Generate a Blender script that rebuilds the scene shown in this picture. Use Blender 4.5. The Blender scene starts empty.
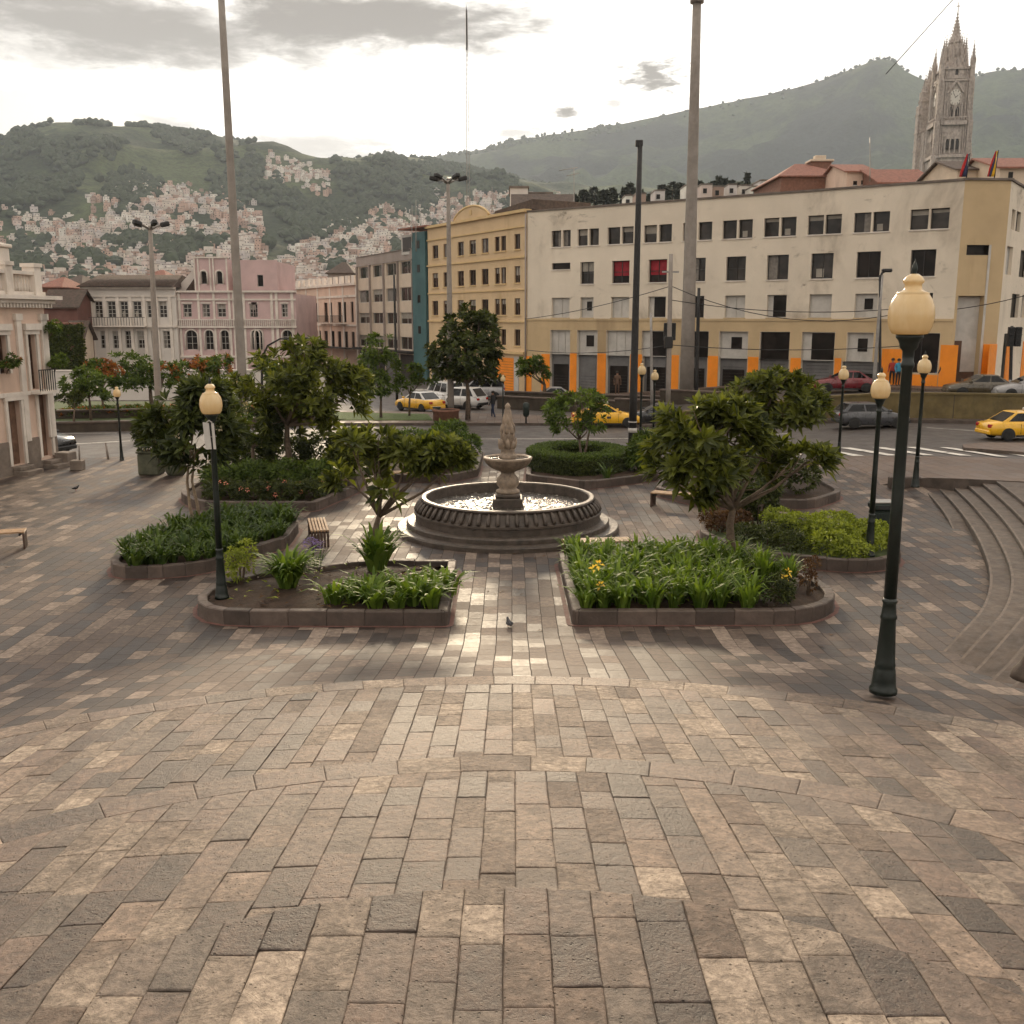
import bpy, math, random
from mathutils import Vector, Matrix
from mathutils import noise as mnoise

SC = bpy.context.scene
COL = SC.collection
R = random.Random(11)
PI = math.pi
TILT = math.radians(11)
EYE = 6.0
FOC = 1000.0


# ------------------------------------------------------------------ survey
def ray(px, py):
    a = (px - 512) / FOC
    b = (512 - py) / FOC
    return (a, math.cos(TILT) + b * math.sin(TILT), -math.sin(TILT) + b * math.cos(TILT))


def P(px, py, z=0.0):
    r = ray(px, py)
    t = (z - EYE) / r[2]
    return Vector((r[0] * t, r[1] * t, z))


def at(px, py, Y):
    r = ray(px, py)
    t = Y / r[1]
    return Vector((r[0] * t, Y, EYE + r[2] * t))


def proj(x, y, z):
    z -= EYE
    f = y * math.cos(TILT) - z * math.sin(TILT)
    u = y * math.sin(TILT) + z * math.cos(TILT)
    return 512 + FOC * x / f, 512 - FOC * u / f


def sstep(a, b, x):
    t = max(0.0, min(1.0, (x - a) / (b - a)))
    return t * t * (3 - 2 * t)


def interp(pts, x):
    if x <= pts[0][0]:
        return pts[0][1]
    for (a, p), (b, q) in zip(pts, pts[1:]):
        if x <= b:
            return p + (q - p) * (x - a) / (b - a)
    return pts[-1][1]


# ------------------------------------------------------------------ mesh builder
class MB:
    def __init__(s):
        s.v, s.f, s.m, s.s, s.mats = [], [], [], [], []

    def mi(s, mat):
        if mat not in s.mats:
            s.mats.append(mat)
        return s.mats.index(mat)

    def add(s, vs, fs, mat, smooth=False):
        o = len(s.v)
        s.v.extend(tuple(p) for p in vs)
        k = s.mi(mat)
        for f in fs:
            s.f.append(tuple(i + o for i in f))
            s.m.append(k)
            s.s.append(smooth)
        return o

    def box(s, x0, x1, y0, y1, z0, z1, mat, M=None):
        vs = [(x, y, z) for z in (z0, z1) for y in (y0, y1) for x in (x0, x1)]
        if M:
            vs = [M @ Vector(p) for p in vs]
        s.add(vs, [(0, 2, 3, 1), (4, 5, 7, 6), (0, 1, 5, 4), (2, 6, 7, 3), (0, 4, 6, 2), (1, 3, 7, 5)], mat)

    def bbox(s, x0, x1, y0, y1, z0, z1, mat, b=0.02, M=None):
        """box with chamfered edges"""
        vs = []
        for (sx, X, x) in ((1, x0, x0), (-1, x1, x1)):
            for (sy, Y) in ((1, y0), (-1, y1)):
                for (sz, Z) in ((1, z0), (-1, z1)):
                    vs += [(X + sx * b, Y + sy * b, Z), (X + sx * b, Y, Z + sz * b), (X, Y + sy * b, Z + sz * b)]
        g = lambda i, j, k, n: (i * 4 + j * 2 + k) * 3 + n
        fs = []
        for k in (0, 1):
            fs.append((g(0, 0, k, 0), g(1, 0, k, 0), g(1, 1, k, 0), g(0, 1, k, 0)))
            fs.append((g(0, k, 0, 1), g(1, k, 0, 1), g(1, k, 1, 1), g(0, k, 1, 1)))
            fs.append((g(k, 0, 0, 2), g(k, 1, 0, 2), g(k, 1, 1, 2), g(k, 0, 1, 2)))
            for j in (0, 1):
                fs.append((g(0, j, k, 0), g(1, j, k, 0), g(1, j, k, 1), g(0, j, k, 1)))
                fs.append((g(j, 0, k, 0), g(j, 1, k, 0), g(j, 1, k, 2), g(j, 0, k, 2)))
                fs.append((g(j, k, 0, 1), g(j, k, 1, 1), g(j, k, 1, 2), g(j, k, 0, 2)))
        for i in (0, 1):
            for j in (0, 1):
                for k in (0, 1):
                    fs.append((g(i, j, k, 0), g(i, j, k, 1), g(i, j, k, 2)))
        if M:
            vs = [M @ Vector(p) for p in vs]
        s.add(vs, fs, mat)

    def tube(s, pts, rad, mat, n=8, caps=True, smooth=True):
        pts = [Vector(p) for p in pts]
        if not isinstance(rad, (list, tuple)):
            rad = [rad] * len(pts)
        vs, fs = [], []
        t0 = (pts[1] - pts[0]).normalized()
        up = Vector((0, 0, 1)) if abs(t0.z) < 0.9 else Vector((1, 0, 0))
        for i, p in enumerate(pts):
            t = (pts[min(i + 1, len(pts) - 1)] - pts[max(i - 1, 0)]).normalized()
            a = t.cross(up)
            if a.length < 1e-5:
                a = t.orthogonal()
            a.normalize()
            b = a.cross(t)
            up = b
            for k in range(n):
                w = 2 * PI * k / n
                vs.append(p + (a * math.cos(w) + b * math.sin(w)) * rad[i])
        for i in range(len(pts) - 1):
            for k in range(n):
                fs.append((i * n + k, i * n + (k + 1) % n, (i + 1) * n + (k + 1) % n, (i + 1) * n + k))
        if caps:
            fs.append(tuple(range(n - 1, -1, -1)))
            fs.append(tuple((len(pts) - 1) * n + k for k in range(n)))
        s.add(vs, fs, mat, smooth)

    def lathe(s, prof, mat, n=24, c=(0, 0, 0), smooth=True, fn=None):
        """prof: list of (r, z)"""
        vs, fs = [], []
        for i, (r, z) in enumerate(prof):
            for k in range(n):
                w = 2 * PI * k / n
                rr, zz = (r, z) if fn is None else fn(r, z, w, i)
                vs.append((c[0] + rr * math.cos(w), c[1] + rr * math.sin(w), c[2] + zz))
        for i in range(len(prof) - 1):
            for k in range(n):
                fs.append((i * n + k, i * n + (k + 1) % n, (i + 1) * n + (k + 1) % n, (i + 1) * n + k))
        if prof[0][0] > 1e-4:
            fs.append(tuple(range(n - 1, -1, -1)))
        if prof[-1][0] > 1e-4:
            fs.append(tuple((len(prof) - 1) * n + k for k in range(n)))
        s.add(vs, fs, mat, smooth)

    def prism(s, poly, z0, z1, mat, matside=None, M=None):
        n = len(poly)
        z0f = z0 if callable(z0) else (lambda x, y: z0)
        z1f = z1 if callable(z1) else (lambda x, y: z1)
        vs = [(x, y, z0f(x, y)) for x, y in poly] + [(x, y, z1f(x, y)) for x, y in poly]
        if M:
            vs = [M @ Vector(p) for p in vs]
        s.add(vs, [tuple(range(n, 2 * n))], mat)
        s.add(vs, [tuple(range(n - 1, -1, -1))] + [(i, (i + 1) % n, n + (i + 1) % n, n + i) for i in range(n)], matside or mat)

    def slabxz(s, poly, y0, y1, mat, M=None):
        """polygon in x,z given thickness in y"""
        n = len(poly)
        vs = [(x, y0, z) for x, z in poly] + [(x, y1, z) for x, z in poly]
        if M:
            vs = [M @ Vector(p) for p in vs]
        s.add(vs, [tuple(range(n)), tuple(range(2 * n - 1, n - 1, -1))] + [(i + n, (i + 1) % n + n, (i + 1) % n, i) for i in range(n)], mat)

    def build(s, name, parent=None, label=None):
        me = bpy.data.meshes.new(name)
        me.from_pydata(s.v, [], s.f)
        for m in s.mats:
            me.materials.append(m)
        if s.f:
            me.polygons.foreach_set('material_index', s.m)
            me.polygons.foreach_set('use_smooth', s.s)
        me.update()
        o = bpy.data.objects.new(name, me)
        COL.objects.link(o)
        if parent:
            o.parent = parent
        if label:
            o['label'] = label
        return o


def tag(o, label, cat, group=None, kind=None):
    o['label'] = label
    o['category'] = cat
    if group:
        o['group'] = group
    if kind:
        o['kind'] = kind
    return o


def thing(name, label, cat, loc=(0, 0, 0), rz=0.0, group=None):
    o = bpy.data.objects.new(name, None)
    o.empty_display_size = 0.2
    COL.objects.link(o)
    o.location = loc
    o.rotation_euler = (0, 0, rz)
    return tag(o, label, cat, group)


def struct(mb, name, label):
    o = mb.build(name)
    o['kind'] = 'structure'
    o['label'] = label
    return o


KIDS = {}


def dup(o, parent=None, loc=None, rz=None, label=None, group=None, scale=None):
    c = o.copy()
    COL.objects.link(c)
    if parent:
        c.parent = parent
    for ch in list(o.children):
        dup(ch, c)
    if loc is not None:
        c.location = loc
    if rz is not None:
        c.rotation_euler = (0, 0, rz)
    if scale is not None:
        c.scale = (scale,) * 3 if not isinstance(scale, tuple) else scale
    if label:
        c['label'] = label
    if group:
        c['group'] = group
    return c


# ------------------------------------------------------------------ node expressions
class X:
    def __init__(s, nt, sock):
        s.nt, s.k = nt, sock

    def _op(s, op, *others):
        n = s.nt.nodes.new('ShaderNodeMath')
        n.operation = op
        for i, v in enumerate((s,) + others):
            if isinstance(v, X):
                s.nt.links.new(v.k, n.inputs[i])
            else:
                n.inputs[i].default_value = float(v)
        return X(s.nt, n.outputs[0])

    def __add__(s, o): return s._op('ADD', o)
    def __sub__(s, o): return s._op('SUBTRACT', o)
    def __mul__(s, o): return s._op('MULTIPLY', o)
    def __truediv__(s, o): return s._op('DIVIDE', o)
    def floor(s): return s._op('FLOOR')
    def fract(s): return s._op('FRACT')
    def min(s, o): return s._op('MINIMUM', o)
    def max(s, o): return s._op('MAXIMUM', o)
    def gt(s, o): return s._op('GREATER_THAN', o)
    def sqrt(s): return s._op('SQRT')
    def pow(s, o): return s._op('POWER', o)
    def rsub(s, c): return (s * -1.0) + c

    def atan2(s, o): return s._op('ARCTAN2', o)

    def ss(s, a, b, lo=0.0, hi=1.0):
        n = s.nt.nodes.new('ShaderNodeMapRange')
        n.interpolation_type = 'SMOOTHSTEP'
        s.nt.links.new(s.k, n.inputs['Value'])
        n.inputs['From Min'].default_value = a
        n.inputs['From Max'].default_value = b
        n.inputs['To Min'].default_value = lo
        n.inputs['To Max'].default_value = hi
        return X(s.nt, n.outputs['Result'])


def comb(nt, x, y, z=0.0):
    n = nt.nodes.new('ShaderNodeCombineXYZ')
    for i, v in enumerate((x, y, z)):
        if isinstance(v, X):
            nt.links.new(v.k, n.inputs[i])
        else:
            n.inputs[i].default_value = v
    return n.outputs[0]


def noisex(nt, vec, scale, detail=4.0, rough=0.55, dist=0.0):
    n = nt.nodes.new('ShaderNodeTexNoise')
    n.inputs['Scale'].default_value = scale
    n.inputs['Detail'].default_value = detail
    n.inputs['Roughness'].default_value = rough
    n.inputs['Distortion'].default_value = dist
    if vec is not None:
        nt.links.new(vec, n.inputs['Vector'])
    return X(nt, n.outputs[0])


def mixc(nt, f, a, b, mode='MIX'):
    n = nt.nodes.new('ShaderNodeMix')
    n.data_type = 'RGBA'
    n.blend_type = mode
    for i, v in ((0, f), (6, a), (7, b)):
        if isinstance(v, X):
            nt.links.new(v.k, n.inputs[i])
        elif isinstance(v, bpy.types.NodeSocket):
            nt.links.new(v, n.inputs[i])
        elif isinstance(v, (int, float)):
            n.inputs[i].default_value = v
        else:
            n.inputs[i].default_value = tuple(v) + (1.0,) if len(v) == 3 else v
    return n.outputs[2]


def ramp(nt, f, stops):
    n = nt.nodes.new('ShaderNodeValToRGB')
    e = n.color_ramp.elements
    while len(e) < len(stops):
        e.new(0.5)
    for i, (p, c) in enumerate(stops):
        e[i].position = p
        e[i].color = tuple(c) + (1.0,)
    nt.links.new(f.k, n.inputs[0])
    return n.outputs[0]


def newmat(name):
    m = bpy.data.materials.new(name)
    m.use_nodes = True
    nt = m.node_tree
    return m, nt, nt.nodes['Principled BSDF']


def bumpn(nt, bsdf, h, strength, dist):
    b = nt.nodes.new('ShaderNodeBump')
    b.inputs['Strength'].default_value = strength
    b.inputs['Distance'].default_value = dist
    nt.links.new(h.k, b.inputs['Height'])
    nt.links.new(b.outputs[0], bsdf.inputs['Normal'])
    return b


def objco(nt):
    return nt.nodes.new('ShaderNodeTexCoord').outputs['Object']


def sep(nt, v):
    n = nt.nodes.new('ShaderNodeSeparateXYZ')
    nt.links.new(v, n.inputs[0])
    return [X(nt, n.outputs[i]) for i in range(3)]


def sc(c, k):
    return tuple(min(1.0, x * k) for x in c)


def mat(name, col, rough=0.75, var=0.18, scale=2.0, bump=0.0, bscale=30.0, metal=0.0, spec=0.4,
        stain=None, stain_amt=0.5, streak=1.0, island=0.0, coat=0.0, smudge=0.0):
    """a worn, slightly uneven surface"""
    m, nt, b = newmat(name)
    co = objco(nt)
    f = noisex(nt, co, scale, 6, 0.62)
    c = mixc(nt, f.ss(0.25, 0.75), sc(col, 1 - var), sc(col, 1 + var))
    if island:
        g = nt.nodes.new('ShaderNodeNewGeometry')
        rr = X(nt, g.outputs['Random Per Island'])
        c = mixc(nt, rr.ss(0, 1), mixc(nt, 1.0, c, (1 - island,) * 3, 'MULTIPLY'), mixc(nt, 1.0, c, (1 + island,) * 3, 'MULTIPLY'))
    if stain:
        x, y, z = sep(nt, co)
        v = comb(nt, x, y, z * streak)
        s1 = noisex(nt, v, scale * 0.6, 7, 0.65, 0.4).ss(0.52, 0.72)
        c = mixc(nt, s1 * stain_amt, c, stain)
        if smudge:
            v2 = comb(nt, x * 1.0, y, z * 1.7)
            s2 = noisex(nt, v2, 0.55, 8, 0.72, 0.6).ss(0.57, 0.7) * noisex(nt, co, 0.16, 3).ss(0.42, 0.6)
            c = mixc(nt, s2 * smudge, c, sc(stain, 0.7))
    nt.links.new(c, b.inputs['Base Color'])
    b.inputs['Roughness'].default_value = rough
    r2 = noisex(nt, co, scale * 3, 3).ss(0.2, 0.8, max(0.02, rough - 0.1), min(1, rough + 0.1))
    nt.links.new(r2.k, b.inputs['Roughness'])
    b.inputs['Metallic'].default_value = metal
    b.inputs['Specular IOR Level'].default_value = spec
    if coat:
        b.inputs['Coat Weight'].default_value = coat
        b.inputs['Coat Roughness'].default_value = 0.08
    if bump:
        bumpn(nt, b, noisex(nt, co, bscale, 5), bump, 0.02)
    return m


def leafmat(name, c0, c1, trans=0.25, rough=0.48, spec=0.22):
    m, nt, b = newmat(name)
    g = nt.nodes.new('ShaderNodeNewGeometry')
    rr = X(nt, g.outputs['Random Per Island'])
    n = noisex(nt, objco(nt), 1.3, 3)
    f = (rr * 0.7 + n * 0.6 - 0.15)
    c = mixc(nt, f.ss(0.0, 1.0), c0, c1)
    nt.links.new(c, b.inputs['Base Color'])
    b.inputs['Roughness'].default_value = rough
    b.inputs['Specular IOR Level'].default_value = spec
    t = nt.nodes.new('ShaderNodeBsdfTranslucent')
    nt.links.new(mixc(nt, 1.0, c, (1.5, 1.5, 0.6), 'MULTIPLY'), t.inputs['Color'])
    mx = nt.nodes.new('ShaderNodeMixShader')
    mx.inputs[0].default_value = trans
    nt.links.new(b.outputs[0], mx.inputs[1])
    nt.links.new(t.outputs[0], mx.inputs[2])
    nt.links.new(mx.outputs[0], nt.nodes['Material Output'].inputs['Surface'])
    return m


def glassmat(name, col=(0.02, 0.02, 0.022), rough=0.08, spec=0.5):
    m, nt, b = newmat(name)
    co = objco(nt)
    f = noisex(nt, co, 0.9, 2)
    nt.links.new(mixc(nt, f.ss(0.35, 0.65), sc(col, 0.6), sc(col, 1.6)), b.inputs['Base Color'])
    b.inputs['Roughness'].default_value = rough
    b.inputs['Specular IOR Level'].default_value = spec
    bumpn(nt, b, noisex(nt, co, 1.2, 1), 0.15, 0.05)
    return m


# paving laid in columns running away from the fountain axis
def pavemat(name, w, L, stops, rough=0.6, bump=0.6, gap=0.007):
    m, nt, b = newmat(name)
    co = objco(nt)
    x, y, z = sep(nt, co)
    wob = noisex(nt, co, 0.5, 2) - 0.5
    wob2 = noisex(nt, co, 2.7, 2) - 0.5
    xs = (x + wob * 0.06 + wob2 * 0.02) / w
    c = xs.floor()
    fx = xs.fract()
    wn = nt.nodes.new('ShaderNodeTexWhiteNoise')
    wn.noise_dimensions = '1D'
    nt.links.new(c.k, wn.inputs['W'])
    r1 = X(nt, wn.outputs['Value'])
    ys = (y + wob2 * 0.03) / (r1 * (0.5 * L) + 0.75 * L) + r1 * 57.0
    # merge some neighbouring stones so the lengths differ
    i0 = ys.floor()
    fy = ys.fract()
    wn2 = nt.nodes.new('ShaderNodeTexWhiteNoise')
    wn2.noise_dimensions = '2D'
    nt.links.new(comb(nt, c, i0), wn2.inputs['Vector'])
    rs = X(nt, wn2.outputs['Value'])
    ex = fx.min(fx.rsub(1.0)) * w
    ey = fy.min(fy.rsub(1.0)) * L
    e = ex.min(ey)
    edge = e.ss(gap * 0.4, gap * 1.5)
    n1 = noisex(nt, co, 9, 6, 0.65)
    n2 = noisex(nt, co, 0.35, 4)
    colr = ramp(nt, rs * 0.75 + n1 * 0.25 , stops)
    colr = mixc(nt, n1.ss(0.3, 0.75), mixc(nt, 1.0, colr, (0.72, 0.7, 0.69), 'MULTIPLY'), mixc(nt, 1.0, colr, (1.18, 1.16, 1.12), 'MULTIPLY'))
    colr = mixc(nt, n2.ss(0.42, 0.66) * 0.5, colr, mixc(nt, 1.0, colr, (0.55, 0.52, 0.5), 'MULTIPLY'))
    colr = mixc(nt, edge * 0.75 + 0.25, (0.04, 0.032, 0.026), colr)
    nt.links.new(colr, b.inputs['Base Color'])
    ro = rs.ss(0, 1, rough - 0.11, rough + 0.13) + (n1 - 0.5) * 0.25
    ro = ro + edge.rsub(1.0) * 0.5
    nt.links.new(ro.k, b.inputs['Roughness'])
    b.inputs['Specular IOR Level'].default_value = 0.4
    wn3 = nt.nodes.new('ShaderNodeTexWhiteNoise')
    wn3.noise_dimensions = '2D'
    nt.links.new(comb(nt, i0, c), wn3.inputs['Vector'])
    tl = X(nt, wn3.outputs['Value']) - 0.5
    h = edge * 0.25 + n1 * 0.5 + rs * 0.15 + tl * fx * 0.5 + (rs - 0.5) * fy * 0.6
    bumpn(nt, b, h, bump, 0.03)
    return m
# ------------------------------------------------------------------ materials
M = {}
STONE = [(0.12, (0.026, 0.017, 0.014)), (0.35, (0.055, 0.038, 0.03)), (0.55, (0.092, 0.064, 0.05)), (0.72, (0.13, 0.097, 0.077)), (0.9, (0.27, 0.212, 0.17))]
M['plaza'] = pavemat('plaza_paving', 0.3, 0.62, STONE, 0.66, 0.5)
M['upper'] = pavemat('upper_paving', 0.5, 0.9, [(0, (0.11, 0.075, 0.058)), (1, (0.18, 0.13, 0.1))], 0.65, 0.3)


def stonemat(name, stops, rough=0.62, bump=0.9):
    """single stones: one tone per stone, pits, chips and dust"""
    m, nt, b = newmat(name)
    co = objco(nt)
    g = nt.nodes.new('ShaderNodeNewGeometry')
    rr = X(nt, g.outputs['Random Per Island'])
    n0 = noisex(nt, co, 3.0, 5, 0.6)
    n1 = noisex(nt, co, 14, 8, 0.7)
    n2 = noisex(nt, co, 70, 4, 0.6)
    x, y, z = sep(nt, co)
    lay = noisex(nt, comb(nt, x * 2.6 + rr * 9.0, y * 3.4, rr * 40.0), 1.6, 5, 0.7, 1.2)
    vo = nt.nodes.new('ShaderNodeTexVoronoi')
    vo.inputs['Scale'].default_value = 21.0
    nt.links.new(co, vo.inputs['Vector'])
    pit = X(nt, vo.outputs['Distance']).ss(0.06, 0.22)
    pm = noisex(nt, co, 5, 2).ss(0.38, 0.55)
    pit = (pit.rsub(1.0) * pm).rsub(1.0)
    c = ramp(nt, rr, stops)
    c = mixc(nt, n0.ss(0.3, 0.62), mixc(nt, 1.0, c, (0.72, 0.7, 0.68), 'MULTIPLY'), mixc(nt, 1.0, c, (1.12, 1.1, 1.07), 'MULTIPLY'))
    c = mixc(nt, n1.ss(0.35, 0.72), mixc(nt, 1.0, c, (0.52, 0.5, 0.48), 'MULTIPLY'), mixc(nt, 1.0, c, (1.2, 1.18, 1.15), 'MULTIPLY'))
    c = mixc(nt, n2.ss(0.52, 0.68) * 0.6, c, mixc(nt, 1.0, c, (0.6, 0.58, 0.56), 'MULTIPLY'))
    big = noisex(nt, co, 0.55, 5, 0.65, 0.5)
    c = mixc(nt, big.ss(0.5, 0.66) * 0.32, c, mixc(nt, 1.0, c, (0.5, 0.47, 0.45), 'MULTIPLY'))
    c = mixc(nt, pit, mixc(nt, 1.0, c, (0.35, 0.32, 0.3), 'MULTIPLY'), c)
    c = mixc(nt, lay.ss(0.6, 0.68) * rr.ss(0.5, 0.95) * 0.35, c, mixc(nt, 1.0, c, (0.55, 0.52, 0.5), 'MULTIPLY'))
    nt.links.new(c, b.inputs['Base Color'])
    ro = rr.ss(0, 1, rough - 0.1, rough + 0.14) + (n1 - 0.5) * 0.3
    nt.links.new(ro.k, b.inputs['Roughness'])
    b.inputs['Specular IOR Level'].default_value = 0.4
    h = n0 * 0.6 + n1 * 0.85 + n2 * 0.2 + pit * 0.45 + lay.ss(0.45, 0.62) * rr.ss(0.4, 0.95) * 0.35
    bumpn(nt, b, h, bump * 1.25, 0.024)
    return m


M['slab'] = stonemat('hewn_paving_stone', [(0.0, (0.06, 0.042, 0.033)), (0.16, (0.115, 0.08, 0.062)), (0.32, (0.195, 0.136, 0.105)), (0.46, (0.165, 0.135, 0.112)), (0.6, (0.29, 0.22, 0.172)), (0.7, (0.175, 0.13, 0.102)), (0.85, (0.3, 0.245, 0.198)), (1.0, (0.47, 0.385, 0.31))])
M['joint'] = mat('earth_joint', (0.1, 0.075, 0.058), 0.95, 0.5, 6)
M['asphalt'] = mat('asphalt', (0.07, 0.057, 0.05), 0.6, 0.22, 0.5, 0.25, 60, stain=(0.05, 0.045, 0.042), stain_amt=0.6)
M['white_paint'] = mat('road_paint', (0.62, 0.58, 0.52), 0.6, 0.2, 3, stain=(0.16, 0.14, 0.13), stain_amt=0.9)
M['kerb'] = mat('dark_kerb_stone', (0.08, 0.06, 0.048), 0.7, 0.35, 3, 0.5, 25, stain=(0.05, 0.04, 0.034), stain_amt=0.6)
M['fount'] = mat('fountain_stone', (0.085, 0.066, 0.053), 0.5, 0.35, 4, 0.6, 22, stain=(0.04, 0.035, 0.03), stain_amt=0.7)
M['carved'] = mat('carved_stone', (0.27, 0.205, 0.15), 0.6, 0.35, 5, 0.6, 25, stain=(0.09, 0.065, 0.05), stain_amt=0.7)
M['soil'] = mat('soil', (0.04, 0.022, 0.012), 0.95, 0.45, 5, 0.9, 25)
M['red_line'] = mat('worn_red_paint', (0.13, 0.06, 0.048), 0.8, 0.3, 6, stain=(0.11, 0.085, 0.07), stain_amt=0.9)
M['hillsoil'] = mat('turf', (0.07, 0.09, 0.03), 0.9, 0.35, 8)
M['grass'] = mat('lawn', (0.075, 0.11, 0.025), 0.9, 0.35, 6, 0.5, 40)
M['green_iron'] = mat('dark_green_iron', (0.009, 0.014, 0.011), 0.4, 0.3, 6, 0.15, 40, spec=0.5)
M['black_iron'] = mat('black_iron', (0.02, 0.018, 0.017), 0.5, 0.3, 6)
M['grey_pole'] = mat('grey_concrete_pole', (0.27, 0.235, 0.205), 0.75, 0.15, 2, 0.2, 20, stain=(0.15, 0.12, 0.1), stain_amt=0.5, streak=0.15)
M['steel'] = mat('galvanised_steel', (0.3, 0.28, 0.26), 0.45, 0.15, 4, metal=0.4)
M['globe'] = None
M['wood'] = mat('bench_wood', (0.36, 0.23, 0.13), 0.5, 0.3, 6, 0.2, 30)
M['dark_wood'] = mat('dark_bench_wood', (0.07, 0.04, 0.028), 0.6, 0.3, 6)
M['bark'] = mat('bark', (0.12, 0.085, 0.06), 0.9, 0.4, 9, 0.9, 25)
M['bin_green'] = mat('bin_green', (0.012, 0.02, 0.016), 0.5, 0.3, 5)
M['bin_blue'] = mat('bin_blue', (0.012, 0.05, 0.4), 0.45, 0.15, 5)
M['pot'] = mat('mossy_concrete_pot', (0.085, 0.085, 0.055), 0.9, 0.35, 4, 0.4, 20)
M['rubber'] = mat('tyre_rubber', (0.018, 0.017, 0.016), 0.8, 0.2, 8)
M['rim'] = mat('alloy_rim', (0.42, 0.4, 0.38), 0.35, 0.15, 8, metal=0.7)
M['carglass'] = glassmat('car_glass', (0.012, 0.012, 0.013), 0.08, 0.3)
M['lamp_white'] = mat('headlamp_glass', (0.7, 0.68, 0.62), 0.15, 0.1, 8)
M['lamp_red'] = mat('tail_lamp', (0.35, 0.02, 0.015), 0.2, 0.1, 8)
M['plastic'] = mat('dark_trim', (0.02, 0.02, 0.02), 0.6, 0.2, 8)


def carpaint(name, c):
    return mat(name, c, 0.32, 0.1, 1.5, spec=0.5, coat=0.6)


def globemat():
    m, nt, b = newmat('frosted_lamp_globe')
    co = objco(nt)
    x, y, z = sep(nt, co)
    n = noisex(nt, comb(nt, x, y, z * 0.35), 7, 5, 0.6)
    c = mixc(nt, n.ss(0.35, 0.75), (0.78, 0.63, 0.38), (0.84, 0.71, 0.47))
    nt.links.new(c, b.inputs['Base Color'])
    b.inputs['Roughness'].default_value = 0.22
    b.inputs['Coat Weight'].default_value = 0.4
    b.inputs['Coat Roughness'].default_value = 0.1
    t = nt.nodes.new('ShaderNodeBsdfTranslucent')
    nt.links.new(mixc(nt, 1.0, c, (1.0, 0.92, 0.72), 'MULTIPLY'), t.inputs['Color'])
    mx = nt.nodes.new('ShaderNodeMixShader')
    mx.inputs[0].default_value = 0.4
    nt.links.new(b.outputs[0], mx.inputs[1])
    nt.links.new(t.outputs[0], mx.inputs[2])
    nt.links.new(mx.outputs[0], nt.nodes['Material Output'].inputs['Surface'])
    return m


M['globe'] = globemat()


def watermat():
    m, nt, b = newmat('stirred_water')
    co = objco(nt)
    n = noisex(nt, co, 4.5, 4, 0.6, 0.6)
    n2 = noisex(nt, co, 14, 3, 0.6)
    foam = (n * 0.6 + n2 * 0.4).ss(0.52, 0.68)
    nt.links.new(mixc(nt, foam * 0.55, (0.06, 0.05, 0.04), (0.5, 0.44, 0.37)), b.inputs['Base Color'])
    nt.links.new(foam.ss(0, 1, 0.08, 0.4).k, b.inputs['Roughness'])
    b.inputs['IOR'].default_value = 1.33
    bumpn(nt, b, n * 0.8 + n2 * 0.5, 0.9, 0.12)
    return m


M['water'] = watermat()

# ------------------------------------------------------------------ camera
cam = bpy.data.cameras.new('camera')
cam.sensor_width = 36.0
cam.lens = 36.0 * FOC / 1024
cam.clip_start = 0.1
cam.clip_end = 9000
co_ = bpy.data.objects.new('camera', cam)
COL.objects.link(co_)
co_.location = (0, 0, EYE)
co_.rotation_euler = (PI / 2 - TILT, 0, 0)
SC.camera = co_

# ------------------------------------------------------------------ sky, sun
HAZE = 0.000095
SUN_AZ = math.radians(-3.0)      # from +Y towards +X
SUN_EL = math.radians(15.5)
sund = Vector((math.sin(SUN_AZ) * math.cos(SUN_EL), math.cos(SUN_AZ) * math.cos(SUN_EL), math.sin(SUN_EL)))
sl = bpy.data.lights.new('sun', 'SUN')
sl.energy = 3.3
sl.angle = math.radians(9)
sl.color = (1.0, 0.8, 0.56)
so = bpy.data.objects.new('sun', sl)
COL.objects.link(so)
so.rotation_euler = sund.to_track_quat('Z', 'Y').to_euler()

W = bpy.data.worlds.new('World')
SC.world = W
W.use_nodes = True
wt = W.node_tree
wt.nodes.clear()
tc = wt.nodes.new('ShaderNodeTexCoord').outputs['Generated']
dx, dy, dz = sep(wt, tc)
sky = wt.nodes.new('ShaderNodeTexSky')
sky.sky_type = 'NISHITA'
sky.sun_disc = False
sky.sun_elevation = SUN_EL
sky.sun_rotation = SUN_AZ
sky.air_density = 1.0
sky.dust_density = 2.0
skyc = mixc(wt, 1.0, sky.outputs[0], (0.1, 0.1, 0.1), 'MULTIPLY')
az = dx.atan2(dy)
dot = dx * sund.x + dy * sund.y + dz * sund.z
glow = dot.ss(0.45, 1.0)
front = dot.ss(-0.9, 0.8)
cv = comb(wt, az * 1.0, dz * 3.4, dy * 0.25)
n1 = noisex(wt, cv, 2.2, 7, 0.56, 0.25)
n2 = noisex(wt, cv, 6.0, 6, 0.6, 0.3)
bright = glow * 0.62 - front * 0.08 + 0.96
lum = mixc(wt, glow, (1.0, 0.9, 0.785), (1.0, 0.955, 0.885))
cn = wt.nodes.new('ShaderNodeVectorMath')
cn.operation = 'SCALE'
wt.links.new(lum, cn.inputs[0])
wt.links.new((bright * (n1.ss(0.3, 0.75, 0.86, 1.1))).k, cn.inputs['Scale'])
cloud = cn.outputs[0]


n3 = noisex(wt, cv, 17.0, 6, 0.62, 0.4)
n4 = noisex(wt, cv, 48.0, 5, 0.62, 0.4)


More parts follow.
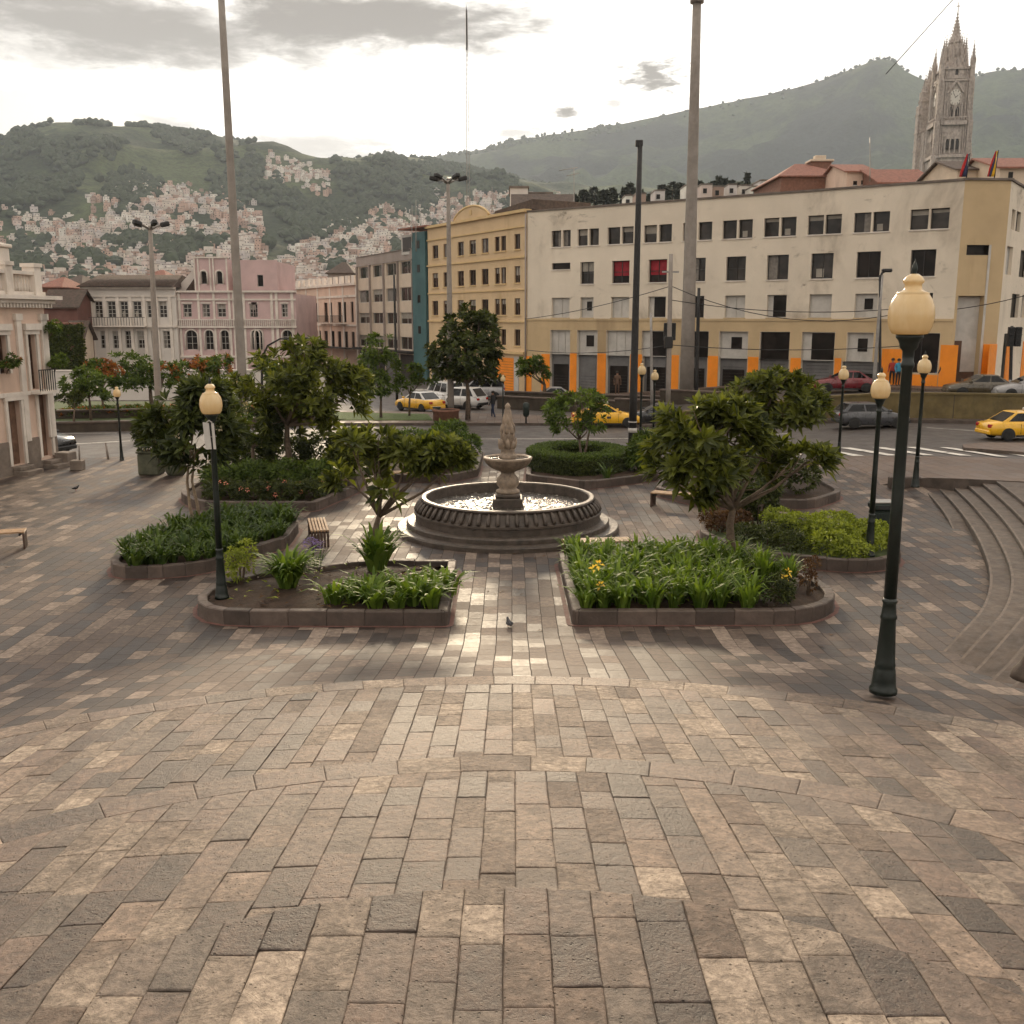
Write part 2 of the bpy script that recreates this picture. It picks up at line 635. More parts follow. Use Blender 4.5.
def blob(px, py, a, b, soft=0.55, wob=1.5, small=False):
    """a darker cloud standing in a fixed direction of the sky"""
    r = Vector(ray(px, py)).normalized()
    a0 = math.atan2(r.x, r.y)
    u = (az - a0) / (a / FOC)
    v = (dz - r.z) / (b / FOC)
    nn = (n3 - 0.5) * 0.5 + (n4 - 0.5) * 0.9 if small else (n2 - 0.5) * 0.9 + (n3 - 0.5) * 0.5 + (n4 - 0.5) * 0.2
    d = (u * u + v * v).sqrt() + nn * wob
    return d.ss(1.0 - soft, 1.0 + soft * 0.4, 1.0, 0.0)


dark = None
for q in [(120, 22, 260, 40, 0.8, 1.7, 0.85), (340, 22, 210, 30, 0.8, 1.7, 1.0), (10, 10, 170, 56, 0.9, 1.7, 0.7), (656, 74, 34, 16, 0.9, 2.6, 1.0, 1), (566, 112, 19, 9, 0.9, 2.6, 0.9, 1),
          (615, 102, 12, 5, 0.9, 2.4, 0.6, 1), (320, 150, 130, 24, 1.0, 2.4, 0.62), (110, 120, 110, 10, 1.0, 2.4, 0.6), (390, 152, 40, 8, 1.0, 2.4, 0.6, 1), (515, 132, 50, 10, 1.0, 2.4, 0.6, 1), (800, 108, 170, 22, 1.0, 2.6, 0.4), (930, 60, 240, 70, 1.0, 2.4, 0.36), (830, 30, 140, 20, 1.0, 2.6, 0.3)]:
    k = blob(*q[:6], small=len(q) > 7) * q[6]
    dark = k if dark is None else dark.max(k)
dark = dark.ss(0.05, 0.95) * 0.96
cloud = mixc(wt, dark, cloud, (0.155, 0.13, 0.114))
rr_ = Vector(ray(10, 122)).normalized()
gap = blob(-10, 116, 110, 32, 0.8, 1.2).ss(0.05, 0.7)
blue = mixc(wt, 0.6, skyc, (0.36, 0.41, 0.46))
out = mixc(wt, gap, cloud, blue)
# overhead and behind, blue breaks between the clouds
brk = (n1 * 0.65 + n2 * 0.35).ss(0.52, 0.66) * dot.ss(0.2, 0.75, 0.45, 0.0)
out = mixc(wt, brk, out, skyc)
bg = wt.nodes.new('ShaderNodeBackground')
wt.links.new(out, bg.inputs['Color'])
bg.inputs['Strength'].default_value = 1.0
wo = wt.nodes.new('ShaderNodeOutputWorld')
wt.links.new(bg.outputs[0], wo.inputs['Surface'])

SC.view_settings.view_transform = 'Standard'
SC.view_settings.look = 'None'
SC.view_settings.gamma = 1.0
SC.view_settings.exposure = 0.55
SC.render.engine = 'CYCLES'
SC.cycles.max_bounces = 5
SC.cycles.diffuse_bounces = 3
SC.cycles.glossy_bounces = 2
SC.cycles.transmission_bounces = 3
SC.cycles.use_adaptive_sampling = True
SC.cycles.adaptive_threshold = 0.03
SC.cycles.transparent_max_bounces = 8
SC.cycles.volume_bounces = 1
SC.cycles.use_denoising = True

# ------------------------------------------------------------------ ground
CY = 1.8
RA, RB, RC = 4.55, 8.05, 12.2      # the three kerbs of the terrace
BAND = 0.5


def terrace_z(r):
    if r < RA:
        return 2.1
    if r < RB:
        return 1.97 - (r - RA) * (0.5 / (RB - RA))
    if r < RC:
        return 1.34 - (r - RB) * (0.52 / (RC - RB))
    return max(-0.04, 0.69 - (r - RC) * 0.158)


def rad(x, y):
    return math.hypot(x, y - CY) if y > CY else abs(x)


def road_z(x):
    return 0.55 * sstep(9, 20, x)


def upper_z(x):
    return 1.65 * sstep(3, 22, x)


# far ground under everything
g = MB()
g.lathe([(4200, -0.6), (0.0, -0.6)], M['hillsoil'], 64)
struct(g, 'ground', 'bare ground under the city')

# flat plaza sheet
g = MB()
nx, ny = 60, 50
xs = [-46 + 92 * i / nx for i in range(nx + 1)]
vs, fs = [], []
for j in range(ny + 1):
    for i, x in enumerate(xs):
        yb = interp([(-46, 40), (-22, 42), (-12, 44.5), (2, 44.5), (12.0, 42.0), (14.3, 41.8), (22, 37.2), (46, 30)], x)
        y = -25 + (yb + 25) * j / ny
        z = road_z(x) * sstep(33, 37, y) * (1 if y > 30 else 0) + 0.05 * sstep(40, 44, y) if x < 14 else road_z(x) * sstep(31, 35, y)
        vs.append((x, y, z))
for j in range(ny):
    for i in range(nx):
        a = j * (nx + 1) + i
        fs.append((a, a + 1, a + nx + 2, a + nx + 1))
g.add(vs, fs, M['plaza'])
struct(g, 'pavement', 'stone paved plaza around the fountain')

# sloping apron between the plaza and the lowest terrace kerb, and the bed under the terrace stones
g = MB()
rs_ = [RC, 13.4, 14.5, 15.6, 16.4, 16.83]
th = [-PI / 2 + PI * k / 48 for k in range(49)]


def stad(r):
    pts = [(-r, -25.0)] + [(r * math.sin(t), CY + r * math.cos(t)) for t in th] + [(r, -25.0)]
    return pts


vs, fs = [], []
for r in rs_:
    for (x, y) in stad(r):
        vs.append((x, y, max(0.004, terrace_z(r + 0.002))))
n = len(stad(1))
for i in range(len(rs_) - 1):
    for k in range(n - 1):
        fs.append((i * n + k, (i + 1) * n + k, (i + 1) * n + k + 1, i * n + k + 1))
g.add(vs, fs, M['plaza'])
struct(g, 'paved_path', 'sloping stone apron below the terrace')

bed = MB()
for (r0, r1) in ((0.01, RA), (RA, RB), (RB, RC)):
    rr = [r0 + (r1 - r0) * k / 6 for k in range(7)]
    vs, fs = [], []
    for r in rr:
        for (x, y) in stad(r):
            vs.append((x, y, terrace_z(min(max(r, r0 + 0.001), r1 - 0.001)) - 0.015))
    for i in range(6):
        for k in range(n - 1):
            fs.append((i * n + k, (i + 1) * n + k, (i + 1) * n + k + 1, i * n + k + 1))
    # riser
    o = len(vs)
    zt = terrace_z(r1 - 0.001) - 0.022
    for (x, y) in stad(r1):
        vs.append((x, y, zt - 0.3))
    for k in range(n - 1):
        fs.append((6 * n + k, o + k, o + k + 1, 6 * n + k + 1))
    bed.add(vs, fs, M['joint'])
struct(bed, 'terrace_ground', 'earth bed under the terrace stones')


def stone(mb, quad, zf, rnd, thick=0.13, gap=0.0018, rough=1.0, ns=3, arc=None):
    """one hewn stone: quad = 4 (x, y) corners counter-clockwise; worn, slightly rounded top"""
    cx = sum(p[0] for p in quad) / 4
    cy = sum(p[1] for p in quad) / 4
    dzz = rnd.uniform(-0.005, 0.005) * rough
    tx, ty = rnd.uniform(-0.012, 0.012) * rough, rnd.uniform(-0.012, 0.012) * rough
    out = []
    j = 0.005 * rough
    if arc:
        ra, rb, t0, t1 = arc
        na = 7
        for k in range(na):
            t = t0 + (t1 - t0) * k / (na - 1)
            out.append((ra * math.sin(t), CY + ra * math.cos(t)))
        for k in range(na):
            t = t1 + (t0 - t1) * k / (na - 1)
            out.append((rb * math.sin(t), CY + rb * math.cos(t)))
        out = [(x + rnd.uniform(-j, j) * 0.7, y + rnd.uniform(-j, j) * 0.7) for x, y in out]
    else:
        for k in range(4):
            a, b = quad[k], quad[(k + 1) % 4]
            for q in range(ns):
                t = q / ns
                out.append((a[0] + (b[0] - a[0]) * t + rnd.uniform(-j, j), a[1] + (b[1] - a[1]) * t + rnd.uniform(-j, j)))
    n = len(out)
    nrm = []
    for k in range(n):
        a, b, c = out[k - 1], out[k], out[(k + 1) % n]
        d1x, d1y, d2x, d2y = b[0] - a[0], b[1] - a[1], c[0] - b[0], c[1] - b[1]
        l1, l2 = math.hypot(d1x, d1y) + 1e-9, math.hypot(d2x, d2y) + 1e-9
        mx, my = -d1y / l1 - d2y / l2, d1x / l1 + d2x / l2
        l = math.hypot(mx, my) + 1e-9
        mx, my = mx / l, my / l
        kk = 1 / max(0.55, mx * -d1y / l1 + my * d1x / l1)
        nrm.append((mx * kk, my * kk))

    def inset(d, dz):
        r = []
        for (x, y), (nx_, ny_) in zip(out, nrm):
            x2, y2 = x + nx_ * d, y + ny_ * d
            r.append((x2, y2, zf(x2, y2) + dzz + tx * (x2 - cx) + ty * (y2 - cy) + dz))
        return r
    a = inset(gap, -thick)
    b = inset(gap, -0.008)
    c = inset(gap + 0.005, -0.0025)
    d = inset(gap + 0.015, 0.0)
    vs = a + b + c + d
    fs = []
    for q in range(3):
        for k in range(n):
            fs.append((q * n + k, q * n + (k + 1) % n, (q + 1) * n + (k + 1) % n, (q + 1) * n + k))
    fs.append(tuple(3 * n + k for k in range(n)))
    mb.add(vs, fs, M['slab'])


def columns(mb, r0, r1, w, L0, L1, zf, xmax, ymin, rnd, rough, off=0.0):
    x = -xmax + off
    while x < xmax:
        ww = w * rnd.uniform(0.86, 1.14)
        xa, xb = x, x + ww
        x = xb
        if max(abs(xa), abs(xb)) >= r1:
            continue

        def arc(r, xx):
            return CY + math.sqrt(max(0.0, r * r - xx * xx)) if abs(xx) < r else CY
        ta, tb = arc(r1, xa), arc(r1, xb)
        ba, bb = (arc(r0, xa), arc(r0, xb)) if r0 > 0 else (ymin, ymin)
        ba, bb = max(ba, ymin), max(bb, ymin)
        # stones from the outer kerb towards the centre
        ya, yb = ta, tb
        first = True
        while ya > ba + 0.02 or yb > bb + 0.02:
            l = rnd.uniform(L0, L1)
            if first:
                l *= rnd.uniform(0.35, 1.0)
                flat = min(ya, yb) - l
                na = nb = flat
                first = False
            else:
                na, nb = ya - l, yb - l
            if min(na - ba, nb - bb) < 0.12:
                na, nb = ba, bb
            na, nb = max(na, ba), max(nb, bb)
            if (ya - na) + (yb - nb) > 0.08:
                stone(mb, [(xa, na), (xb, nb), (xb, yb), (xa, ya)], zf, rnd, rough=rough)
            ya, yb = na, nb


rnd = random.Random(5)
t1 = MB()
columns(t1, 0, RA, 0.305, 0.42, 0.8, lambda x, y: 2.1, 6.0, 0.2, rnd, 0.9)
struct(t1, 'terrace_pavement', 'hewn stone platform in the foreground')


def zB(x, y): return terrace_z(min(max(rad(x, y), RA + 0.001), RB - 0.001))
def zC(x, y): return terrace_z(min(max(rad(x, y), RB + 0.001), RC - 0.001))


t2 = MB()
columns(t2, RA, RB - BAND, 0.31, 0.42, 0.85, zB, 8.2, CY, rnd, 0.8, 0.1)
struct(t2, 'step_pavement', 'middle step of the curved stone terrace')
t3 = MB()
columns(t3, RB, RC - BAND, 0.29, 0.45, 0.95, zC, 12.4, CY, rnd, 0.8, 0.2)
# curved border stones
for (r0, zfn) in ((RB - BAND, zB), (RC - BAND, zC)):
    t = -1.45
    while t < 1.45:
        dt = rnd.uniform(0.5, 0.85) / r0
        q = []
        for (r, a) in ((r0, t), (r0, t + dt), (r0 + BAND, t + dt), (r0 + BAND, t)):
            q.append((r * math.sin(a), CY + r * math.cos(a)))
        stone(t3, q, zfn, rnd, rough=0.6, arc=(r0, r0 + BAND, t, t + dt))
        t += dt
struct(t3, 'lower_step_pavement', 'lowest step of the curved stone terrace with border stones')

# curved steps on the right: treads that run out into the slope near the viewer
SE = [[(14.95, 34.9), (14.6, 33.4), (13.75, 30.2), (12.5, 26.2), (10.95, 22.2), (9.3, 19.2), (7.6, 17.2), (6.0, 15.9)]]
NST = 6
stp = MB()


def smooth_poly(pts, m=4):
    out = []
    for i in range(len(pts) - 1):
        p0 = pts[max(i - 1, 0)]; p1 = pts[i]; p2 = pts[i + 1]; p3 = pts[min(i + 2, len(pts) - 1)]
        for q in range(m):
            t = q / m
            out.append(tuple(0.5 * ((2 * p1[c]) + (-p0[c] + p2[c]) * t + (2 * p0[c] - 5 * p1[c] + 4 * p2[c] - p3[c]) * t * t + (-p0[c] + 3 * p1[c] - 3 * p2[c] + p3[c]) * t ** 3) for c in (0, 1)))
    out.append(pts[-1])
    return out


base = smooth_poly(SE[0])
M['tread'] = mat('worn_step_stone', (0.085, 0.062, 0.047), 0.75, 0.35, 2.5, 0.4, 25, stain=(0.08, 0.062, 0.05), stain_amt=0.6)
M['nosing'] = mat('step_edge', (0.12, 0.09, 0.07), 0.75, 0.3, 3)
M['riser'] = mat('shaded_riser_stone', (0.055, 0.042, 0.034), 0.8, 0.35, 3, 0.4, 20)  # step stone darkened: the risers' shade is painted into this colour
for k in range(NST):
    z0_ = 0.1 * (k + 1)
    off = 0.43 * (k - 1)
    e = []
    for i, (x, y) in enumerate(base):
        a = base[max(i - 1, 0)]; b = base[min(i + 1, len(base) - 1)]
        tx, ty = b[0] - a[0], b[1] - a[1]
        L = math.hypot(tx, ty)
        nxv, nyv = -ty / L, tx / L       # towards the right / the upper ground
        e.append((x + nxv * off * 0.98, y + nyv * off * 0.98))
    # top strip
    nxt = 0.43 if k < NST - 1 else 9.0
    vs, fs = [], []
    for i, (x, y) in enumerate(e):
        z = z0_ - 0.7 * (sstep(0.74, 1.0, i / (len(e) - 1)) if k else sstep(0.3, 0.55, i / (len(e) - 1)))
        a = e[max(i - 1, 0)]; b = e[min(i + 1, len(e) - 1)]
        tx, ty = b[0] - a[0], b[1] - a[1]
        L = math.hypot(tx, ty)
        nxv, nyv = -ty / L, tx / L
        wv = nxt + 0.02
        if k == NST - 1:
            ox, oy = x + 9.0, y + (-3.0 if i < 3 else 0)
        else:
            ox, oy = x + nxv * wv, y + nyv * wv
        vs += [(x - nxv * 0.012, y - nyv * 0.012, z - 0.03), (x, y, z), (x + nxv * 0.05, y + nyv * 0.05, z + 0.001), (ox, oy, z), (x, y, z - 0.22)]
    m = len(e)
    for i in range(m - 1):
        for q, s_ in ((4, 0), (0, 1)):
            fs.append((i * 5 + q, (i + 1) * 5 + q, (i + 1) * 5 + s_, i * 5 + s_))
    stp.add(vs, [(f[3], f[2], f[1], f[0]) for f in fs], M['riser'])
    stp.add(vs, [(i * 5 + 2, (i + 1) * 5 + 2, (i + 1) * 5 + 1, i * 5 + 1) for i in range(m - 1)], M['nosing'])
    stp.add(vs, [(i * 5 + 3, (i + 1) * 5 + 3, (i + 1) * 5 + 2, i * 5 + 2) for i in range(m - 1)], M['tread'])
st_o = struct(stp, 'steps', 'curved stone steps climbing to the right')

# upper pavement on the right with a low retaining edge
up = MB()
vs, fs = [], []
nU = 40
for i in range(nU + 1):
    x = 12.6 + 33.4 * (i / nU) ** 1.5
    ylo = interp([(12.6, 35.6), (14.2, 35.0), (14.9, 33.7), (24, 30.6), (46, 24)], x)
    yhi = interp([(12.6, 41.8), (14.3, 41.6), (22, 37.3), (46, 30.2)], x)
    zz = 0.03 + max(0.6 * sstep(12.6, 15.2, x), 0)
    vs.append((x, ylo, -0.1))
    for k in range(6):
        t_ = k / 5
        y = ylo + (yhi - ylo) * t_
        vs.append((x, y, zz * (1 - t_) + (road_z(x) + 0.06) * t_ if x < 40 else zz))
    vs.append((x, yhi + 0.01, -0.1))
for i in range(nU):
    for k in range(7):
        fs.append((i * 8 + k, (i + 1) * 8 + k, (i + 1) * 8 + k + 1, i * 8 + k + 1))
up.add(vs, [f for j, f in enumerate(fs) if j % 7 not in (0, 6)], M['upper'])
up.add(vs, [f for j, f in enumerate(fs) if j % 7 in (0, 6)], M['kerb'])
up.bbox(13.3, 14.4, 34.7, 34.98, -0.1, 0.5, M['kerb'], 0.03)
struct(up, 'sidewalk', 'pale raised pavement above the curved steps')

# near road, second road, upper street: one asphalt sheet following the slope
g = MB()
vs, fs = [], []
xs = [-120 + 200 * i / 100 for i in range(101)]
rows = [36, 40, 44, 48, 52, 54, 56.5]
for y in rows:
    for x in xs:
        vs.append((x, y, road_z(x) - 0.02 - (0.25 if y < 40 and x < 14 else 0)))
m = len(xs)
for j in range(len(rows) - 1):
    for i in range(m - 1):
        fs.append((j * m + i, j * m + i + 1, (j + 1) * m + i + 1, (j + 1) * m + i))
g.add(vs, fs, M['asphalt'])
vs, fs = [], []
rows = [56.0, 60, 66, 74, 84, 100, 118]
for y in rows:
    for x in xs:
        vs.append((x, y, max(upper_z(x) - 0.012, -0.012)))
for j in range(len(rows) - 1):
    for i in range(m - 1):
        fs.append((j * m + i, j * m + i + 1, (j + 1) * m + i + 1, (j + 1) * m + i))
g.add(vs, fs, M['asphalt'])
struct(g, 'road', 'grey asphalt roads beyond the plaza')

# zebra crossing and lane lines
g = MB()
for i in range(6):
    x0 = 14.4 + i * 1.25
    y0 = 41.9 - i * 0.55
    zz = [road_z(x0) + 0.004]
    dx_, dy_ = -1.0, 3.1
    vs = [(x0, y0, 0), (x0 + 0.42, y0 - 0.18, 0), (x0 + 0.42 + dx_, y0 - 0.18 + dy_, 0), (x0 + dx_, y0 + dy_, 0)]
    vs = [(p[0], p[1], road_z(p[0]) + 0.006) for p in vs]
    g.add(vs, [(0, 1, 2, 3)], M['white_paint'])
for (a, b, w) in (((-26, 45.5), (-19, 49.5), 0.16), ((-17, 46.0), (-12, 48.2), 0.12), ((-6, 50.2), (14, 50.6), 0.12), ((21, 50.5), (26, 46.5), 0.1), ((-30, 52), (-21, 53), 0.14)):
    d = Vector((b[0] - a[0], b[1] - a[1], 0)).normalized()
    nn = Vector((-d.y, d.x, 0)) * w / 2
    k = 10
    vs, fs = [], []
    for i in range(k + 1):
        p = Vector((a[0], a[1], 0)).lerp(Vector((b[0], b[1], 0)), i / k)
        for s_ in (1, -1):
            q = p + nn * s_
            vs.append((q.x, q.y, road_z(q.x) - 0.014))
    for i in range(k):
        fs.append((2 * i + 1, 2 * i + 3, 2 * i + 2, 2 * i))
    g.add(vs, fs, M['white_paint'])
struct(g, 'road_markings', 'worn white zebra crossing and lane lines')

# traffic island at the right edge, median island with lawn, pavement in front of the buildings
g = MB()
isl = [(18.9, 41.6), (19.3, 42.6), (20.5, 43.2), (24, 43), (34, 40), (34, 34), (23.5, 37.6)]
g.prism(isl, lambda x, y: road_z(x) - 0.1, lambda x, y: road_z(x) + 0.13, M['upper'], M['kerb'])
struct(g, 'island_pavement', 'paved traffic island at the right')
g = MB()
med = [(-13, 56.6), (7.5, 56.6), (9.5, 57.6), (9, 59.2), (5, 60.5), (-6, 63.5), (-13, 64.5), (-16, 61)]
g.prism(med, -0.1, 0.14, M['upper'], M['kerb'])
g.prism([(-12, 58.0), (-4.6, 58.0), (-5.2, 61.6), (-12.5, 63.2), (-14.5, 61)], 0.1, 0.18, M['grass'], M['grass'])
struct(g, 'median_pavement', 'median strip with a patch of lawn')
# ------------------------------------------------------------------ buildings
class Facade:
    """a wall frame: u to the right along the wall, y into the building, z up"""
    def __init__(s, name, label, cat, o, d):
        L = math.hypot(*d)
        s.o, s.d = o, (d[0] / L, d[1] / L)
        s.e = thing(name, label, cat, (o[0], o[1], 0), math.atan2(s.d[1], s.d[0]))

    def at(s, px, py):
        r = ray(px, py)
        # t*r.xy = o + u*d
        det = -r[0] * s.d[1] + r[1] * s.d[0]
        t = (-s.o[0] * s.d[1] + s.o[1] * s.d[0]) / det
        x, y = r[0] * t, r[1] * t
        return ((x - s.o[0]) * s.d[0] + (y - s.o[1]) * s.d[1], EYE + r[2] * t)

    def u(s, px, py=318):
        return s.at(px, py)[0]

    def z(s, px, py):
        return s.at(px, py)[1]


def wall(mb, u0, u1, z0, z1, holes, depth, m, mrev=None, y=0.0):
    us = sorted(set([u0, u1] + [h[0] for h in holes] + [h[1] for h in holes]))
    zs = sorted(set([z0, z1] + [h[2] for h in holes] + [h[3] for h in holes]))
    us = [u for u in us if u0 <= u <= u1]
    zs = [z for z in zs if z0 <= z <= z1]
    vs = [(u, y, z) for z in zs for u in us]
    fs = []
    n = len(us)
    for j in range(len(zs) - 1):
        for i in range(n - 1):
            cu, cz = (us[i] + us[i + 1]) / 2, (zs[j] + zs[j + 1]) / 2
            if any(h[0] < cu < h[1] and h[2] < cz < h[3] for h in holes):
                continue
            fs.append((j * n + i, j * n + i + 1, (j + 1) * n + i + 1, (j + 1) * n + i))
    mb.add(vs, fs, m)
    for h in holes:
        a, b, c, d = h[:4]
        D = y + depth
        vs = [(a, y, c), (b, y, c), (b, y, d), (a, y, d), (a, D, c), (b, D, c), (b, D, d), (a, D, d)]
        mb.add(vs, [(0, 4, 5, 1), (1, 5, 6, 2), (2, 6, 7, 3), (3, 7, 4, 0)], mrev or m)
    # ends
    D = y + depth + 0.06
    mb.add([(u0, y, z0), (u0, D, z0), (u0, D, z1), (u0, y, z1)], [(0, 3, 2, 1)], m)
    mb.add([(u1, y, z0), (u1, D, z0), (u1, D, z1), (u1, y, z1)], [(0, 1, 2, 3)], m)
    mb.add([(u0, y, z1), (u1, y, z1), (u1, D, z1), (u0, D, z1)], [(0, 1, 2, 3)], m)


M['glass'] = glassmat('window_glass', (0.03, 0.024, 0.02), 0.1, 0.28)
M['glass_dark'] = glassmat('dark_opening_glass', (0.014, 0.01, 0.008), 0.3, 0.2)
M['blind'] = mat('faded_blind', (0.3, 0.27, 0.23), 0.7, 0.2, 2)
M['curtain'] = mat('net_curtain', (0.2, 0.18, 0.16), 0.9, 0.3, 4)
M['curtain_red'] = mat('red_curtain', (0.28, 0.015, 0.025), 0.7, 0.25, 3)
M['panel_white'] = mat('white_boarding', (0.5, 0.47, 0.43), 0.7, 0.14, 1.2, stain=(0.3, 0.27, 0.24), stain_amt=0.5, streak=0.3)
M['panel_grey'] = mat('grey_shop_panel', (0.145, 0.14, 0.138), 0.55, 0.2, 1.5)
M['frame_dark'] = mat('dark_window_frame', (0.035, 0.03, 0.027), 0.5, 0.2, 4)
M['frame_pale'] = mat('pale_window_frame', (0.45, 0.42, 0.38), 0.6, 0.12, 4)
M['frame_wood'] = mat('brown_window_frame', (0.1, 0.055, 0.035), 0.6, 0.2, 4)
M['cream_wall'] = mat('stained_cream_plaster', (0.69, 0.6, 0.485), 0.85, 0.09, 0.25, 0.25, 12, stain=(0.3, 0.24, 0.18), stain_amt=0.8, streak=0.7, smudge=0.9)
M['tan_wall'] = mat('tan_plaster', (0.52, 0.385, 0.225), 0.85, 0.1, 0.4, 0.2, 12, stain=(0.24, 0.165, 0.09), stain_amt=0.5, streak=0.3)
M['orange'] = mat('orange_paint', (0.84, 0.26, 0.014), 0.55, 0.1, 0.8, stain=(0.5, 0.14, 0.01), stain_amt=0.4, streak=0.3)
M['yellow_wall'] = mat('ochre_plaster', (0.6, 0.44, 0.265), 0.85, 0.1, 0.4, 0.2, 12, stain=(0.33, 0.21, 0.09), stain_amt=0.45, streak=0.35)
M['yellow_trim'] = mat('pale_ochre_trim', (0.6, 0.43, 0.22), 0.8, 0.1, 1)
M['grey_wall'] = mat('grey_concrete_wall', (0.3, 0.25, 0.22), 0.85, 0.12, 0.5, 0.2, 10, stain=(0.18, 0.15, 0.13), stain_amt=0.5, streak=0.3)
M['spandrel'] = mat('cream_spandrel', (0.56, 0.46, 0.36), 0.8, 0.1, 0.6, stain=(0.36, 0.28, 0.21), stain_amt=0.5, streak=0.3)
M['teal'] = mat('teal_paint', (0.055, 0.12, 0.125), 0.7, 0.18, 0.5, stain=(0.03, 0.07, 0.075), stain_amt=0.5, streak=0.2)
M['peach_wall'] = mat('peach_plaster', (0.66, 0.49, 0.39), 0.85, 0.1, 0.5, 0.2, 12, stain=(0.36, 0.25, 0.19), stain_amt=0.5, streak=0.4)
M['white_trim'] = mat('aged_white_trim', (0.68, 0.61, 0.54), 0.8, 0.12, 1.2, 0.15, 14, stain=(0.33, 0.26, 0.2), stain_amt=0.5, streak=0.4)
M['pink_wall'] = mat('pink_plaster', (0.54, 0.385, 0.37), 0.85, 0.12, 0.5, 0.2, 12, stain=(0.34, 0.2, 0.19), stain_amt=0.4, streak=0.4)
M['white_wall'] = mat('grey_white_plaster', (0.6, 0.55, 0.5), 0.85, 0.08, 0.5, 0.2, 12, stain=(0.32, 0.28, 0.24), stain_amt=0.5, streak=0.4)
M['tile_dark'] = mat('old_dark_roof_tile', (0.085, 0.06, 0.048), 0.9, 0.4, 4, 0.6, 18, stain=(0.05, 0.05, 0.035), stain_amt=0.6)
M['tile_red'] = mat('red_roof_tile', (0.24, 0.105, 0.075), 0.9, 0.25, 3, 0.5, 18, stain=(0.12, 0.07, 0.05), stain_amt=0.6)
M['brick'] = mat('brown_brick', (0.2, 0.1, 0.07), 0.9, 0.25, 4, 0.4, 20)
M['maroon'] = mat('maroon_plaster', (0.16, 0.075, 0.06), 0.85, 0.2, 0.6, stain=(0.09, 0.05, 0.04), stain_amt=0.5)
M['flat_roof'] = mat('flat_roof_screed', (0.16, 0.13, 0.11), 0.95, 0.3, 1)
M['door_wood'] = mat('old_door_wood', (0.15, 0.085, 0.055), 0.7, 0.3, 3, stain=(0.07, 0.04, 0.03), stain_amt=0.5, streak=0.2)
M['stone_base'] = mat('stone_plinth', (0.2, 0.16, 0.13), 0.85, 0.25, 2.5, 0.4, 20, stain=(0.1, 0.08, 0.065), stain_amt=0.5)


def window(par, rect, depth, style='glass', nv=1, nh=1, fr=None, fw=0.05, label=None):
    """a window set back in its opening: frame, and the pane behind it"""
    u0, u1, z0, z1 = rect[:4]
    fr = fr or M['frame_dark']
    pane = {'glass': M['glass'], 'dark': M['glass_dark'], 'white': M['panel_white'], 'small': M['panel_white'], 'red': M['curtain_red'], 'grey': M['panel_grey'], 'half': M['glass_dark'], 'wood': M['door_wood']}[style]
    if style in ('white', 'small', 'half'):
        fr = M['frame_pale']
    f = MB()
    y0, y1 = depth - 0.09, depth - 0.02
    f.box(u0, u1, y0, y1, z0, z0 + fw, fr)
    f.box(u0, u1, y0, y1, z1 - fw, z1, fr)
    f.box(u0, u0 + fw, y0, y1, z0 + fw, z1 - fw, fr)
    f.box(u1 - fw, u1, y0, y1, z0 + fw, z1 - fw, fr)
    for k in range(1, nv):
        u = u0 + (u1 - u0) * k / nv
        f.box(u - fw * 0.4, u + fw * 0.4, y0 + 0.01, y1, z0 + fw, z1 - fw, fr)
    for k in range(1, nh):
        z = z0 + (z1 - z0) * k / nh
        f.box(u0 + fw, u1 - fw, y0 + 0.02, y1, z - fw * 0.4, z + fw * 0.4, fr)
    o = f.build('window', par, label)
    p = MB()
    p.box(u0, u1, depth - 0.03, depth + 0.02, z0, z1, pane)
    if style == 'glass':
        w, h = u1 - u0, z1 - z0
        q = R.random()
        if q < 0.3:
            p.box(u0 + 0.03, u1 - 0.03, depth - 0.045, depth - 0.0295, z1 - h * R.uniform(0.2, 0.55), z1 - 0.02, M['blind'])
        elif q < 0.5:
            a_ = R.choice((0.04, 0.55))
            p.box(u0 + w * a_, u0 + w * (a_ + 0.4), depth - 0.045, depth - 0.0295, z0 + 0.03, z1 - 0.03, M['curtain'])
        elif q < 0.62:
            p.box(u0 + w * 0.2, u0 + w * 0.55, depth - 0.045, depth - 0.0295, z0 + h * 0.06, z0 + h * 0.4, M['blind'])
    if style == 'small':
        w, h = u1 - u0, z1 - z0
        p.box(u0 + w * 0.38, u0 + w * 0.75, depth - 0.06, depth - 0.029, z0 + h * 0.35, z0 + h * 0.8, M['glass_dark'])
    if style == 'half':
        w = u1 - u0
        p.box(u0 + 0.03, u0 + w * 0.26, depth - 0.06, depth - 0.029, z0 + 0.03, z1 - 0.03, M['panel_white'])
    if style == 'red':
        h = z1 - z0
        p.box(u0 + 0.06, u1 - 0.06, depth - 0.04, depth - 0.0295, z0 + 0.06, z0 + h * 0.33, M['glass_dark'])
    p.build('pane', o)
    return o


def sill(mb, rect, m, out=0.09, h=0.1, ext=0.08):
    u0, u1, z0, z1 = rect[:4]
    mb.box(u0 - ext, u1 + ext, -out, -0.003, z0 - h, z0 - 0.004, m)


# --- the big cream building -------------------------------------------------
fb = Facade('commercial_building', 'long cream four storey commercial building with bright orange columns along its ground floor', 'building', (1.2, 80.36), (26.29, -18.68))
LB = fb.u(956.5, 285)
TOP = 14.0
c3 = lambda c: 512 + c * 0.27344
c4 = lambda c: 768 + c * 0.27344
UZ = lambda px, py: fb.u(px, py)
rows = dict(r1=(11.3, 12.5, 228), r2=(8.5, 10.1, 265), r3=(6.0, 7.5, 306), r4=(3.2, 5.05, 345))
holes, wins = [], []


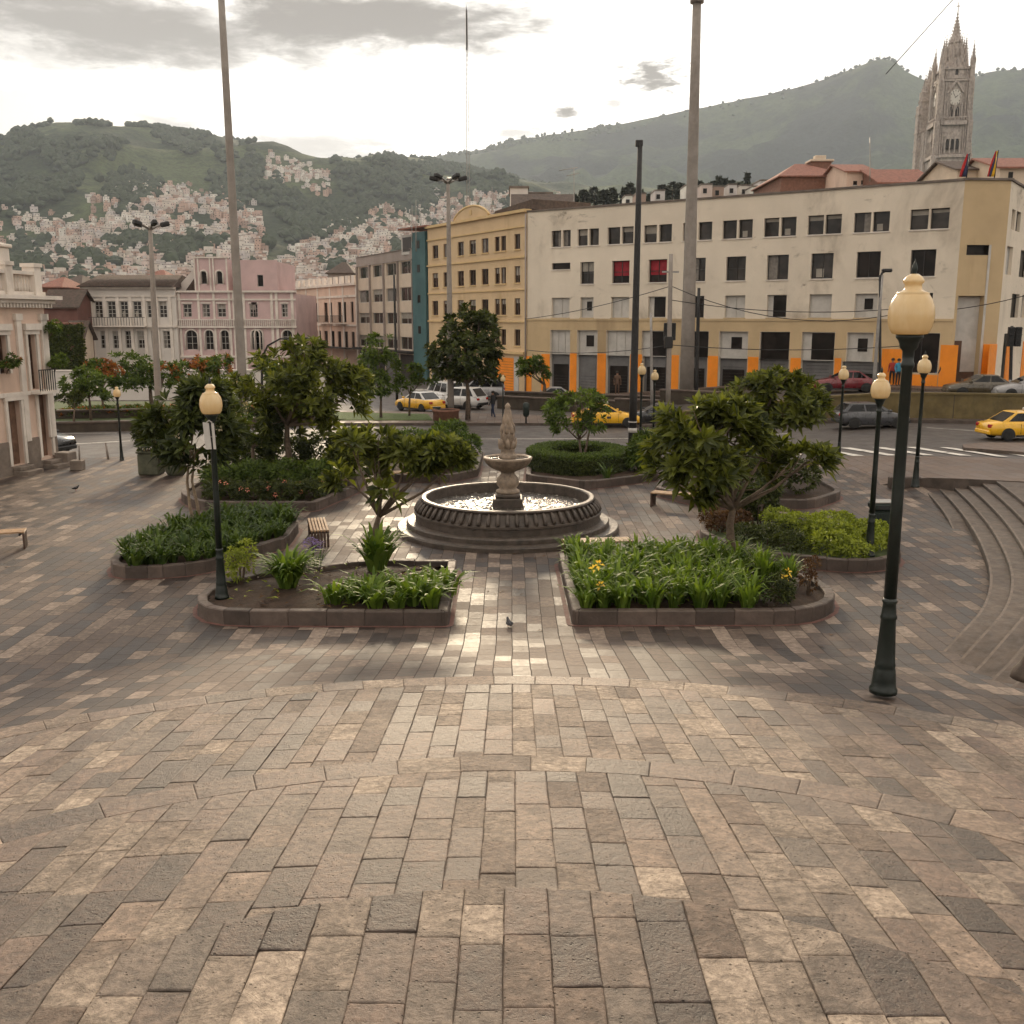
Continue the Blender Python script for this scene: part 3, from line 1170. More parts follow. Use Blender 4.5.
def addw(row, a, b, style='glass', nv=1, nh=1, fn=c3):
    z0, z1, py = rows[row]
    r = (UZ(fn(a), py), UZ(fn(b), py), z0, z1)
    holes.append(r)
    wins.append((r, style, nv, nh))


for a, b in ((145, 180), (186, 215), (240, 277), (283, 318), (350, 396), (402, 445), (483, 530), (538, 585), (625, 672), (682, 732), (770, 822), (829, 880)):
    addw('r1', a, b)
for a, b in ((-15, 40), (47, 103), (145, 203), (209, 268), (313, 375), (382, 443), (518, 584), (592, 660)):
    addw('r1', a, b, fn=c4)
z0, z1, _ = rows['r2']
r = (UZ(c3(145), 265), UZ(c3(213), 265), 9.62, 10.1)
holes.append(r); wins.append((r, 'dark', 1, 1))
for a, b, s in ((250, 300, 'glass'), (366, 430, 'red'), (500, 567, 'red'), (654, 708, 'glass'), (783, 855, 'glass')):
    addw('r2', a, b, s, 2, 2)
for a, b, s in ((-4, 75, 'glass'), (157, 238, 'glass'), (323, 410, 'dark'), (520, 612, 'dark')):
    addw('r2', a, b, s, 2, 1, c4)
for a, b, s in ((145, 210, 'white'), (250, 298, 'small'), (363, 428, 'white'), (498, 562, 'half'), (654, 702, 'dark'), (778, 852, 'white')):
    addw('r3', a, b, s, 2 if s == 'white' else 1, 1)
for a, b, s in ((-4, 67, 'half'), (150, 232, 'white'), (317, 400, 'small'), (512, 600, 'dark')):
    addw('r3', a, b, s, 1, 1, c4)
for a, b, s in ((140, 212, 'white'), (238, 312, 'small'), (345, 440, 'white'), (475, 570, 'half'), (645, 718, 'dark'), (757, 862, 'small')):
    addw('r4', a, b, s, 3 if s == 'white' else 1, 1)
for a, b, s in ((-30, 78, 'dark'), (124, 243, 'half'), (288, 384, 'small')):
    addw('r4', a, b, s, 1, 1, c4)
# shop fronts
shops = []
for a, b in ((140, 210), (238, 310), (345, 428), (478, 580), (612, 712), (755, 858), (902, 1010)):
    u0, u1 = UZ(c3(a), 375), UZ(c3(b), 375)
    shops.append((u0, u1, upper_z(fb.o[0] + u0 * fb.d[0]) - 0.1, 3.2))
for a, b in ((120, 238), (268, 408)):
    u0, u1 = UZ(c4(a), 375), UZ(c4(b), 375)
    shops.append((u0, u1, upper_z(fb.o[0] + u0 * fb.d[0]) - 0.1, 3.2))
# tall black shop doorway near the corner
r = (UZ(c4(487), 360), UZ(c4(622), 360), 2.6, 5.05)
holes.append(r); wins.append((r, 'dark', 2, 1))
mb = MB()
wall(mb, 0, LB, -0.6, TOP, holes + shops, 0.32, M['cream_wall'])
mb.box(0.0, LB - 0.2, 0.39, 13.0, -0.6, TOP - 0.5, M['cream_wall'])
mb.build('wall', fb.e)
for r, s_, nv, nh in wins:
    window(fb.e, r, 0.3, s_, nv, nh)
t = MB()
t.box(-0.02, LB + 0.05, -0.1, 0.5, TOP + 0.003, TOP + 0.13, M['flat_roof'])
t.build('roof_coping', fb.e)
t = MB()
t.box(0.0, LB, -0.07, -0.003, 5.78, 5.93, M['tan_wall'])
us = sorted(h[0] for h in holes if 3.3 < h[2] < 3.4) + [LB]
t.build('ledge', fb.e)
# tan lower band painted between the openings
t = MB()
lowh = [h for h in holes if h[3] < 5.6] + shops
us_ = sorted(set([0.0, LB] + [h[0] for h in lowh] + [h[1] for h in lowh]))
wall(t, 0.003, LB - 0.003, -0.5, 5.775, [(h[0] - 0.02, h[1] + 0.02, h[2] - 0.02, h[3] + 0.02) for h in lowh], 0.004, M['tan_wall'], y=-0.012)
t.build('painted_band', fb.e)
for (u0, u1, z0, z1) in shops:
    s_ = MB()
    s_.box(u0, u1, 0.26, 0.33, z0, z1, M['panel_grey'])
    s_.box(u0 + (u1 - u0) * 0.1, u1 - (u1 - u0) * 0.14, 0.22, 0.262, z0, z1 - 0.75, M['glass_dark' if R.random() < 0.5 else 'panel_grey'])
    o = s_.build('shopfront', fb.e)
    d_ = MB()
    for q in range(7):
        zz = z0 + 0.3 + q * 0.22
        d_.box(u0 + (u1 - u0) * 0.12, u1 - (u1 - u0) * 0.16, 0.205, 0.219, zz, zz + 0.02, M['frame_dark'])
    d_.build('shutter', o)
for a, b, zt, fn in ((48, 72, 3.0, c3), (108, 138, 3.2, c3), (212, 236, 3.3, c3), (312, 343, 3.35, c3), (432, 474, 3.35, c3), (583, 609, 3.35, c3), (715, 752, 3.35, c3), (861, 899, 3.35, c3),
                     (80, 118, 3.35, c4), (241, 265, 3.4, c4), (412, 485, 4.05, c4), (624, 688, 4.35, c4)):
    o_ = MB()
    u0, u1 = UZ(fn(a), 375), UZ(fn(b), 375)
    o_.box(u0, u1, -0.04, -0.0145, -0.5, zt, M['orange'])
    o_.build('orange_column', fb.e)
o_ = MB()
o_.box(UZ(c4(527), 375) , UZ(c4(621), 375), -0.038, -0.0145, 0.5, 2.5, M['orange'])
o_.build('orange_panel', fb.e)
t = MB()
for r in holes:
    if r[2] > 5.9:
        sill(t, r, M['tan_wall'] if r[2] < 6.3 else M['white_trim'], 0.07, 0.08, 0.05)
t.build('sill', fb.e)
# drain pipe
o_ = MB()
u = UZ(c3(52), 300)
o_.tube([(u, -0.1, 0), (u, -0.1, 13.9)], 0.07, M['grey_wall'], 8)
o_.build('drain_pipe', fb.e)

# chamfered corner and right wing: same building, local frame of its own part
ca = Vector((fb.o[0] + LB * fb.d[0], fb.o[1] + LB * fb.d[1], 0))
cb = at(1002, 285, ca.y + 0.2); cb.z = 0
inv = Matrix.Translation(Vector((fb.o[0], fb.o[1], 0))) @ Matrix.Rotation(math.atan2(fb.d[1], fb.d[0]), 4, 'Z')
inv = inv.inverted()


class Sub:
    def __init__(s, a, b):
        d = b - a
        s.L = d.length
        d.normalize()
        s.o, s.d = (a.x, a.y), (d.x, d.y)
        s.M = inv @ Matrix.Translation(a) @ Matrix.Rotation(math.atan2(d.y, d.x), 4, 'Z')
    at = Facade.at
    u = Facade.u


cf = Sub(ca, cb)
mb = MB()
c6u = lambda c: cf.u(940 + c * 0.2344, 280)
ho = [(c6u(103), c6u(205), 9.7, 10.3), (c6u(84), c6u(196), 1.7, 7.3)]
wall(mb, 0, cf.L, -0.6, TOP + 0.02, ho, 0.5, M['tan_wall'])
mb.box(ho[1][0] - 0.05, ho[0][1] + 0.2, 0.48, 0.56, 1.6, 7.25, M['panel_white'])
mb.box(0.05, cf.L - 0.05, 0.57, 9, -0.6, TOP - 0.4, M['tan_wall'])
o = mb.build('corner_wall', fb.e)
o.matrix_local = cf.M
for nm, r, s_ in (('window', ho[0], 'dark'),):
    w_ = window(o, r, 0.3, s_)
d_ = MB()
u0, u1 = ho[1][0], ho[1][1]
d_.box(u0 + 0.03, u0 + (u1 - u0) * 0.42, 0.42, 0.475, 1.7, 4.6, M['frame_wood'])
d_.box(u0 + (u1 - u0) * 0.42, u1 - 0.02, 0.43, 0.475, 1.7, 2.7, M['frame_wood'])
d_.build('entrance_door', o)
d_ = MB()
d_.box(ho[1][1] + 0.003, ho[1][1] + 0.14, -0.05, 0.0, 1.7, 10.3, M['panel_white'])
d_.build('white_jamb', o)
d_ = MB()
d_.box(c6u(206) + 0.05, cf.L - 0.02, -0.04, -0.003, 0.8, 4.4, M['orange'])
d_.build('orange_panel', o)
d_ = MB()
d_.box(-0.1, cf.L + 0.1, -0.12, 0.4, TOP + 0.023, TOP + 0.15, M['flat_roof'])
d_.build('roof_coping', o)
ce = cb + Vector((9.0, 12.5, 0))
rf = Sub(cb, ce)
mb = MB()
c6 = lambda c, py: rf.u(940 + c * 0.2344, py)
ho = []
for z0, z1, pr in ((11.3, 12.5, ((285, 300), (306, 324), (345, 372))), (8.6, 10.3, ((278, 304), (338, 372))), (6.0, 7.5, ((262, 290), (318, 350), (362, 380))), (2.0, 5.0, ((240, 276), (300, 345)))):
    for a, b in pr:
        if c6(a, 270) > 0.1:
            ho.append((c6(a, 270), c6(b, 270), z0, z1))
wall(mb, 0, rf.L, -0.6, TOP, ho, 0.3, M['cream_wall'])
mb.box(0.3, rf.L, 0.37, 8, -0.6, TOP - 0.5, M['cream_wall'])
o = mb.build('side_wall', fb.e)
o.matrix_local = rf.M
for i, r in enumerate(ho):
    window(o, r, 0.28, 'dark' if i % 3 else 'white', 1, 1)
d_ = MB()
for a, b in ((205, 236), (278, 298), (347, 372)):
    d_.box(c6(a, 360), c6(b, 360), -0.04, -0.003, 0.8, 4.4, M['orange'])
d_.build('orange_column', o)
d_ = MB()
d_.box(-0.05, rf.L, -0.1, 0.4, TOP + 0.004, TOP + 0.13, M['flat_roof'])
d_.build('roof_coping', o)

# --- ochre building ---------------------------------------------------------
dF = (-0.815, 0.579)


def fac(name, label, p0, p1):
    a = at(p1[0], 330, p1[1])
    b = at(p0[0], 330, p0[1])
    s0, s1 = 0, math.hypot(a.x - b.x, a.y - b.y)
    f = Facade(name, label, 'building', a, (b[0] - a[0], b[1] - a[1]))
    f.L = s1 - s0
    return f


c2 = lambda c: 256 + c * 0.27344
fy = fac('apartment_building', 'ochre four storey building with an arched gable on its parapet', (526.5, 80.6), (429, 96.0))
yz = [(fy.z(495, b), fy.z(495, a)) for a, b in ((237, 251.7), (268, 284), (299, 315), (329, 344.7))]
YT = fy.z(491, 218)
ho, wn = [], []
for a, b, wide in ((645, 666, 0), (685, 703, 0), (737, 760, 0), (780, 804, 0), (825, 850, 0), (873, 891, 0), (895, 914, 0), (945, 966, 0), (972, 990, 0)):
    for k, (z0, z1) in enumerate(yz):
        py = (245, 276, 306, 338)[k]
        if k == 3 and a < 860:
            continue
        r = (fy.u(c2(a), py), fy.u(c2(b), py), z0, z1)
        if r[1] > fy.L - 0.1:
            continue
        ho.append(r)
wall(mb := MB(), 0, fy.L, -0.6, YT, ho, 0.22, M['yellow_wall'])
mb.box(0, fy.L, 0.29, 12, -0.6, YT - 0.3, M['yellow_wall'])
mb.build('wall', fy.e)
for r in ho:
    window(fy.e, r, 0.2, 'glass', 2, 1, M['frame_wood'], 0.06)
t = MB()
for z, h, out in ((YT + 0.003, 0.22, 0.28), (yz[0][1] + 0.45, 0.12, 0.12), (yz[0][0] - 0.7, 0.14, 0.14), (yz[1][0] - 0.6, 0.1, 0.1), (yz[2][0] - 0.6, 0.14, 0.14), (3.1, 0.2, 0.3)):
    t.box(-0.05 if z > YT else 0.02, fy.L + (0.04 if z > YT else -0.02), -out, -0.004 if z < YT else 0.4, z, z + h, M['yellow_trim'])
t.build('cornice', fy.e)
t = MB()
g0, g1 = fy.u(c2(728), 230), fy.u(c2(850), 230)
gm = (g0 + g1) / 2
hw = (g1 - g0) / 2
YG = YT + 0.23
poly = [(g0, YG)] + [(g1, YG)] + [(gm + hw * math.cos(a) , YG + 0.1 + 0.85 * math.sin(a) ** 1.5) for a in [PI * k / 14 for k in range(0, 15)]]
t.slabxz(poly, -0.06, 0.25, M['yellow_wall'])
ps = [(gm + (hw + 0.1) * math.cos(PI * k / 14), -0.04, YG + 0.12 + 0.92 * math.sin(PI * k / 14) ** 1.5) for k in range(15)]
t.tube(ps, 0.1, M['yellow_trim'], 6)
t.box(gm - 0.2, gm + 0.2, -0.1, -0.062, YG + 0.3, YG + 0.72, M['yellow_trim'])
t.build('gable', fy.e)
t = MB()
for r in ho:
    sill(t, r, M['yellow_trim'])
t.build('sill', fy.e)
t = MB()
t.slabxz([(gm + hw, YT), (fy.L, YG), (fy.L, YG + 0.75), (gm + hw + 0.2, YG + 0.35)], 0.5, 6, M['tile_dark'])
t.build('roof', fy.e)
t = MB()
u0, u1 = fy.u(492, 380), fy.u(514, 380)
t.box(u0, u1, -0.05, -0.005, -0.4, 2.75, M['orange'])
t.box(u1 + 0.05, u1 + 0.8, -0.05, -0.005, -0.4, 2.9, M['panel_white'])
for q in range(12):
    t.box(u0 + 0.05, u1 - 0.05, -0.062, -0.0505, q * 0.22, q * 0.22 + 0.02, M['frame_wood'])
t.build('garage_door', fy.e)
for k in range(3):
    t = MB()
    u0 = 0.6 + k * 3.2
    t.box(u0, u0 + 2.6, -0.05, -0.005, -0.4, 2.7, M['panel_grey'] if k != 1 else M['panel_white'])
    t.build('shopfront', fy.e)

# --- grey office block with the teal stair tower ------------------------------
fg = fac('office_building', 'grey four storey office block with bands of windows between thin fins', (415, 98.4), (359, 114.0))
ho = []
gz = [(fg.z(386, b), fg.z(386, a)) for a, b in ((264, 276), (288.7, 301.8), (312.7, 323.7), (336, 348))]
GT = fg.z(386, 253.5)
for a, b in ((377, 418), (427, 468), (477, 520), (528, 573)):
    for k, (z0, z1) in enumerate(gz):
        py = (267, 296, 318, 342)[k]
        ho.append((max(0.03, fg.u(c2(a), py)), min(fg.L - 0.03, fg.u(c2(b), py)), z0, z1))
wall(mb := MB(), 0, fg.L, -0.6, GT, ho, 0.25, M['spandrel'])
mb.box(0, fg.L, 0.32, 11, -0.6, GT - 0.3, M['grey_wall'])
mb.build('wall', fg.e)
for r in ho:
    window(fg.e, r, 0.22, 'glass', 2, 1, M['frame_pale'], 0.05)
t = MB()
t.box(0, fg.L, -0.1, -0.004, gz[0][1] + 0.1, GT, M['grey_wall'])
t.box(-0.05, fg.L, -0.15, 0.4, GT + 0.003, GT + 0.1, M['flat_roof'])
t.build('parapet', fg.e)
t = MB()
for c in (372, 421, 471, 523, 577):
    u = min(fg.L - 0.1, max(0.1, fg.u(c2(c), 300)))
    t.box(u - 0.09, u + 0.09, -0.22, -0.004, 2.8, gz[0][1] + 0.09, M['grey_wall'])
t.build('fin', fg.e)
t = MB()
t.box(0, fg.L, -0.9, -0.004, 2.55, 2.78, M['frame_dark'])
t.build('canopy', fg.e)
t = MB()
for k in range(4):
    t.box(0.2 + k * fg.L / 4, -0.2 + (k + 1) * fg.L / 4, -0.03, -0.004, -0.3, 2.4, M['frame_dark'] if k % 2 else M['panel_grey'])
t.build('shopfront', fg.e)

ft = fac('stair_tower', 'narrow teal windowless stair tower between the grey office and the ochre building', (428.5, 96.2), (415.5, 98.2))
t = MB()
TT = ft.z(421, 232)
t.box(0, ft.L, -0.25, 9, -0.6, TT, M['teal'])
t.box(-2.2, ft.L + 0.6, -0.5, 6, TT + 0.35, TT + 0.5, M['tile_red'])
t.build('wall', ft.e)
t = MB()
t.box(-2.6, -0.02, 0.1, 3, TT - 1.9, TT - 0.1, M['panel_white'])
t.box(-2.3, -0.7, 0.05, 0.097, TT - 1.6, TT - 0.3, M['frame_dark'])
t.build('roof_cabin', ft.e)
for z in (4.5, 7.4, 10.2, 12.4):
    t = MB()
    t.box(ft.L * 0.4, ft.L * 0.6, -0.275, -0.253, z, z + 0.7, M['glass_dark'])
    t.build('window', ft.e)

# --- peach two storey house ---------------------------------------------------
fp = fac('colonial_house', 'peach two storey colonial house with balconies and a merlon parapet', (358, 114.5), (297, 134))
pz = [(fp.z(330, b), fp.z(330, a)) for a, b in ((302.5, 322), (331, 348))]
PT = fp.z(330, 287)
PP = fp.z(330, 277.5) - PT
ho = []
wr = []
for a, b in ((150, 158), (170, 183), (189, 200), (212, 226), (249, 262), (267, 279), (299, 312), (317, 330), (346, 357)):
    ho.append((fp.u(c2(a), 312), fp.u(c2(b), 312), *pz[0]))
for i in range(9):
    a = 152 + i * 24.5
    ho.append((fp.u(c2(a), 340), fp.u(c2(a + 13), 340), *pz[1]))
ho = [h for h in ho if h[0] > 0.05 and h[1] < fp.L - 0.05]
wall(mb := MB(), 0, fp.L, -0.6, PT, ho, 0.25, M['peach_wall'])
mb.box(0, fp.L, 0.32, 10, -0.6, PT - 0.2, M['peach_wall'])
mb.build('wall', fp.e)
for r in ho:
    window(fp.e, r, 0.22, 'dark', 2, 2, M['frame_wood'], 0.05)
t = MB()
t.box(-0.05, fp.L, -0.3, 0.3, PT + 0.003, PT + 0.25, M['white_trim'])
t.box(0, fp.L, -0.12, -0.004, pz[0][1] + 0.5, pz[0][1] + 0.75, M['white_trim'])
t.box(0, fp.L, -0.12, -0.004, pz[0][0] - 0.45, pz[0][0] - 0.25, M['white_trim'])
for i in range(11):
    u = fp.L * (i + 0.3) / 11
    t.box(u, u + 0.9, -0.1, 0.2, PT + 0.253, PT + PP, M['white_trim'])
t.build('parapet', fp.e)
t = MB()
for i in range(6):
    u = fp.L * i / 5
    u = min(max(u, 0.15), fp.L - 0.15)
    t.box(u - 0.2, u + 0.2, -0.08, -0.004, 0, PT, M['white_trim'])
t.build('pilaster', fp.e)
for a, b in ((160, 206), (240, 284), (292, 336)):
    t = MB()
    u0, u1 = fp.u(c2(a), 318), fp.u(c2(b), 318)
    zb_ = pz[0][0] - 0.2
    t.box(u0, u1, -0.7, -0.125, zb_, zb_ + 0.1, M['white_trim'])
    for q in range(12):
        u = u0 + (u1 - u0) * q / 11
        t.box(u - 0.02, u + 0.02, -0.69, -0.65, zb_ + 0.103, zb_ + 0.9, M['black_iron'])
    t.box(u0, u1, -0.7, -0.64, zb_ + 0.9, zb_ + 0.96, M['black_iron'])
    t.build('balcony', fp.e)
t = MB()
t.box(0.2, fp.L - 0.2, -1.1, -0.1, 2.5, 2.62, M['frame_dark'])
t.build('shop_awning', fp.e)

# --- pink and white colonial houses -------------------------------------------
c1 = lambda c: c * 0.27344


def frontal(name, label, px0, px1, Y):
    a, b = at(px0, 330, Y), at(px1, 330, Y)
    f = Facade(name, label, 'building', (a.x, a.y), (1, 0.0))
    f.L = b.x - a.x
    return f


def arch(mb, r, m, mtrim, y=-0.05):
    """round head moulding over an opening"""
    u0, u1, z0, z1 = r
    um, hw = (u0 + u1) / 2, (u1 - u0) / 2
    pts = [(um + (hw + 0.08) * math.cos(PI * k / 10), y, z1 - hw + (hw + 0.08) * math.sin(PI * k / 10)) for k in range(11)]
    pts = [(u1 + 0.08, y, z0)] + pts + [(u0 - 0.08, y, z0)]
    mb.tube(pts, 0.09, mtrim, 6)


fk = frontal('pink_house', 'pink three storey colonial house with white arches and a raised central block', 178, 297, 106)
fku = lambda c, py=320: fk.u(c1(c), py)
ku = lambda c, py=320: fk.u(c2(c), py)
ho2 = [(fku(a), fku(b), 6.05, 7.4) for a, b in ((672, 703), (742, 770), (797, 828), (915, 937))] + [(ku(95), ku(118), 6.05, 7.4), (ku(-10), ku(8), 6.05, 7.4)]
ho3 = [(fku(a), fku(b), 2.7, 4.7) for a, b in ((677, 718), (748, 777), (805, 834), (918, 945))] + [(ku(95), ku(131), 2.7, 4.7), (ku(-5), ku(20), 2.7, 4.7)]
ho4 = [(fku(a), fku(b), -0.2, 1.8) for a, b in ((690, 715), (755, 775), (810, 838))]
wall(mb := MB(), 0, fk.L, -0.6, 8.55, ho2 + ho3 + ho4, 0.25, M['pink_wall'])
mb.box(0, fk.L, 0.32, 11, -0.6, 8.4, M['pink_wall'])
mb.build('wall', fk.e)
u0, u1 = fku(718), fku(842)
ht = [(fku(a), fku(b), 9.4, 10.7) for a, b in ((743, 764), (800, 821))]
wall(mb := MB(), u0, u1, 8.76, 12.0, ht, 0.25, M['pink_wall'], y=0.1)
mb.box(u0, u1, 0.42, 9, 8.5, 11.9, M['pink_wall'])
mb.build('tower_wall', fk.e)
u2, u3 = fku(882), ku(82)
hr = [(ku(8), ku(30), 9.15, 10.35)]
wall(mb := MB(), u2, u3, 8.76, 11.85, hr, 0.25, M['pink_wall'], y=0.4)
mb.box(u2, u3, 0.72, 9, 8.5, 11.7, M['pink_wall'])
mb.build('upper_wall', fk.e)
for r in ho2:
    window(fk.e, r, 0.22, 'glass', 2, 3, M['frame_pale'], 0.07)
for r in ho3 + ho4:
    window(fk.e, r, 0.22, 'dark', 2, 3, M['frame_pale'], 0.05)
for r in ht:
    window(fk.e, r, 0.32, 'dark', 1, 1, M['frame_pale'], 0.05)
for r in hr:
    window(fk.e, r, 0.62, 'dark', 1, 1, M['frame_pale'], 0.05)
t = MB()
t.box(-0.1, fk.L + 0.1, -0.3, 0.09, 8.553, 8.75, M['white_trim'])
t.box(0, fk.L, -0.16, -0.004, 7.75, 7.92, M['white_trim'])
t.box(0, fk.L, -0.3, -0.004, 4.95, 5.12, M['white_trim'])
t.box(0, fk.L, -0.2, -0.004, 1.9, 2.1, M['white_trim'])
for c in (646, 660, 730, 786, 842, 858, 895):
    t.box(fku(c) - 0.12, fku(c) + 0.12, -0.1, -0.004, 0, 8.55, M['white_trim'])
for c in (60, 78, 135):
    t.box(min(ku(c), fk.L - 0.2) - 0.14, min(ku(c), fk.L - 0.2) + 0.14, -0.1, -0.004, 0, 8.55, M['white_trim'])
for c in (722, 735, 778, 790, 838):
    t.box(fku(c) - 0.07, fku(c) + 0.07, -0.02, 0.096, 8.76, 12.0, M['white_trim'])
t.box(u0 - 0.1, u1 + 0.1, -0.05, 0.4, 12.003, 12.15, M['white_trim'])
for r in ho3 + ht:
    arch(t, r, None, M['white_trim'], -0.05 if r in ho3 else 0.05)
for r in ho2:
    t.box(r[0] - 0.14, r[1] + 0.14, -0.06, -0.004, r[3] + 0.02, r[3] + 0.16, M['white_trim'])
for i in range(60):
    u = fk.L * (i + 0.5) / 60
    t.box(u - 0.05, u + 0.05, -0.28, -0.2, 5.123, 5.75, M['white_trim'])
t.box(0, fk.L, -0.3, -0.18, 5.753, 5.85, M['white_trim'])
t.build('white_moulding', fk.e)
t = MB()
t.slabxz([(u0 - 2.6, 8.76), (u0 - 0.15, 8.76), (u0 - 0.15, 11.3)], 1.5, 7, M['white_wall'])
t.slabxz([(u0 - 1.4, 8.765), (u0 - 0.12, 8.765), (u0 - 0.12, 10.4)], 1.4, 1.49, M['tile_dark'])
t.build('lean_to_roof', fk.e)

fw_ = frontal('white_house', 'grey white two storey colonial house with tall windows and a dark tiled roof', 87, 178, 105.5)
wu = lambda c, py=320: fw_.u(c1(c), py)
ho = []
for a, b in ((350, 378), (396, 426), (443, 471), (490, 520), (541, 567), (585, 613)):
    ho.append((wu(a), wu(b), 6.0, 7.65))
    ho.append((wu(a + 12 - (a - 350) * 0.02), wu(b + 10 - (a - 350) * 0.02), 2.85, 4.65))
wall(mb := MB(), 0, fw_.L - 0.05, -0.6, 8.9, ho, 0.25, M['white_wall'])
mb.box(0, fw_.L - 0.05, 0.32, 11, -0.6, 8.7, M['white_wall'])
mb.build('wall', fw_.e)
for r in ho:
    window(fw_.e, r, 0.22, 'glass', 2, 4, M['frame_pale'], 0.06)
t = MB()
t.box(-0.2, fw_.L - 0.05, -0.4, 0.3, 8.903, 9.1, M['white_trim'])
t.box(-0.05, fw_.L - 0.05, -0.15, -0.004, 8.1, 8.25, M['white_trim'])
t.box(-0.05, fw_.L - 0.05, -0.3, -0.004, 5.0, 5.2, M['white_trim'])
for c in (338, 387, 435, 481, 530, 576, 625):
    u = wu(c)
    t.box(u - 0.16, u + 0.16, -0.12, -0.004, 1.0, 8.1, M['white_trim'])
for r in ho:
    t.box(r[0] - 0.12, r[1] + 0.12, -0.08, -0.004, r[3] + 0.03, r[3] + 0.2, M['white_trim'])
t.build('white_moulding', fw_.e)
t = MB()
L_ = fw_.L
t.add([(-0.5, -0.7, 9.1), (L_, -0.7, 9.1), (L_ - 0.1, 3.0, 10.4), (1.5, 3.0, 10.4), (-0.5, 9, 9.1), (L_, 9, 9.1)], [(0, 1, 2, 3), (3, 2, 5, 4), (0, 3, 4), (1, 5, 2)], M['tile_dark'])
for i in range(70):
    u = -0.4 + (L_ + 0.3) * i / 70
    t.tube([(u, -0.72, 9.12), (1.5 + (L_ - 1.6) * i / 70 if 0 else max(u, 0.6) , 2.9, 10.4)], 0.055, M['tile_dark'], 5)
t.build('roof', fw_.e)
t = MB()
for k in range(22):
    u = 0.3 + k * 0.28
    t.box(u, u + 0.03, -0.95, -0.9, 5.2, 6.0, M['black_iron'])
t.box(0.2, 6.4, -0.96, -0.89, 6.0, 6.05, M['black_iron'])
t.box(0.2, 6.4, -0.97, -0.31, 5.06, 5.18, M['white_trim'])
t.build('balcony', fw_.e)

# --- houses behind, left --------------------------------------------------------
def gable_house(name, label, x0, x1, y0, y1, z0, ze, zr, mw, mr, wins_=(), axis='x'):
    e = thing(name, label, 'house', ((x0 + x1) / 2, y0, z0))
    ox, oy = (x0 + x1) / 2, y0
    a, b, c, d = x0 - ox, x1 - ox, 0, y1 - y0
    h, r = ze - z0, zr - z0
    mb = MB()
    mb.box(a, b, c, d, 0, h, mw)
    if axis == 'x':
        mb.add([(a, c, h), (a, d, h), (a, (c + d) / 2, r), (b, c, h), (b, d, h), (b, (c + d) / 2, r)], [(0, 2, 1), (3, 4, 5)], mw)
    elif axis == 'y':
        mb.add([(a, c, h), (b, c, h), ((a + b) / 2, c, r), (a, d, h), (b, d, h), ((a + b) / 2, d, r)], [(0, 1, 2), (3, 5, 4)], mw)
    mb.build('wall', e)
    if axis != 'flat':
        t = MB()
        o_ = 0.35
        th_ = 0.16
        if axis == 'x':
            m_ = (c + d) / 2
            t.slabxz([(0, 0)], 0, 0, mr) if 0 else None
            for s_, q in ((c - o_, m_), (d + o_, m_)):
                k_ = (r - h) / (m_ - c)
                zz = h - o_ * k_
                t.add([(a - o_, s_, zz + 0.02), (b + o_, s_, zz + 0.02), (b + o_, q, r + 0.02), (a - o_, q, r + 0.02),
                       (a - o_, s_, zz + th_), (b + o_, s_, zz + th_), (b + o_, q, r + th_), (a - o_, q, r + th_)],
                      [(0, 1, 2, 3), (4, 5, 6, 7), (0, 1, 5, 4), (0, 3, 7, 4), (1, 2, 6, 5)], mr)
        elif axis == 'hip':
            i_ = min((b - a), (d - c)) * 0.42
            t.add([(a - o_, c - o_, h + 0.01), (b + o_, c - o_, h + 0.01), (b + o_, d + o_, h + 0.01), (a - o_, d + o_, h + 0.01),
                   (a + i_, (c + d) / 2, r), (b - i_, (c + d) / 2, r)], [(0, 1, 5, 4), (1, 2, 5), (2, 3, 4, 5), (3, 0, 4)], mr)
            t.box(a - o_, b + o_, c - o_, d + o_, h - 0.12, h + 0.006, mr)
        else:
            m_ = (a + b) / 2
            for s_ in (a - o_, b + o_):
                k_ = (r - h) / (m_ - a)
                zz = h - o_ * k_
                t.add([(s_, c - o_, zz + 0.02), (s_, d + o_, zz + 0.02), (m_, d + o_, r + 0.02), (m_, c - o_, r + 0.02),
                       (s_, c - o_, zz + th_), (s_, d + o_, zz + th_), (m_, d + o_, r + th_), (m_, c - o_, r + th_)],
                      [(0, 1, 2, 3), (4, 5, 6, 7), (0, 1, 5, 4), (0, 3, 7, 4), (1, 2, 6, 5), (3, 2, 6, 7)], mr)
        t.build('roof', e)
    else:
        t = MB()
        t.box(a - 0.1, b + 0.1, c - 0.1, d + 0.1, h + 0.003, h + 0.18, mr)
        t.build('roof_coping', e)
    for (p0, q0, p1, q1) in wins_:
        A0, B0 = at(p0, q1, y0), at(p1, q0, y0)
        t = MB()
        t.box(A0.x - ox, B0.x - ox, -0.05, -0.004, A0.z - z0, B0.z - z0, M['glass_dark'])
        t.box(A0.x - ox - 0.06, B0.x - ox + 0.06, -0.09, -0.004, A0.z - z0 - 0.1, A0.z - z0 - 0.005, M['frame_pale'])
        t.build('window', e)
    return e


def pxhouse(name, label, px0, px1, py_e, py_r, Y, dep, z0, mw, mr, axis='x', wins_=()):
    a, b = at(px0, py_e, Y), at(px1, py_e, Y)
    zr = at(px0, py_r, Y + (dep / 2 if axis in ('x', 'hip') else 0)).z
    return gable_house(name, label, a.x, b.x, Y, Y + dep, z0, a.z, zr, mw, mr, wins_, axis)


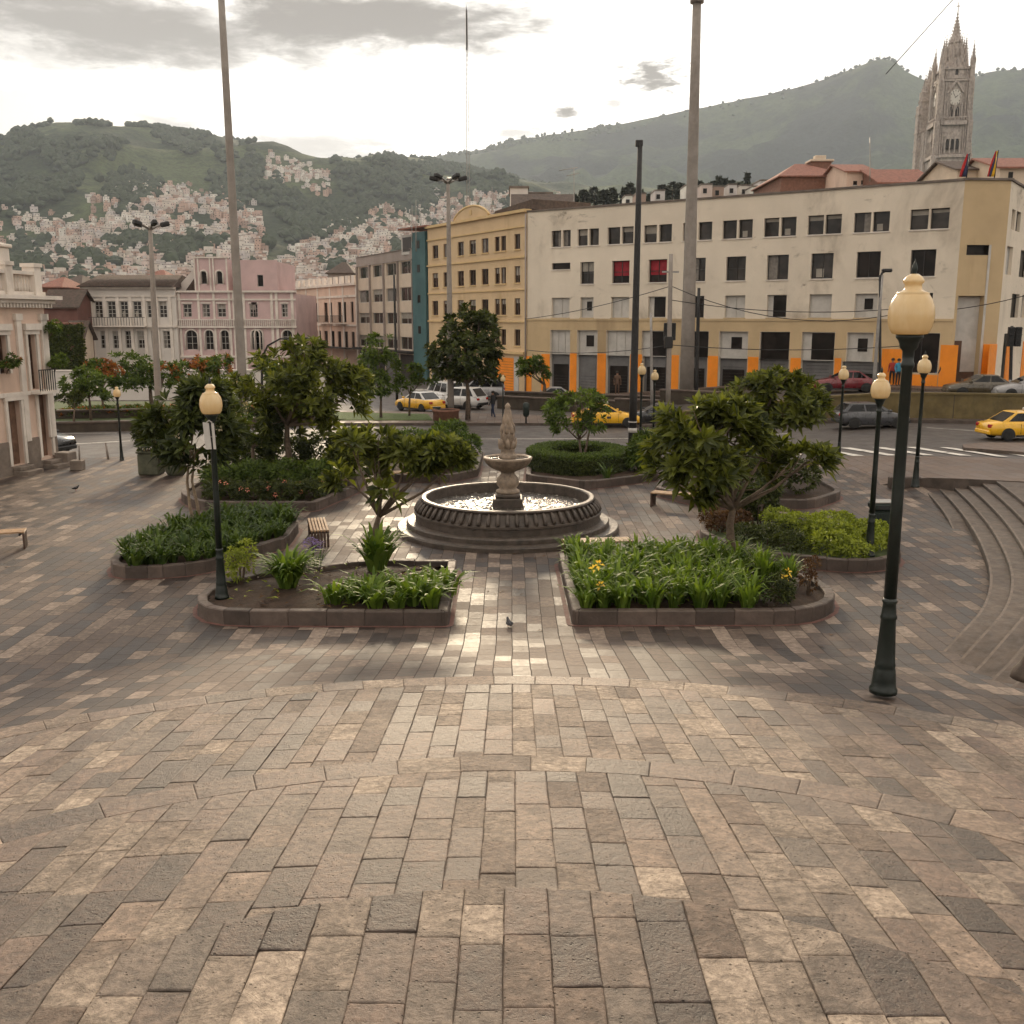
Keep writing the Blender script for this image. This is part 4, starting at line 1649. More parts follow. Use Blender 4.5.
gh = pxhouse('old_house', 'maroon gabled house with a mossy roof edge behind the ivy wall', 44, 77, 306, 291, 102, 4, -0.5, M['maroon'], M['tile_dark'], 'x')
pxhouse('old_house', 'low cream house with one brown window and a dark lean-to roof', 68, 82, 337, 322, 97, 2.5, -0.5, M['spandrel'], M['tile_dark'], 'x', [(72, 342, 78, 360)])
pxhouse('old_house', 'brown roofed house just left of the white colonial house', 40, 60, 287, 277, 125, 8, -0.5, M['brick'], M['tile_red'], 'hip')
pxhouse('old_house', 'brown roofed house with a raised ridge behind the white colonial house', 58, 80, 285, 275, 135, 8, -0.5, M['maroon'], M['tile_dark'], 'hip')
pxhouse('old_house', 'red hip roof rising behind the white colonial house', 136, 166, 281, 270, 122, 8, -0.5, M['brick'], M['tile_red'], 'hip')
pxhouse('old_house', 'dark roofed house behind the peach colonial house', 328, 352, 273, 262, 150, 8, -0.5, M['grey_wall'], M['tile_dark'], 'hip')

# --- left corner building -------------------------------------------------------
lb0 = (-18.87 - 8 * 0.19, 41.08 - 8 * 0.98)
fl = Facade('corner_house', 'peach and white colonial corner house with a balustrade on its roof', 'building', lb0, (0.19, 0.98))
fl.L = 8.0
lz = lambda px, py: fl.z(px, py)
lu = lambda c: fl.u(c * 0.2441, 350)
ho = [(lu(-14), lu(26), 3.9, 5.35), (lu(112), lu(146), 3.2, 5.35), (lu(4), lu(58), 0.35, 2.85), (lu(133), lu(176), 0.45, 2.95)]
extra = [(1.0, 1.8, 3.9, 5.35), (1.0, 1.8, 0.35, 2.85)]
wall(mb := MB(), 0, fl.L, -0.3, 6.55, ho + extra, 0.3, M['peach_wall'])
mb.box(0, fl.L, 0.37, 7, -0.3, 6.5, M['peach_wall'])
mb.build('wall', fl.e)
for r in (ho[0], extra[0]):
    window(fl.e, r, 0.27, 'dark', 2, 3, M['frame_wood'], 0.05)
window(fl.e, ho[1], 0.27, 'dark', 2, 4, M['frame_wood'], 0.05)
for r in (ho[2], ho[3], extra[1]):
    t = MB()
    u0, u1, z0, z1 = r
    t.box(u0, u1, 0.2, 0.28, z0, z1, M['door_wood'])
    for q in range(2):
        for s_ in range(3):
            ua = u0 + (u1 - u0) * (0.06 + 0.48 * q)
            t.box(ua, ua + (u1 - u0) * 0.4, 0.185, 0.199, z0 + 0.15 + s_ * 0.85, z0 + 0.85 + s_ * 0.8, M['door_wood'])
    t.build('door', fl.e)
for r in ho + extra:
    t = MB()
    u0, u1, z0, z1 = r
    t.box(u0 - 0.14, u0 - 0.01, -0.09, -0.004, z0, z1, M['white_trim'])
    t.box(u1 + 0.01, u1 + 0.14, -0.09, -0.004, z0, z1, M['white_trim'])
    t.box(u0 - 0.18, u1 + 0.18, -0.12, -0.004, z1 + 0.003, z1 + 0.17, M['white_trim'])
    if z0 > 3:
        t.box(u0 - 0.22, u1 + 0.22, -0.2, -0.004, z1 + 0.173, z1 + 0.42, M['white_trim'])
    t.build('door_surround', fl.e)
t = MB()
for c in (78, 178, 205):
    u = min(lu(c), fl.L - 0.14)
    t.box(u - 0.14, u + 0.14, -0.11, -0.004, 1.2, 6.1, M['white_trim'])
    t.box(u - 0.2, u + 0.2, -0.15, -0.004, 5.9, 6.15, M['white_trim'])
t.build('pilaster', fl.e)
t = MB()
t.box(0, fl.L + 0.06, -0.07, -0.004, -0.3, 0.32, M['stone_base'])
for u0, u1 in ((0, 0.85), (1.95, ho[2][0] - 0.16), (ho[2][1] + 0.16, ho[3][0] - 0.16), (ho[3][1] + 0.16, fl.L + 0.06)):
    t.box(u0, u1, -0.072, -0.004, 0.325, 1.3, M['stone_base'])
t.build('plinth', fl.e)
t = MB()
t.box(0, fl.L + 0.3, -0.35, 0.3, 6.553, 6.7, M['white_trim'])
t.box(0, fl.L + 0.5, -0.55, 0.3, 6.703, 6.85, M['white_trim'])
for i in range(44):
    u = 0.1 + i * 0.185
    t.box(u, u + 0.09, -0.3, -0.01, 6.38, 6.545, M['white_trim'])
t.box(0, fl.L + 0.08, -0.12, -0.004, 3.0, 3.16, M['white_trim'])
t.build('cornice', fl.e)
t = MB()
t.box(0, fl.L, -0.15, 0.2, 6.853, 7.0, M['white_trim'])
t.box(0, fl.L, -0.2, 0.25, 7.65, 7.78, M['white_trim'])
for i in range(46):
    u = 0.1 + i * 0.172
    t.lathe([(0.05, 7.0), (0.075, 7.15), (0.045, 7.35), (0.06, 7.5), (0.05, 7.65)], M['white_trim'], 8, (u, 0.03, 0))
for u in (1.6, 4.6, lu(45), lu(160) if lu(160) < 7.8 else 7.8):
    t.box(u - 0.2, u + 0.2, -0.24, 0.3, 6.856, 7.95, M['white_trim'])
    t.box(u - 0.25, u + 0.25, -0.29, 0.35, 7.953, 8.1, M['white_trim'])
t.build('balustrade', fl.e)
t = MB()
u0, u1 = ho[1][0] - 0.2, ho[1][1] + 0.25
t.box(u0, u1, -0.6, -0.122, 3.03, 3.14, M['white_trim'])
for q in range(8):
    u = u0 + (u1 - u0) * q / 7
    t.box(u - 0.012, u + 0.012, -0.59, -0.56, 3.14, 3.95, M['black_iron'])
t.box(u0, u1, -0.6, -0.55, 3.95, 3.99, M['black_iron'])
t.build('balcony', fl.e)
for r in (ho[2], ho[3]):
    t = MB()
    t.bbox(r[0] - 0.1, r[1] + 0.1, -0.75, -0.075, -0.05, 0.16, M['stone_base'], 0.02)
    t.bbox(r[0] - 0.05, r[1] + 0.05, -0.42, -0.075, 0.163, 0.32, M['stone_base'], 0.02)
    t.build('door_step', fl.e)
t = MB()
t.bbox(fl.L - 0.25, fl.L + 0.35, -0.7, -0.075, -0.05, 0.55, M['stone_base'], 0.03)
t.build('corner_stone', fl.e)
# slender white turret at the left edge
tu = thing('roof_turret', 'slim white roof turret standing on the corner house', 'turret', tuple(at(1, 262, 43) - Vector((0.35, 0, 0)))[:3])
t = MB()
t.bbox(-0.5, 0.5, -0.5, 0.5, -1.6, 0.6, M['white_trim'], 0.04)
t.bbox(-0.6, 0.6, -0.6, 0.6, 0.6, 0.75, M['white_trim'], 0.03)
t.lathe([(0.34, 0.75), (0.34, 1.6), (0.42, 1.62), (0.42, 1.72), (0.3, 1.8), (0.0, 2.4)], M['white_trim'], 14)
t.build('shaft', tu)

# --- houses and roofs seen over the cream building -------------------------------
pxhouse('old_house', 'brick house under a red tiled hip roof with a roof lantern', 781, 848, 176, 164, 112, 12, 2, M['brick'], M['tile_red'], 'hip')
ln = thing('roof_lantern', 'small pale lantern turret on the red hip roof', 'turret', at(819, 168, 118))
t = MB()
t.bbox(-1.1, 1.1, -1.0, 1.0, -0.6, 0.55, M['brick'], 0.05)
t.bbox(-1.3, 1.3, -1.2, 1.2, 0.55, 0.8, M['spandrel'], 0.04)
t.bbox(-0.6, 0.6, -0.5, 0.5, 0.8, 1.3, M['spandrel'], 0.04)
t.build('shaft', ln)
pxhouse('old_house', 'cream house with two small dark windows beside the red hip roof', 847, 874, 172, 166, 105, 9, 2, M['peach_wall'], M['tile_red'], 'x', [(853, 181, 857, 185), (861, 180.5, 866, 184.5)])
pxhouse('old_house', 'small white house far behind the cream building', 873, 889, 173, 170, 150, 8, 8, M['white_wall'], M['flat_roof'], 'flat')
pxhouse('old_house', 'long low house with a red tiled roof below the church', 880, 934, 183, 171, 100, 10, 2, M['brick'], M['tile_red'], 'x')
pxhouse('old_house', 'pale sheet roofed hall between the red roof and the flags', 926, 962, 179, 168, 98, 9, 2, M['white_wall'], M['panel_white'], 'y')
pxhouse('old_house', 'cream house with a red awning behind the flags', 958, 1006, 170, 163, 88, 8, 2, M['spandrel'], M['tile_dark'], 'x')
pxhouse('old_house', 'cream house with a roof terrace at the right end of the skyline', 1000, 1060, 168, 160, 84, 9, 2, M['spandrel'], M['tile_red'], 'x', [(1008, 172, 1013, 178)])
pxhouse('old_house', 'white cube house on the skyline above the ochre building', 510, 528, 188, 184, 97, 7, 0, M['white_wall'], M['flat_roof'], 'flat', [(515, 197, 518.5, 206)])
pxhouse('old_house', 'low white house with a parapet next to the white cube house', 529, 552, 194, 190, 98, 7, 0, M['white_wall'], M['flat_roof'], 'flat', [(535, 197.5, 539, 199)])
pxhouse('old_house', 'dark sloping roof edge above the joint of the ochre and cream buildings', 515, 572, 212, 196, 89, 8, 0, M['spandrel'], M['tile_dark'], 'x')
# ------------------------------------------------------------------ hills, city and church
LEFT_CREST = [(-400, 215), (-150, 165), (0, 146), (41, 136), (66, 127), (102, 126), (143, 128), (184, 134), (225, 138), (266, 148), (311, 162), (332, 164.5), (357, 160), (389, 155), (420, 161), (470, 172), (520, 182), (600, 192), (720, 196), (900, 197), (1100, 196), (1400, 196)]
FAR_CREST = [(-100, 200), (330, 178), (400, 161), (476, 151), (517, 140), (588, 129), (700, 107), (776, 91), (842, 69), (865, 61), (878, 63), (888, 72), (905, 79), (920, 87), (934, 90), (946, 83), (960, 76), (975, 72.5), (1000, 71), (1024, 76), (1150, 110), (1400, 180)]


def zat(px, py, r):
    q = ray(px, py)
    h = math.hypot(q[0], q[1])
    return EYE + q[2] / h * r


def dirp(px):
    q = ray(px, 300)
    h = math.hypot(q[0], q[1])
    return q[0] / h, q[1] / h


def nz(x, y, s, o=4):
    return mnoise.fractal(Vector((x * s, y * s, 3.7)), 0.9, 2.0, o)


R0, RM, RCR = 140.0, 850.0, 2500.0


def city_z(px, r):
    """height of the near hill and the rising city at column px, range r"""
    zb = interp([(-400, 3), (300, 3), (450, 4), (560, 3), (800, 3.0), (1400, 3.0)], px) - 3.5
    pm = interp([(-400, 292), (300, 290), (430, 285), (540, 235), (620, 210), (1400, 206)], px)
    zm = zat(px, pm, RM)
    zc = zat(px, interp(LEFT_CREST, px), RCR)
    if r < RM:
        t = max(0, (r - R0) / (RM - R0))
        z = zb + (zm - zb) * t ** 1.15
        if px > 500:
            z = max(z, zat(px, 208, r) * sstep(500, 560, px) * sstep(100, 128, r) * (1 - 0.9 * sstep(1040, 1300, px) * (1 - sstep(128, 800, r))))
    elif r < RCR:
        t = (r - RM) / (RCR - RM)
        z = zm + (zc - zm) * (0.55 * t + 0.45 * t * t * (3 - 2 * t)) 
        x, y = dirp(px)
        z += nz(x * r, y * r, 0.0036) * 42 * math.sin(PI * t) + nz(x * r, y * r, 0.012, 3) * 7 * math.sin(PI * t)
        z += nz(x * r + 500, y * r, 0.013, 3) * 2.5 * sstep(0.7, 1, t)
    else:
        z = zc - (r - RCR) * 0.25
    return z


M['hill'] = None


def hillmat(name, forest, meadow, bare, s=1.0):
    m, nt, b = newmat(name)
    co = objco(nt)
    n1 = noisex(nt, co, 0.0036 * s, 6, 0.6, 0.5)
    n2 = noisex(nt, co, 0.017 * s, 6, 0.65)
    n3 = noisex(nt, co, 0.12 * s, 5, 0.7)
    c = mixc(nt, (n1 * 0.75 + n2 * 0.35).ss(0.5, 0.62), forest, meadow)
    c = mixc(nt, n2.ss(0.6, 0.72) * 0.6, c, bare)
    c = mixc(nt, n3.ss(0.3, 0.7), mixc(nt, 1.0, c, (0.6, 0.6, 0.6), 'MULTIPLY'), mixc(nt, 1.0, c, (1.3, 1.3, 1.3), 'MULTIPLY'))
    nt.links.new(c, b.inputs['Base Color'])
    b.inputs['Roughness'].default_value = 0.95
    b.inputs['Specular IOR Level'].default_value = 0.1
    bumpn(nt, b, n2 * 6.0 + n3 * 2.0, 0.8, 3.0)
    return m


M['hill'] = hillmat('hill_cover', (0.03, 0.042, 0.022), (0.075, 0.095, 0.042), (0.12, 0.11, 0.07))
M['mountain'] = hillmat('mountain_cover', (0.017, 0.02, 0.02), (0.05, 0.068, 0.03), (0.028, 0.027, 0.026), 0.45)  # lighter green patches: fields with their sunlit tone painted into the colour

g = MB()
cols = [-1500, -1200, -1000, -850, -720, -600, -500] + [-420 + 14 * i for i in range(131)] + [1440, 1500, 1600, 1750, 1950, 2250, 2700]
rngs = [R0 - 40, R0 - 32, R0 - 25, R0 - 18, R0 - 10, R0, 190, 260, 340, 420, 520, 620, 730, RM] + [RM + (RCR - RM) * k / 44 for k in range(1, 45)] + [2560, 2900, 3200]
vs, fs = [], []
for r in rngs:
    for px in cols:
        x, y = dirp(px)
        vs.append((x * r, y * r, city_z(px, r) - (0.6 if r < R0 and px < 500 else 0)))
n = len(cols)
for j in range(len(rngs) - 1):
    for i in range(n - 1):
        fs.append((j * n + i, j * n + i + 1, (j + 1) * n + i + 1, (j + 1) * n + i))
g.add(vs, fs, M['hill'], True)
struct(g, 'hills', 'green hills rising behind the city')

MR0, MRC = 1900.0, 4200.0


def mount_z(px, r):
    zb = 60
    zc = zat(px, interp(FAR_CREST, px), MRC)
    t = (r - MR0) / (MRC - MR0)
    if t > 1:
        return zc - (r - MRC) * 0.35
    x, y = dirp(px)
    z = zb + (zc - zb) * (0.35 * t + 0.65 * t ** 1.5)
    z += (nz(x * r, y * r, 0.0014, 5) * 190 - abs(nz(x * r + 900, y * r, 0.002, 5)) * 200) * math.sin(PI * max(0, t)) ** 0.8
    z += nz(x * r, y * r, 0.008, 3) * 7 * sstep(0.6, 1, t)
    return z


g = MB()
cols = [-100 + 11 * i for i in range(140)] + [1480, 1560, 1680, 1850, 2100, 2500]
rngs = [MR0 + (MRC - MR0) * k / 60 for k in range(61)] + [4300, 4600]
vs, fs = [], []
for r in rngs:
    for px in cols:
        x, y = dirp(px)
        vs.append((x * r, y * r, mount_z(px, r)))
n = len(cols)
for j in range(len(rngs) - 1):
    for i in range(n - 1):
        fs.append((j * n + i, j * n + i + 1, (j + 1) * n + i + 1, (j + 1) * n + i))
g.add(vs, fs, M['mountain'], True)
struct(g, 'mountain', 'bare mountain with a summit at the right')

# hillside houses ---------------------------------------------------------------
hcols = [(0.66, 0.6, 0.54), (0.56, 0.49, 0.43), (0.52, 0.36, 0.29), (0.7, 0.66, 0.6), (0.36, 0.25, 0.2), (0.55, 0.5, 0.48), (0.6, 0.48, 0.43)]
hm = [mat('house_paint', c, 0.85, 0.12, 0.2) for c in hcols]


def house_mesh(mb, ox, oy, oz, w, d, h, rz, m, full):
    Mx = Matrix.Translation((ox, oy, oz)) @ Matrix.Rotation(rz, 4, 'Z')
    mb.box(-w / 2, w / 2, -d / 2, d / 2, -4, h, m, Mx)
    fl_ = max(1, int(h / 3))
    if full:
        mb.box(-w / 2 - 0.15, w / 2 + 0.15, -d / 2 - 0.15, d / 2 + 0.15, h + 0.02, h + 0.35, M['flat_roof'] if full != 2 else M['tile_red'], Mx)
        mb.box(-w * 0.3, w * 0.05, -d * 0.3, d * 0.2, h + 0.36, h + 2.4, m, Mx)
    nw = max(2, int(w / 3.4))
    for f in range(fl_):
        for k in range(nw):
            u = -w / 2 + w * (k + 0.5) / nw
            z = 0.9 + f * 3.0
            mb.add([Mx @ Vector(p) for p in ((u - 0.45, -d / 2 - 0.05, z), (u + 0.45, -d / 2 - 0.05, z), (u + 0.45, -d / 2 - 0.05, z + 1.1), (u - 0.45, -d / 2 - 0.05, z + 1.1))], [(0, 1, 2, 3)], M['glass_dark'])


rh = random.Random(3)
protos = []
for i in range(10):
    mb = MB()
    house_mesh(mb, 0, 0, 0, rh.uniform(5, 8.5), rh.uniform(5, 8), rh.choice((3, 3.4, 4.6, 6)), 0, hm[i % len(hm)], 1 + (i % 3 == 0))
    protos.append(mb)


def dens(px, py):
    if px < -60 or px > 560:
        return 0
    n = mnoise.noise(Vector((px * 0.022, py * 0.035, 1.3))) + 0.5 * mnoise.noise(Vector((px * 0.06, py * 0.09, 5.1)))
    d = 0
    if px < 265:
        top = interp([(-60, 210), (0, 204), (60, 198), (90, 188), (140, 174), (180, 178), (230, 190), (265, 210)], px)
        d = sstep(top, top + 55, py) * 1.25
        if 110 < px < 160 and 165 < py < 200:
            d *= 0.9
        n -= 0.05
        if 78 < px < 190 and 242 < py < 268:
            n -= 0.55
    elif px < 430:
        top = interp([(265, 262), (300, 240), (340, 218), (380, 204), (430, 198)], px)
        d = sstep(top, top + 30, py) * 1.1
        # a ribbon of houses up the left slope
        if px < 330 and abs(py - (165 + (px - 265) * 0.3)) < 14:
            d = max(d, 0.18)
    else:
        d = sstep(192, 206, py) * 0.9
    return d * (1 if n > -0.3 else 0.06)


cand = []
for _ in range(120000):
    px = rh.uniform(-60, 720)
    u = rh.random()
    r = 230 + (RCR - 330) * u ** 0.8
    if px > 440 and r < 900:
        continue
    x, y = dirp(px)
    z = city_z(px, r)
    qx, qy = proj(x * r, y * r, z)
    if rh.random() < dens(qx, qy) * 0.9:
        cand.append((r, x * r, y * r, z))
cand.sort()
# keep a little room between neighbours
cell, keep = {}, []
for c in cand:
    k = (int(c[1] / 9.5), int(c[2] / 9.5))
    if k in cell:
        continue
    cell[k] = 1
    keep.append(c)
near = keep[:300]
rest = keep[300:]
po = {}
for i, (r, x, y, z) in enumerate(near):
    k = rh.randrange(len(protos))
    if k not in po:
        o = protos[k].build('hillside_house')
        tag(o, 'pale boxy house crowded among many others on the far hillside', 'house', 'houses covering the far hillside')
        po[k] = o
    else:
        o = po[k].copy()
        COL.objects.link(o)
    o.location = (x, y, z)
    o.rotation_euler = (0, 0, rh.uniform(-0.6, 0.6) - math.atan2(x, y))
mb = MB()
for (r, x, y, z) in rest:
    house_mesh(mb, x, y, z, rh.uniform(5, 9), rh.uniform(5, 8), rh.choice((3, 3.5, 5, 6.2)), rh.uniform(-0.6, 0.6) - math.atan2(x, y), rh.choice(hm), 1 if rh.random() < 0.5 else 0)
o = mb.build('hillside_town')
tag(o, 'mass of tiny pale houses higher up the far hillside', 'town', None, 'stuff')

# woods on the hills
M['wood_far'] = mat('far_foliage', (0.03, 0.043, 0.02), 0.95, 0.4, 0.12)
mb = MB()


def puff(mb, x, y, z, w, h, rr, m, conif=False):
    n = 6
    prof = ((0.32, 0.0), (0.95, 0.3), (0.85, 0.65), (0.35, 0.92)) if not conif else ((0.5, 0.0), (0.42, 0.35), (0.22, 0.7), (0.06, 0.95))
    vs, fs = [], []
    for i, (a, b) in enumerate(prof):
        for k in range(n):
            w_ = 2 * PI * (k + 0.5 * (i % 2)) / n
            q = a * w * 0.5 * rr.uniform(0.75, 1.25)
            vs.append((x + q * math.cos(w_), y + q * math.sin(w_), z + b * h * rr.uniform(0.93, 1.07)))
    vs.append((x, y, z + h))
    for i in range(len(prof) - 1):
        for k in range(n):
            fs.append((i * n + k, i * n + (k + 1) % n, (i + 1) * n + (k + 1) % n, (i + 1) * n + k))
    for k in range(n):
        fs.append(((len(prof) - 1) * n + k, (len(prof) - 1) * n + (k + 1) % n, len(vs) - 1))
    mb.add(vs, fs, m, False)


for _ in range(24000):
    px = rh.uniform(-80, 560)
    r = rh.uniform(600, RCR * 1.01)
    x, y = dirp(px)
    z = city_z(px, r)
    qx, qy = proj(x * r, y * r, z)
    nn = mnoise.noise(Vector((qx * 0.02, qy * 0.03, 9.3))) + 0.5 * mnoise.noise(Vector((qx * 0.05, qy * 0.07, 2.1)))
    p = 0.0
    if nn > 0.08:
        p = 0.85
    elif nn > -0.05:
        p = 0.18
    p *= max(0.05, 1 - 1.1 * min(1, dens(qx, qy)))
    if abs(r - RCR) < 45:
        p = max(p, 0.28 if (qx < 60 or qx > 170) else 0.03)
    if rh.random() < p:
        puff(mb, x * r, y * r, z - 1, rh.uniform(9, 17), rh.uniform(7, 14), rh, M['wood_far'])
for _ in range(900):
    px = rh.uniform(400, 1060)
    r = MRC * rh.uniform(0.985, 1.003)
    x, y = dirp(px)
    if rh.random() < (0.6 if px < 620 else 0.15):
        puff(mb, x * r, y * r, mount_z(px, min(r, MRC)) - 1, rh.uniform(10, 20), rh.uniform(6, 15), rh, M['wood_far'])
o = mb.build('woods')
tag(o, 'dark woods on the slopes and ridges of the hills', 'woods', None, 'stuff')

# pale monument on the left hill
mo = thing('hill_monument', 'pale tower shaped monument alone on the wooded left hill', 'monument', tuple(at(84, 181, 1700)))
t = MB()
t.lathe([(8, -30), (8, 2), (6, 5), (5.5, 18), (6.5, 19), (5.0, 22), (3.6, 27), (1.6, 30), (0, 33)], M['white_wall'], 10)
t.build('shaft', mo)
# transmitters on the summit
for i, (px, h) in enumerate(((858, 18), (864, 28), (868, 15))):
    mm = MB()
    p = zat(px, interp(FAR_CREST, px), MRC)
    x, y = dirp(px)
    mm.tube([(0, 0, -3), (0, 0, h)], [2.2, 0.8], M['black_iron'], 5)
    mm.box(-3.5, 3.5, -1, 1, -3, 4, M['grey_wall'])
    o = mm.build('summit_mast')
    o.location = (x * MRC, y * MRC, p)
    tag(o, ('short', 'tallest', 'stubby last')[i] + ' of the three antennas on the mountain summit', 'antenna', 'antennas on the summit')

# skyline trees and small houses above the cream building -------------------------
M['conifer'] = mat('hazed_conifer_foliage', (0.045, 0.05, 0.035), 0.95, 0.35, 0.6)  # crown colour lightened to paint distance haze into the foliage


def skytree(px, py_top, w_px, Y, conif, label):
    top = at(px, py_top, Y)
    base = at(px, 207, Y)
    h = top.z - base.z
    e = thing('skyline_tree', label, 'tree', base, 0, 'trees on the skyline behind the cream building')
    tr = MB()
    tr.tube([(0, 0, -6), (0, 0, h * 0.7)], [0.35, 0.15], M['bark'], 6)
    tr.build('trunk', e)
    c = MB()
    w = w_px * 0.82 / FOC * Y
    rr = random.Random(int(px * 7))
    nb = 300
    for _ in range(nb):
        t_ = rr.random() ** 0.8
        if conif:
            q = w * 0.5 * (1.02 - t_) * rr.uniform(0.3, 1.0) * (0.75 + 0.25 * math.sin(t_ * 40))
        else:
            q = w * 0.5 * math.sqrt(max(0, 1 - (2 * t_ - 0.9) ** 2 * 0.9)) * rr.uniform(0.2, 1.0)
        a = rr.uniform(0, 2 * PI)
        z = h * (0.12 + 0.86 * t_)
        p = Vector((q * math.cos(a), q * math.sin(a), z))
        s_ = rr.uniform(0.5, 1.1)
        d1 = Vector((math.cos(a), math.sin(a), rr.uniform(-0.5, 0.4))).normalized() * s_
        d2 = Vector((rr.uniform(-1, 1), rr.uniform(-1, 1), rr.uniform(-1, 1))).normalized() * s_ * 0.7
        c.add([p - d1 * 0.4 - d2 * 0.4, p + d1 - d2 * 0.2, p + d1 * 0.6 + d2], [(0, 1, 2)], M['conifer'])
    c.build('crown', e)


sk = [(573, 196, 9, 0), (584, 190, 10, 0), (594, 187, 12, 0), (604, 190, 12, 0), (612, 188, 10, 0), (624, 188, 8, 1), (630, 183, 10, 0), (640, 191, 12, 0), (652, 193, 9, 0), (662, 185, 12, 0), (672, 182, 16, 0), (681, 183, 14, 0), (699, 181, 12, 1), (712, 181, 12, 0), (718, 176, 9, 1), (724, 178, 11, 1), (731, 180, 13, 0), (738, 182, 8, 1), (746, 172, 8, 1), (749, 184, 9, 0)]
SKL = ('bushy', 'broad', 'ragged', 'loose', 'small rounded', 'narrow')
ORD = ['first', 'second', 'third', 'fourth', 'fifth', 'sixth', 'seventh', 'eighth', 'ninth', 'tenth', 'eleventh', 'twelfth', 'thirteenth', 'fourteenth', 'fifteenth', 'sixteenth', 'seventeenth', 'eighteenth', 'nineteenth', 'twentieth']
for i, (px, py, w, cf_) in enumerate(sk):
    skytree(px, py, w, 240 + (i * 17 % 40), cf_, f'{ORD[i]} dark {"pointed conifer" if cf_ else "bushy tree"} from the left on the skyline over the cream roof')
for i, (px, py, w, q) in enumerate(((629, 196, 7, 0), (641, 194, 10, 1), (660, 191, 10, 2), (690, 186, 9, 0), (707, 185, 11, 3), (719, 187, 10, 1), (733, 185, 8, 2), (746, 186, 12, 4), (757, 187, 9, 0), (765, 181, 10, 2))):
    Y = 222 + (i * 3) % 12
    a, b = at(px - w / 2, py, Y), at(px + w / 2, py, Y)
    mb = MB()
    zb = at(px, 206, Y).z
    mb.box(a.x, b.x, Y, Y + 7, zb - 6, a.z, hm[(q + 3) % 7])
    mb.box(a.x - 0.1, b.x + 0.1, Y - 0.1, Y + 7.1, a.z + 0.01, a.z + 0.3, M['flat_roof'])
    mb.box((a.x * 2 + b.x) / 3 - 0.4, (a.x * 2 + b.x) / 3 + 0.4, Y - 0.08, Y - 0.004, a.z - 1.7, a.z - 0.7, M['glass_dark'])
    o = mb.build('skyline_house')
    tag(o, f'{ORD[i]} tiny pale house from the left on the skyline between dark trees', 'house', 'tiny houses on the skyline')

# --- neo-gothic church tower -------------------------------------------------------
M['gothic'] = mat('weathered_gothic_stone', (0.43, 0.37, 0.33), 0.9, 0.3, 0.9, 0.4, 2, stain=(0.13, 0.1, 0.085), stain_amt=0.85, streak=0.25)
M['gothic_dark'] = mat('deep_gothic_opening', (0.035, 0.028, 0.024), 0.9, 0.2, 1)
M['clock'] = mat('clock_dial', (0.62, 0.58, 0.52), 0.6, 0.06, 0.5)
CYD = 420.0
CHR = -8.0
cx0 = at(940, 170, CYD)
ch = thing('church_tower', 'tall neo gothic stone clock tower with pinnacles and a cross', 'church', (cx0.x + 2.2, CYD, 40), math.radians(CHR))
ch.scale = (0.74, 0.74, 1.0)
K = CYD / 1018.0       # metres per pixel there
zt_ = lambda py: at(940, py, CYD).z - 40
bw = 9.2       # half width of the tower front

body = MB()


def spire(mb, x, y, z0, w, h, m=None, n=4, crock=True):
    m = m or M['gothic']
    mb.lathe([(w, z0), (w * 1.15, z0 + 0.02 * h), (w * 0.62, z0 + 0.3 * h), (w * 0.3, z0 + 0.66 * h), (0.05, z0 + h)], m, n, (x, y, 0), False)
    if crock:
        for q in range(5):
            zz = z0 + h * (0.12 + 0.16 * q)
            rr_ = w * (1.05 - 0.2 * q)
            for k in range(4):
                a = PI / 4 * 0 + PI / 2 * k
                mb.box(x + rr_ * math.cos(a) - 0.13, x + rr_ * math.cos(a) + 0.13, y + rr_ * math.sin(a) - 0.13, y + rr_ * math.sin(a) + 0.13, zz, zz + 0.45, m)
    mb.lathe([(0.05, z0 + h), (0.3, z0 + h + 0.25), (0.05, z0 + h + 0.6)], m, 5, (x, y, 0), False)


z_base, z1_, z2_, z3_, z4_ = -14, zt_(158), zt_(124), zt_(82), zt_(52)
# stages narrowing upward
stages = [(z_base, z1_, 10.2), (z1_, z2_, 9.4), (z2_, z3_, 8.8), (z3_, zt_(70), 8.2)]
for (a, b, w) in stages:
    body.box(-w + 1.2, w - 1.2, -w + 1.2, w - 1.2, a, b, M['gothic'])
    body.box(-w + 0.5, w - 0.5, -w + 0.5, w - 0.5, b - 0.9, b - 0.2, M['gothic'])
    body.box(-w + 0.8, w - 0.8, -w + 0.8, w - 0.8, b - 0.2, b + 0.15, M['gothic'])
body.build('tower_body', ch)
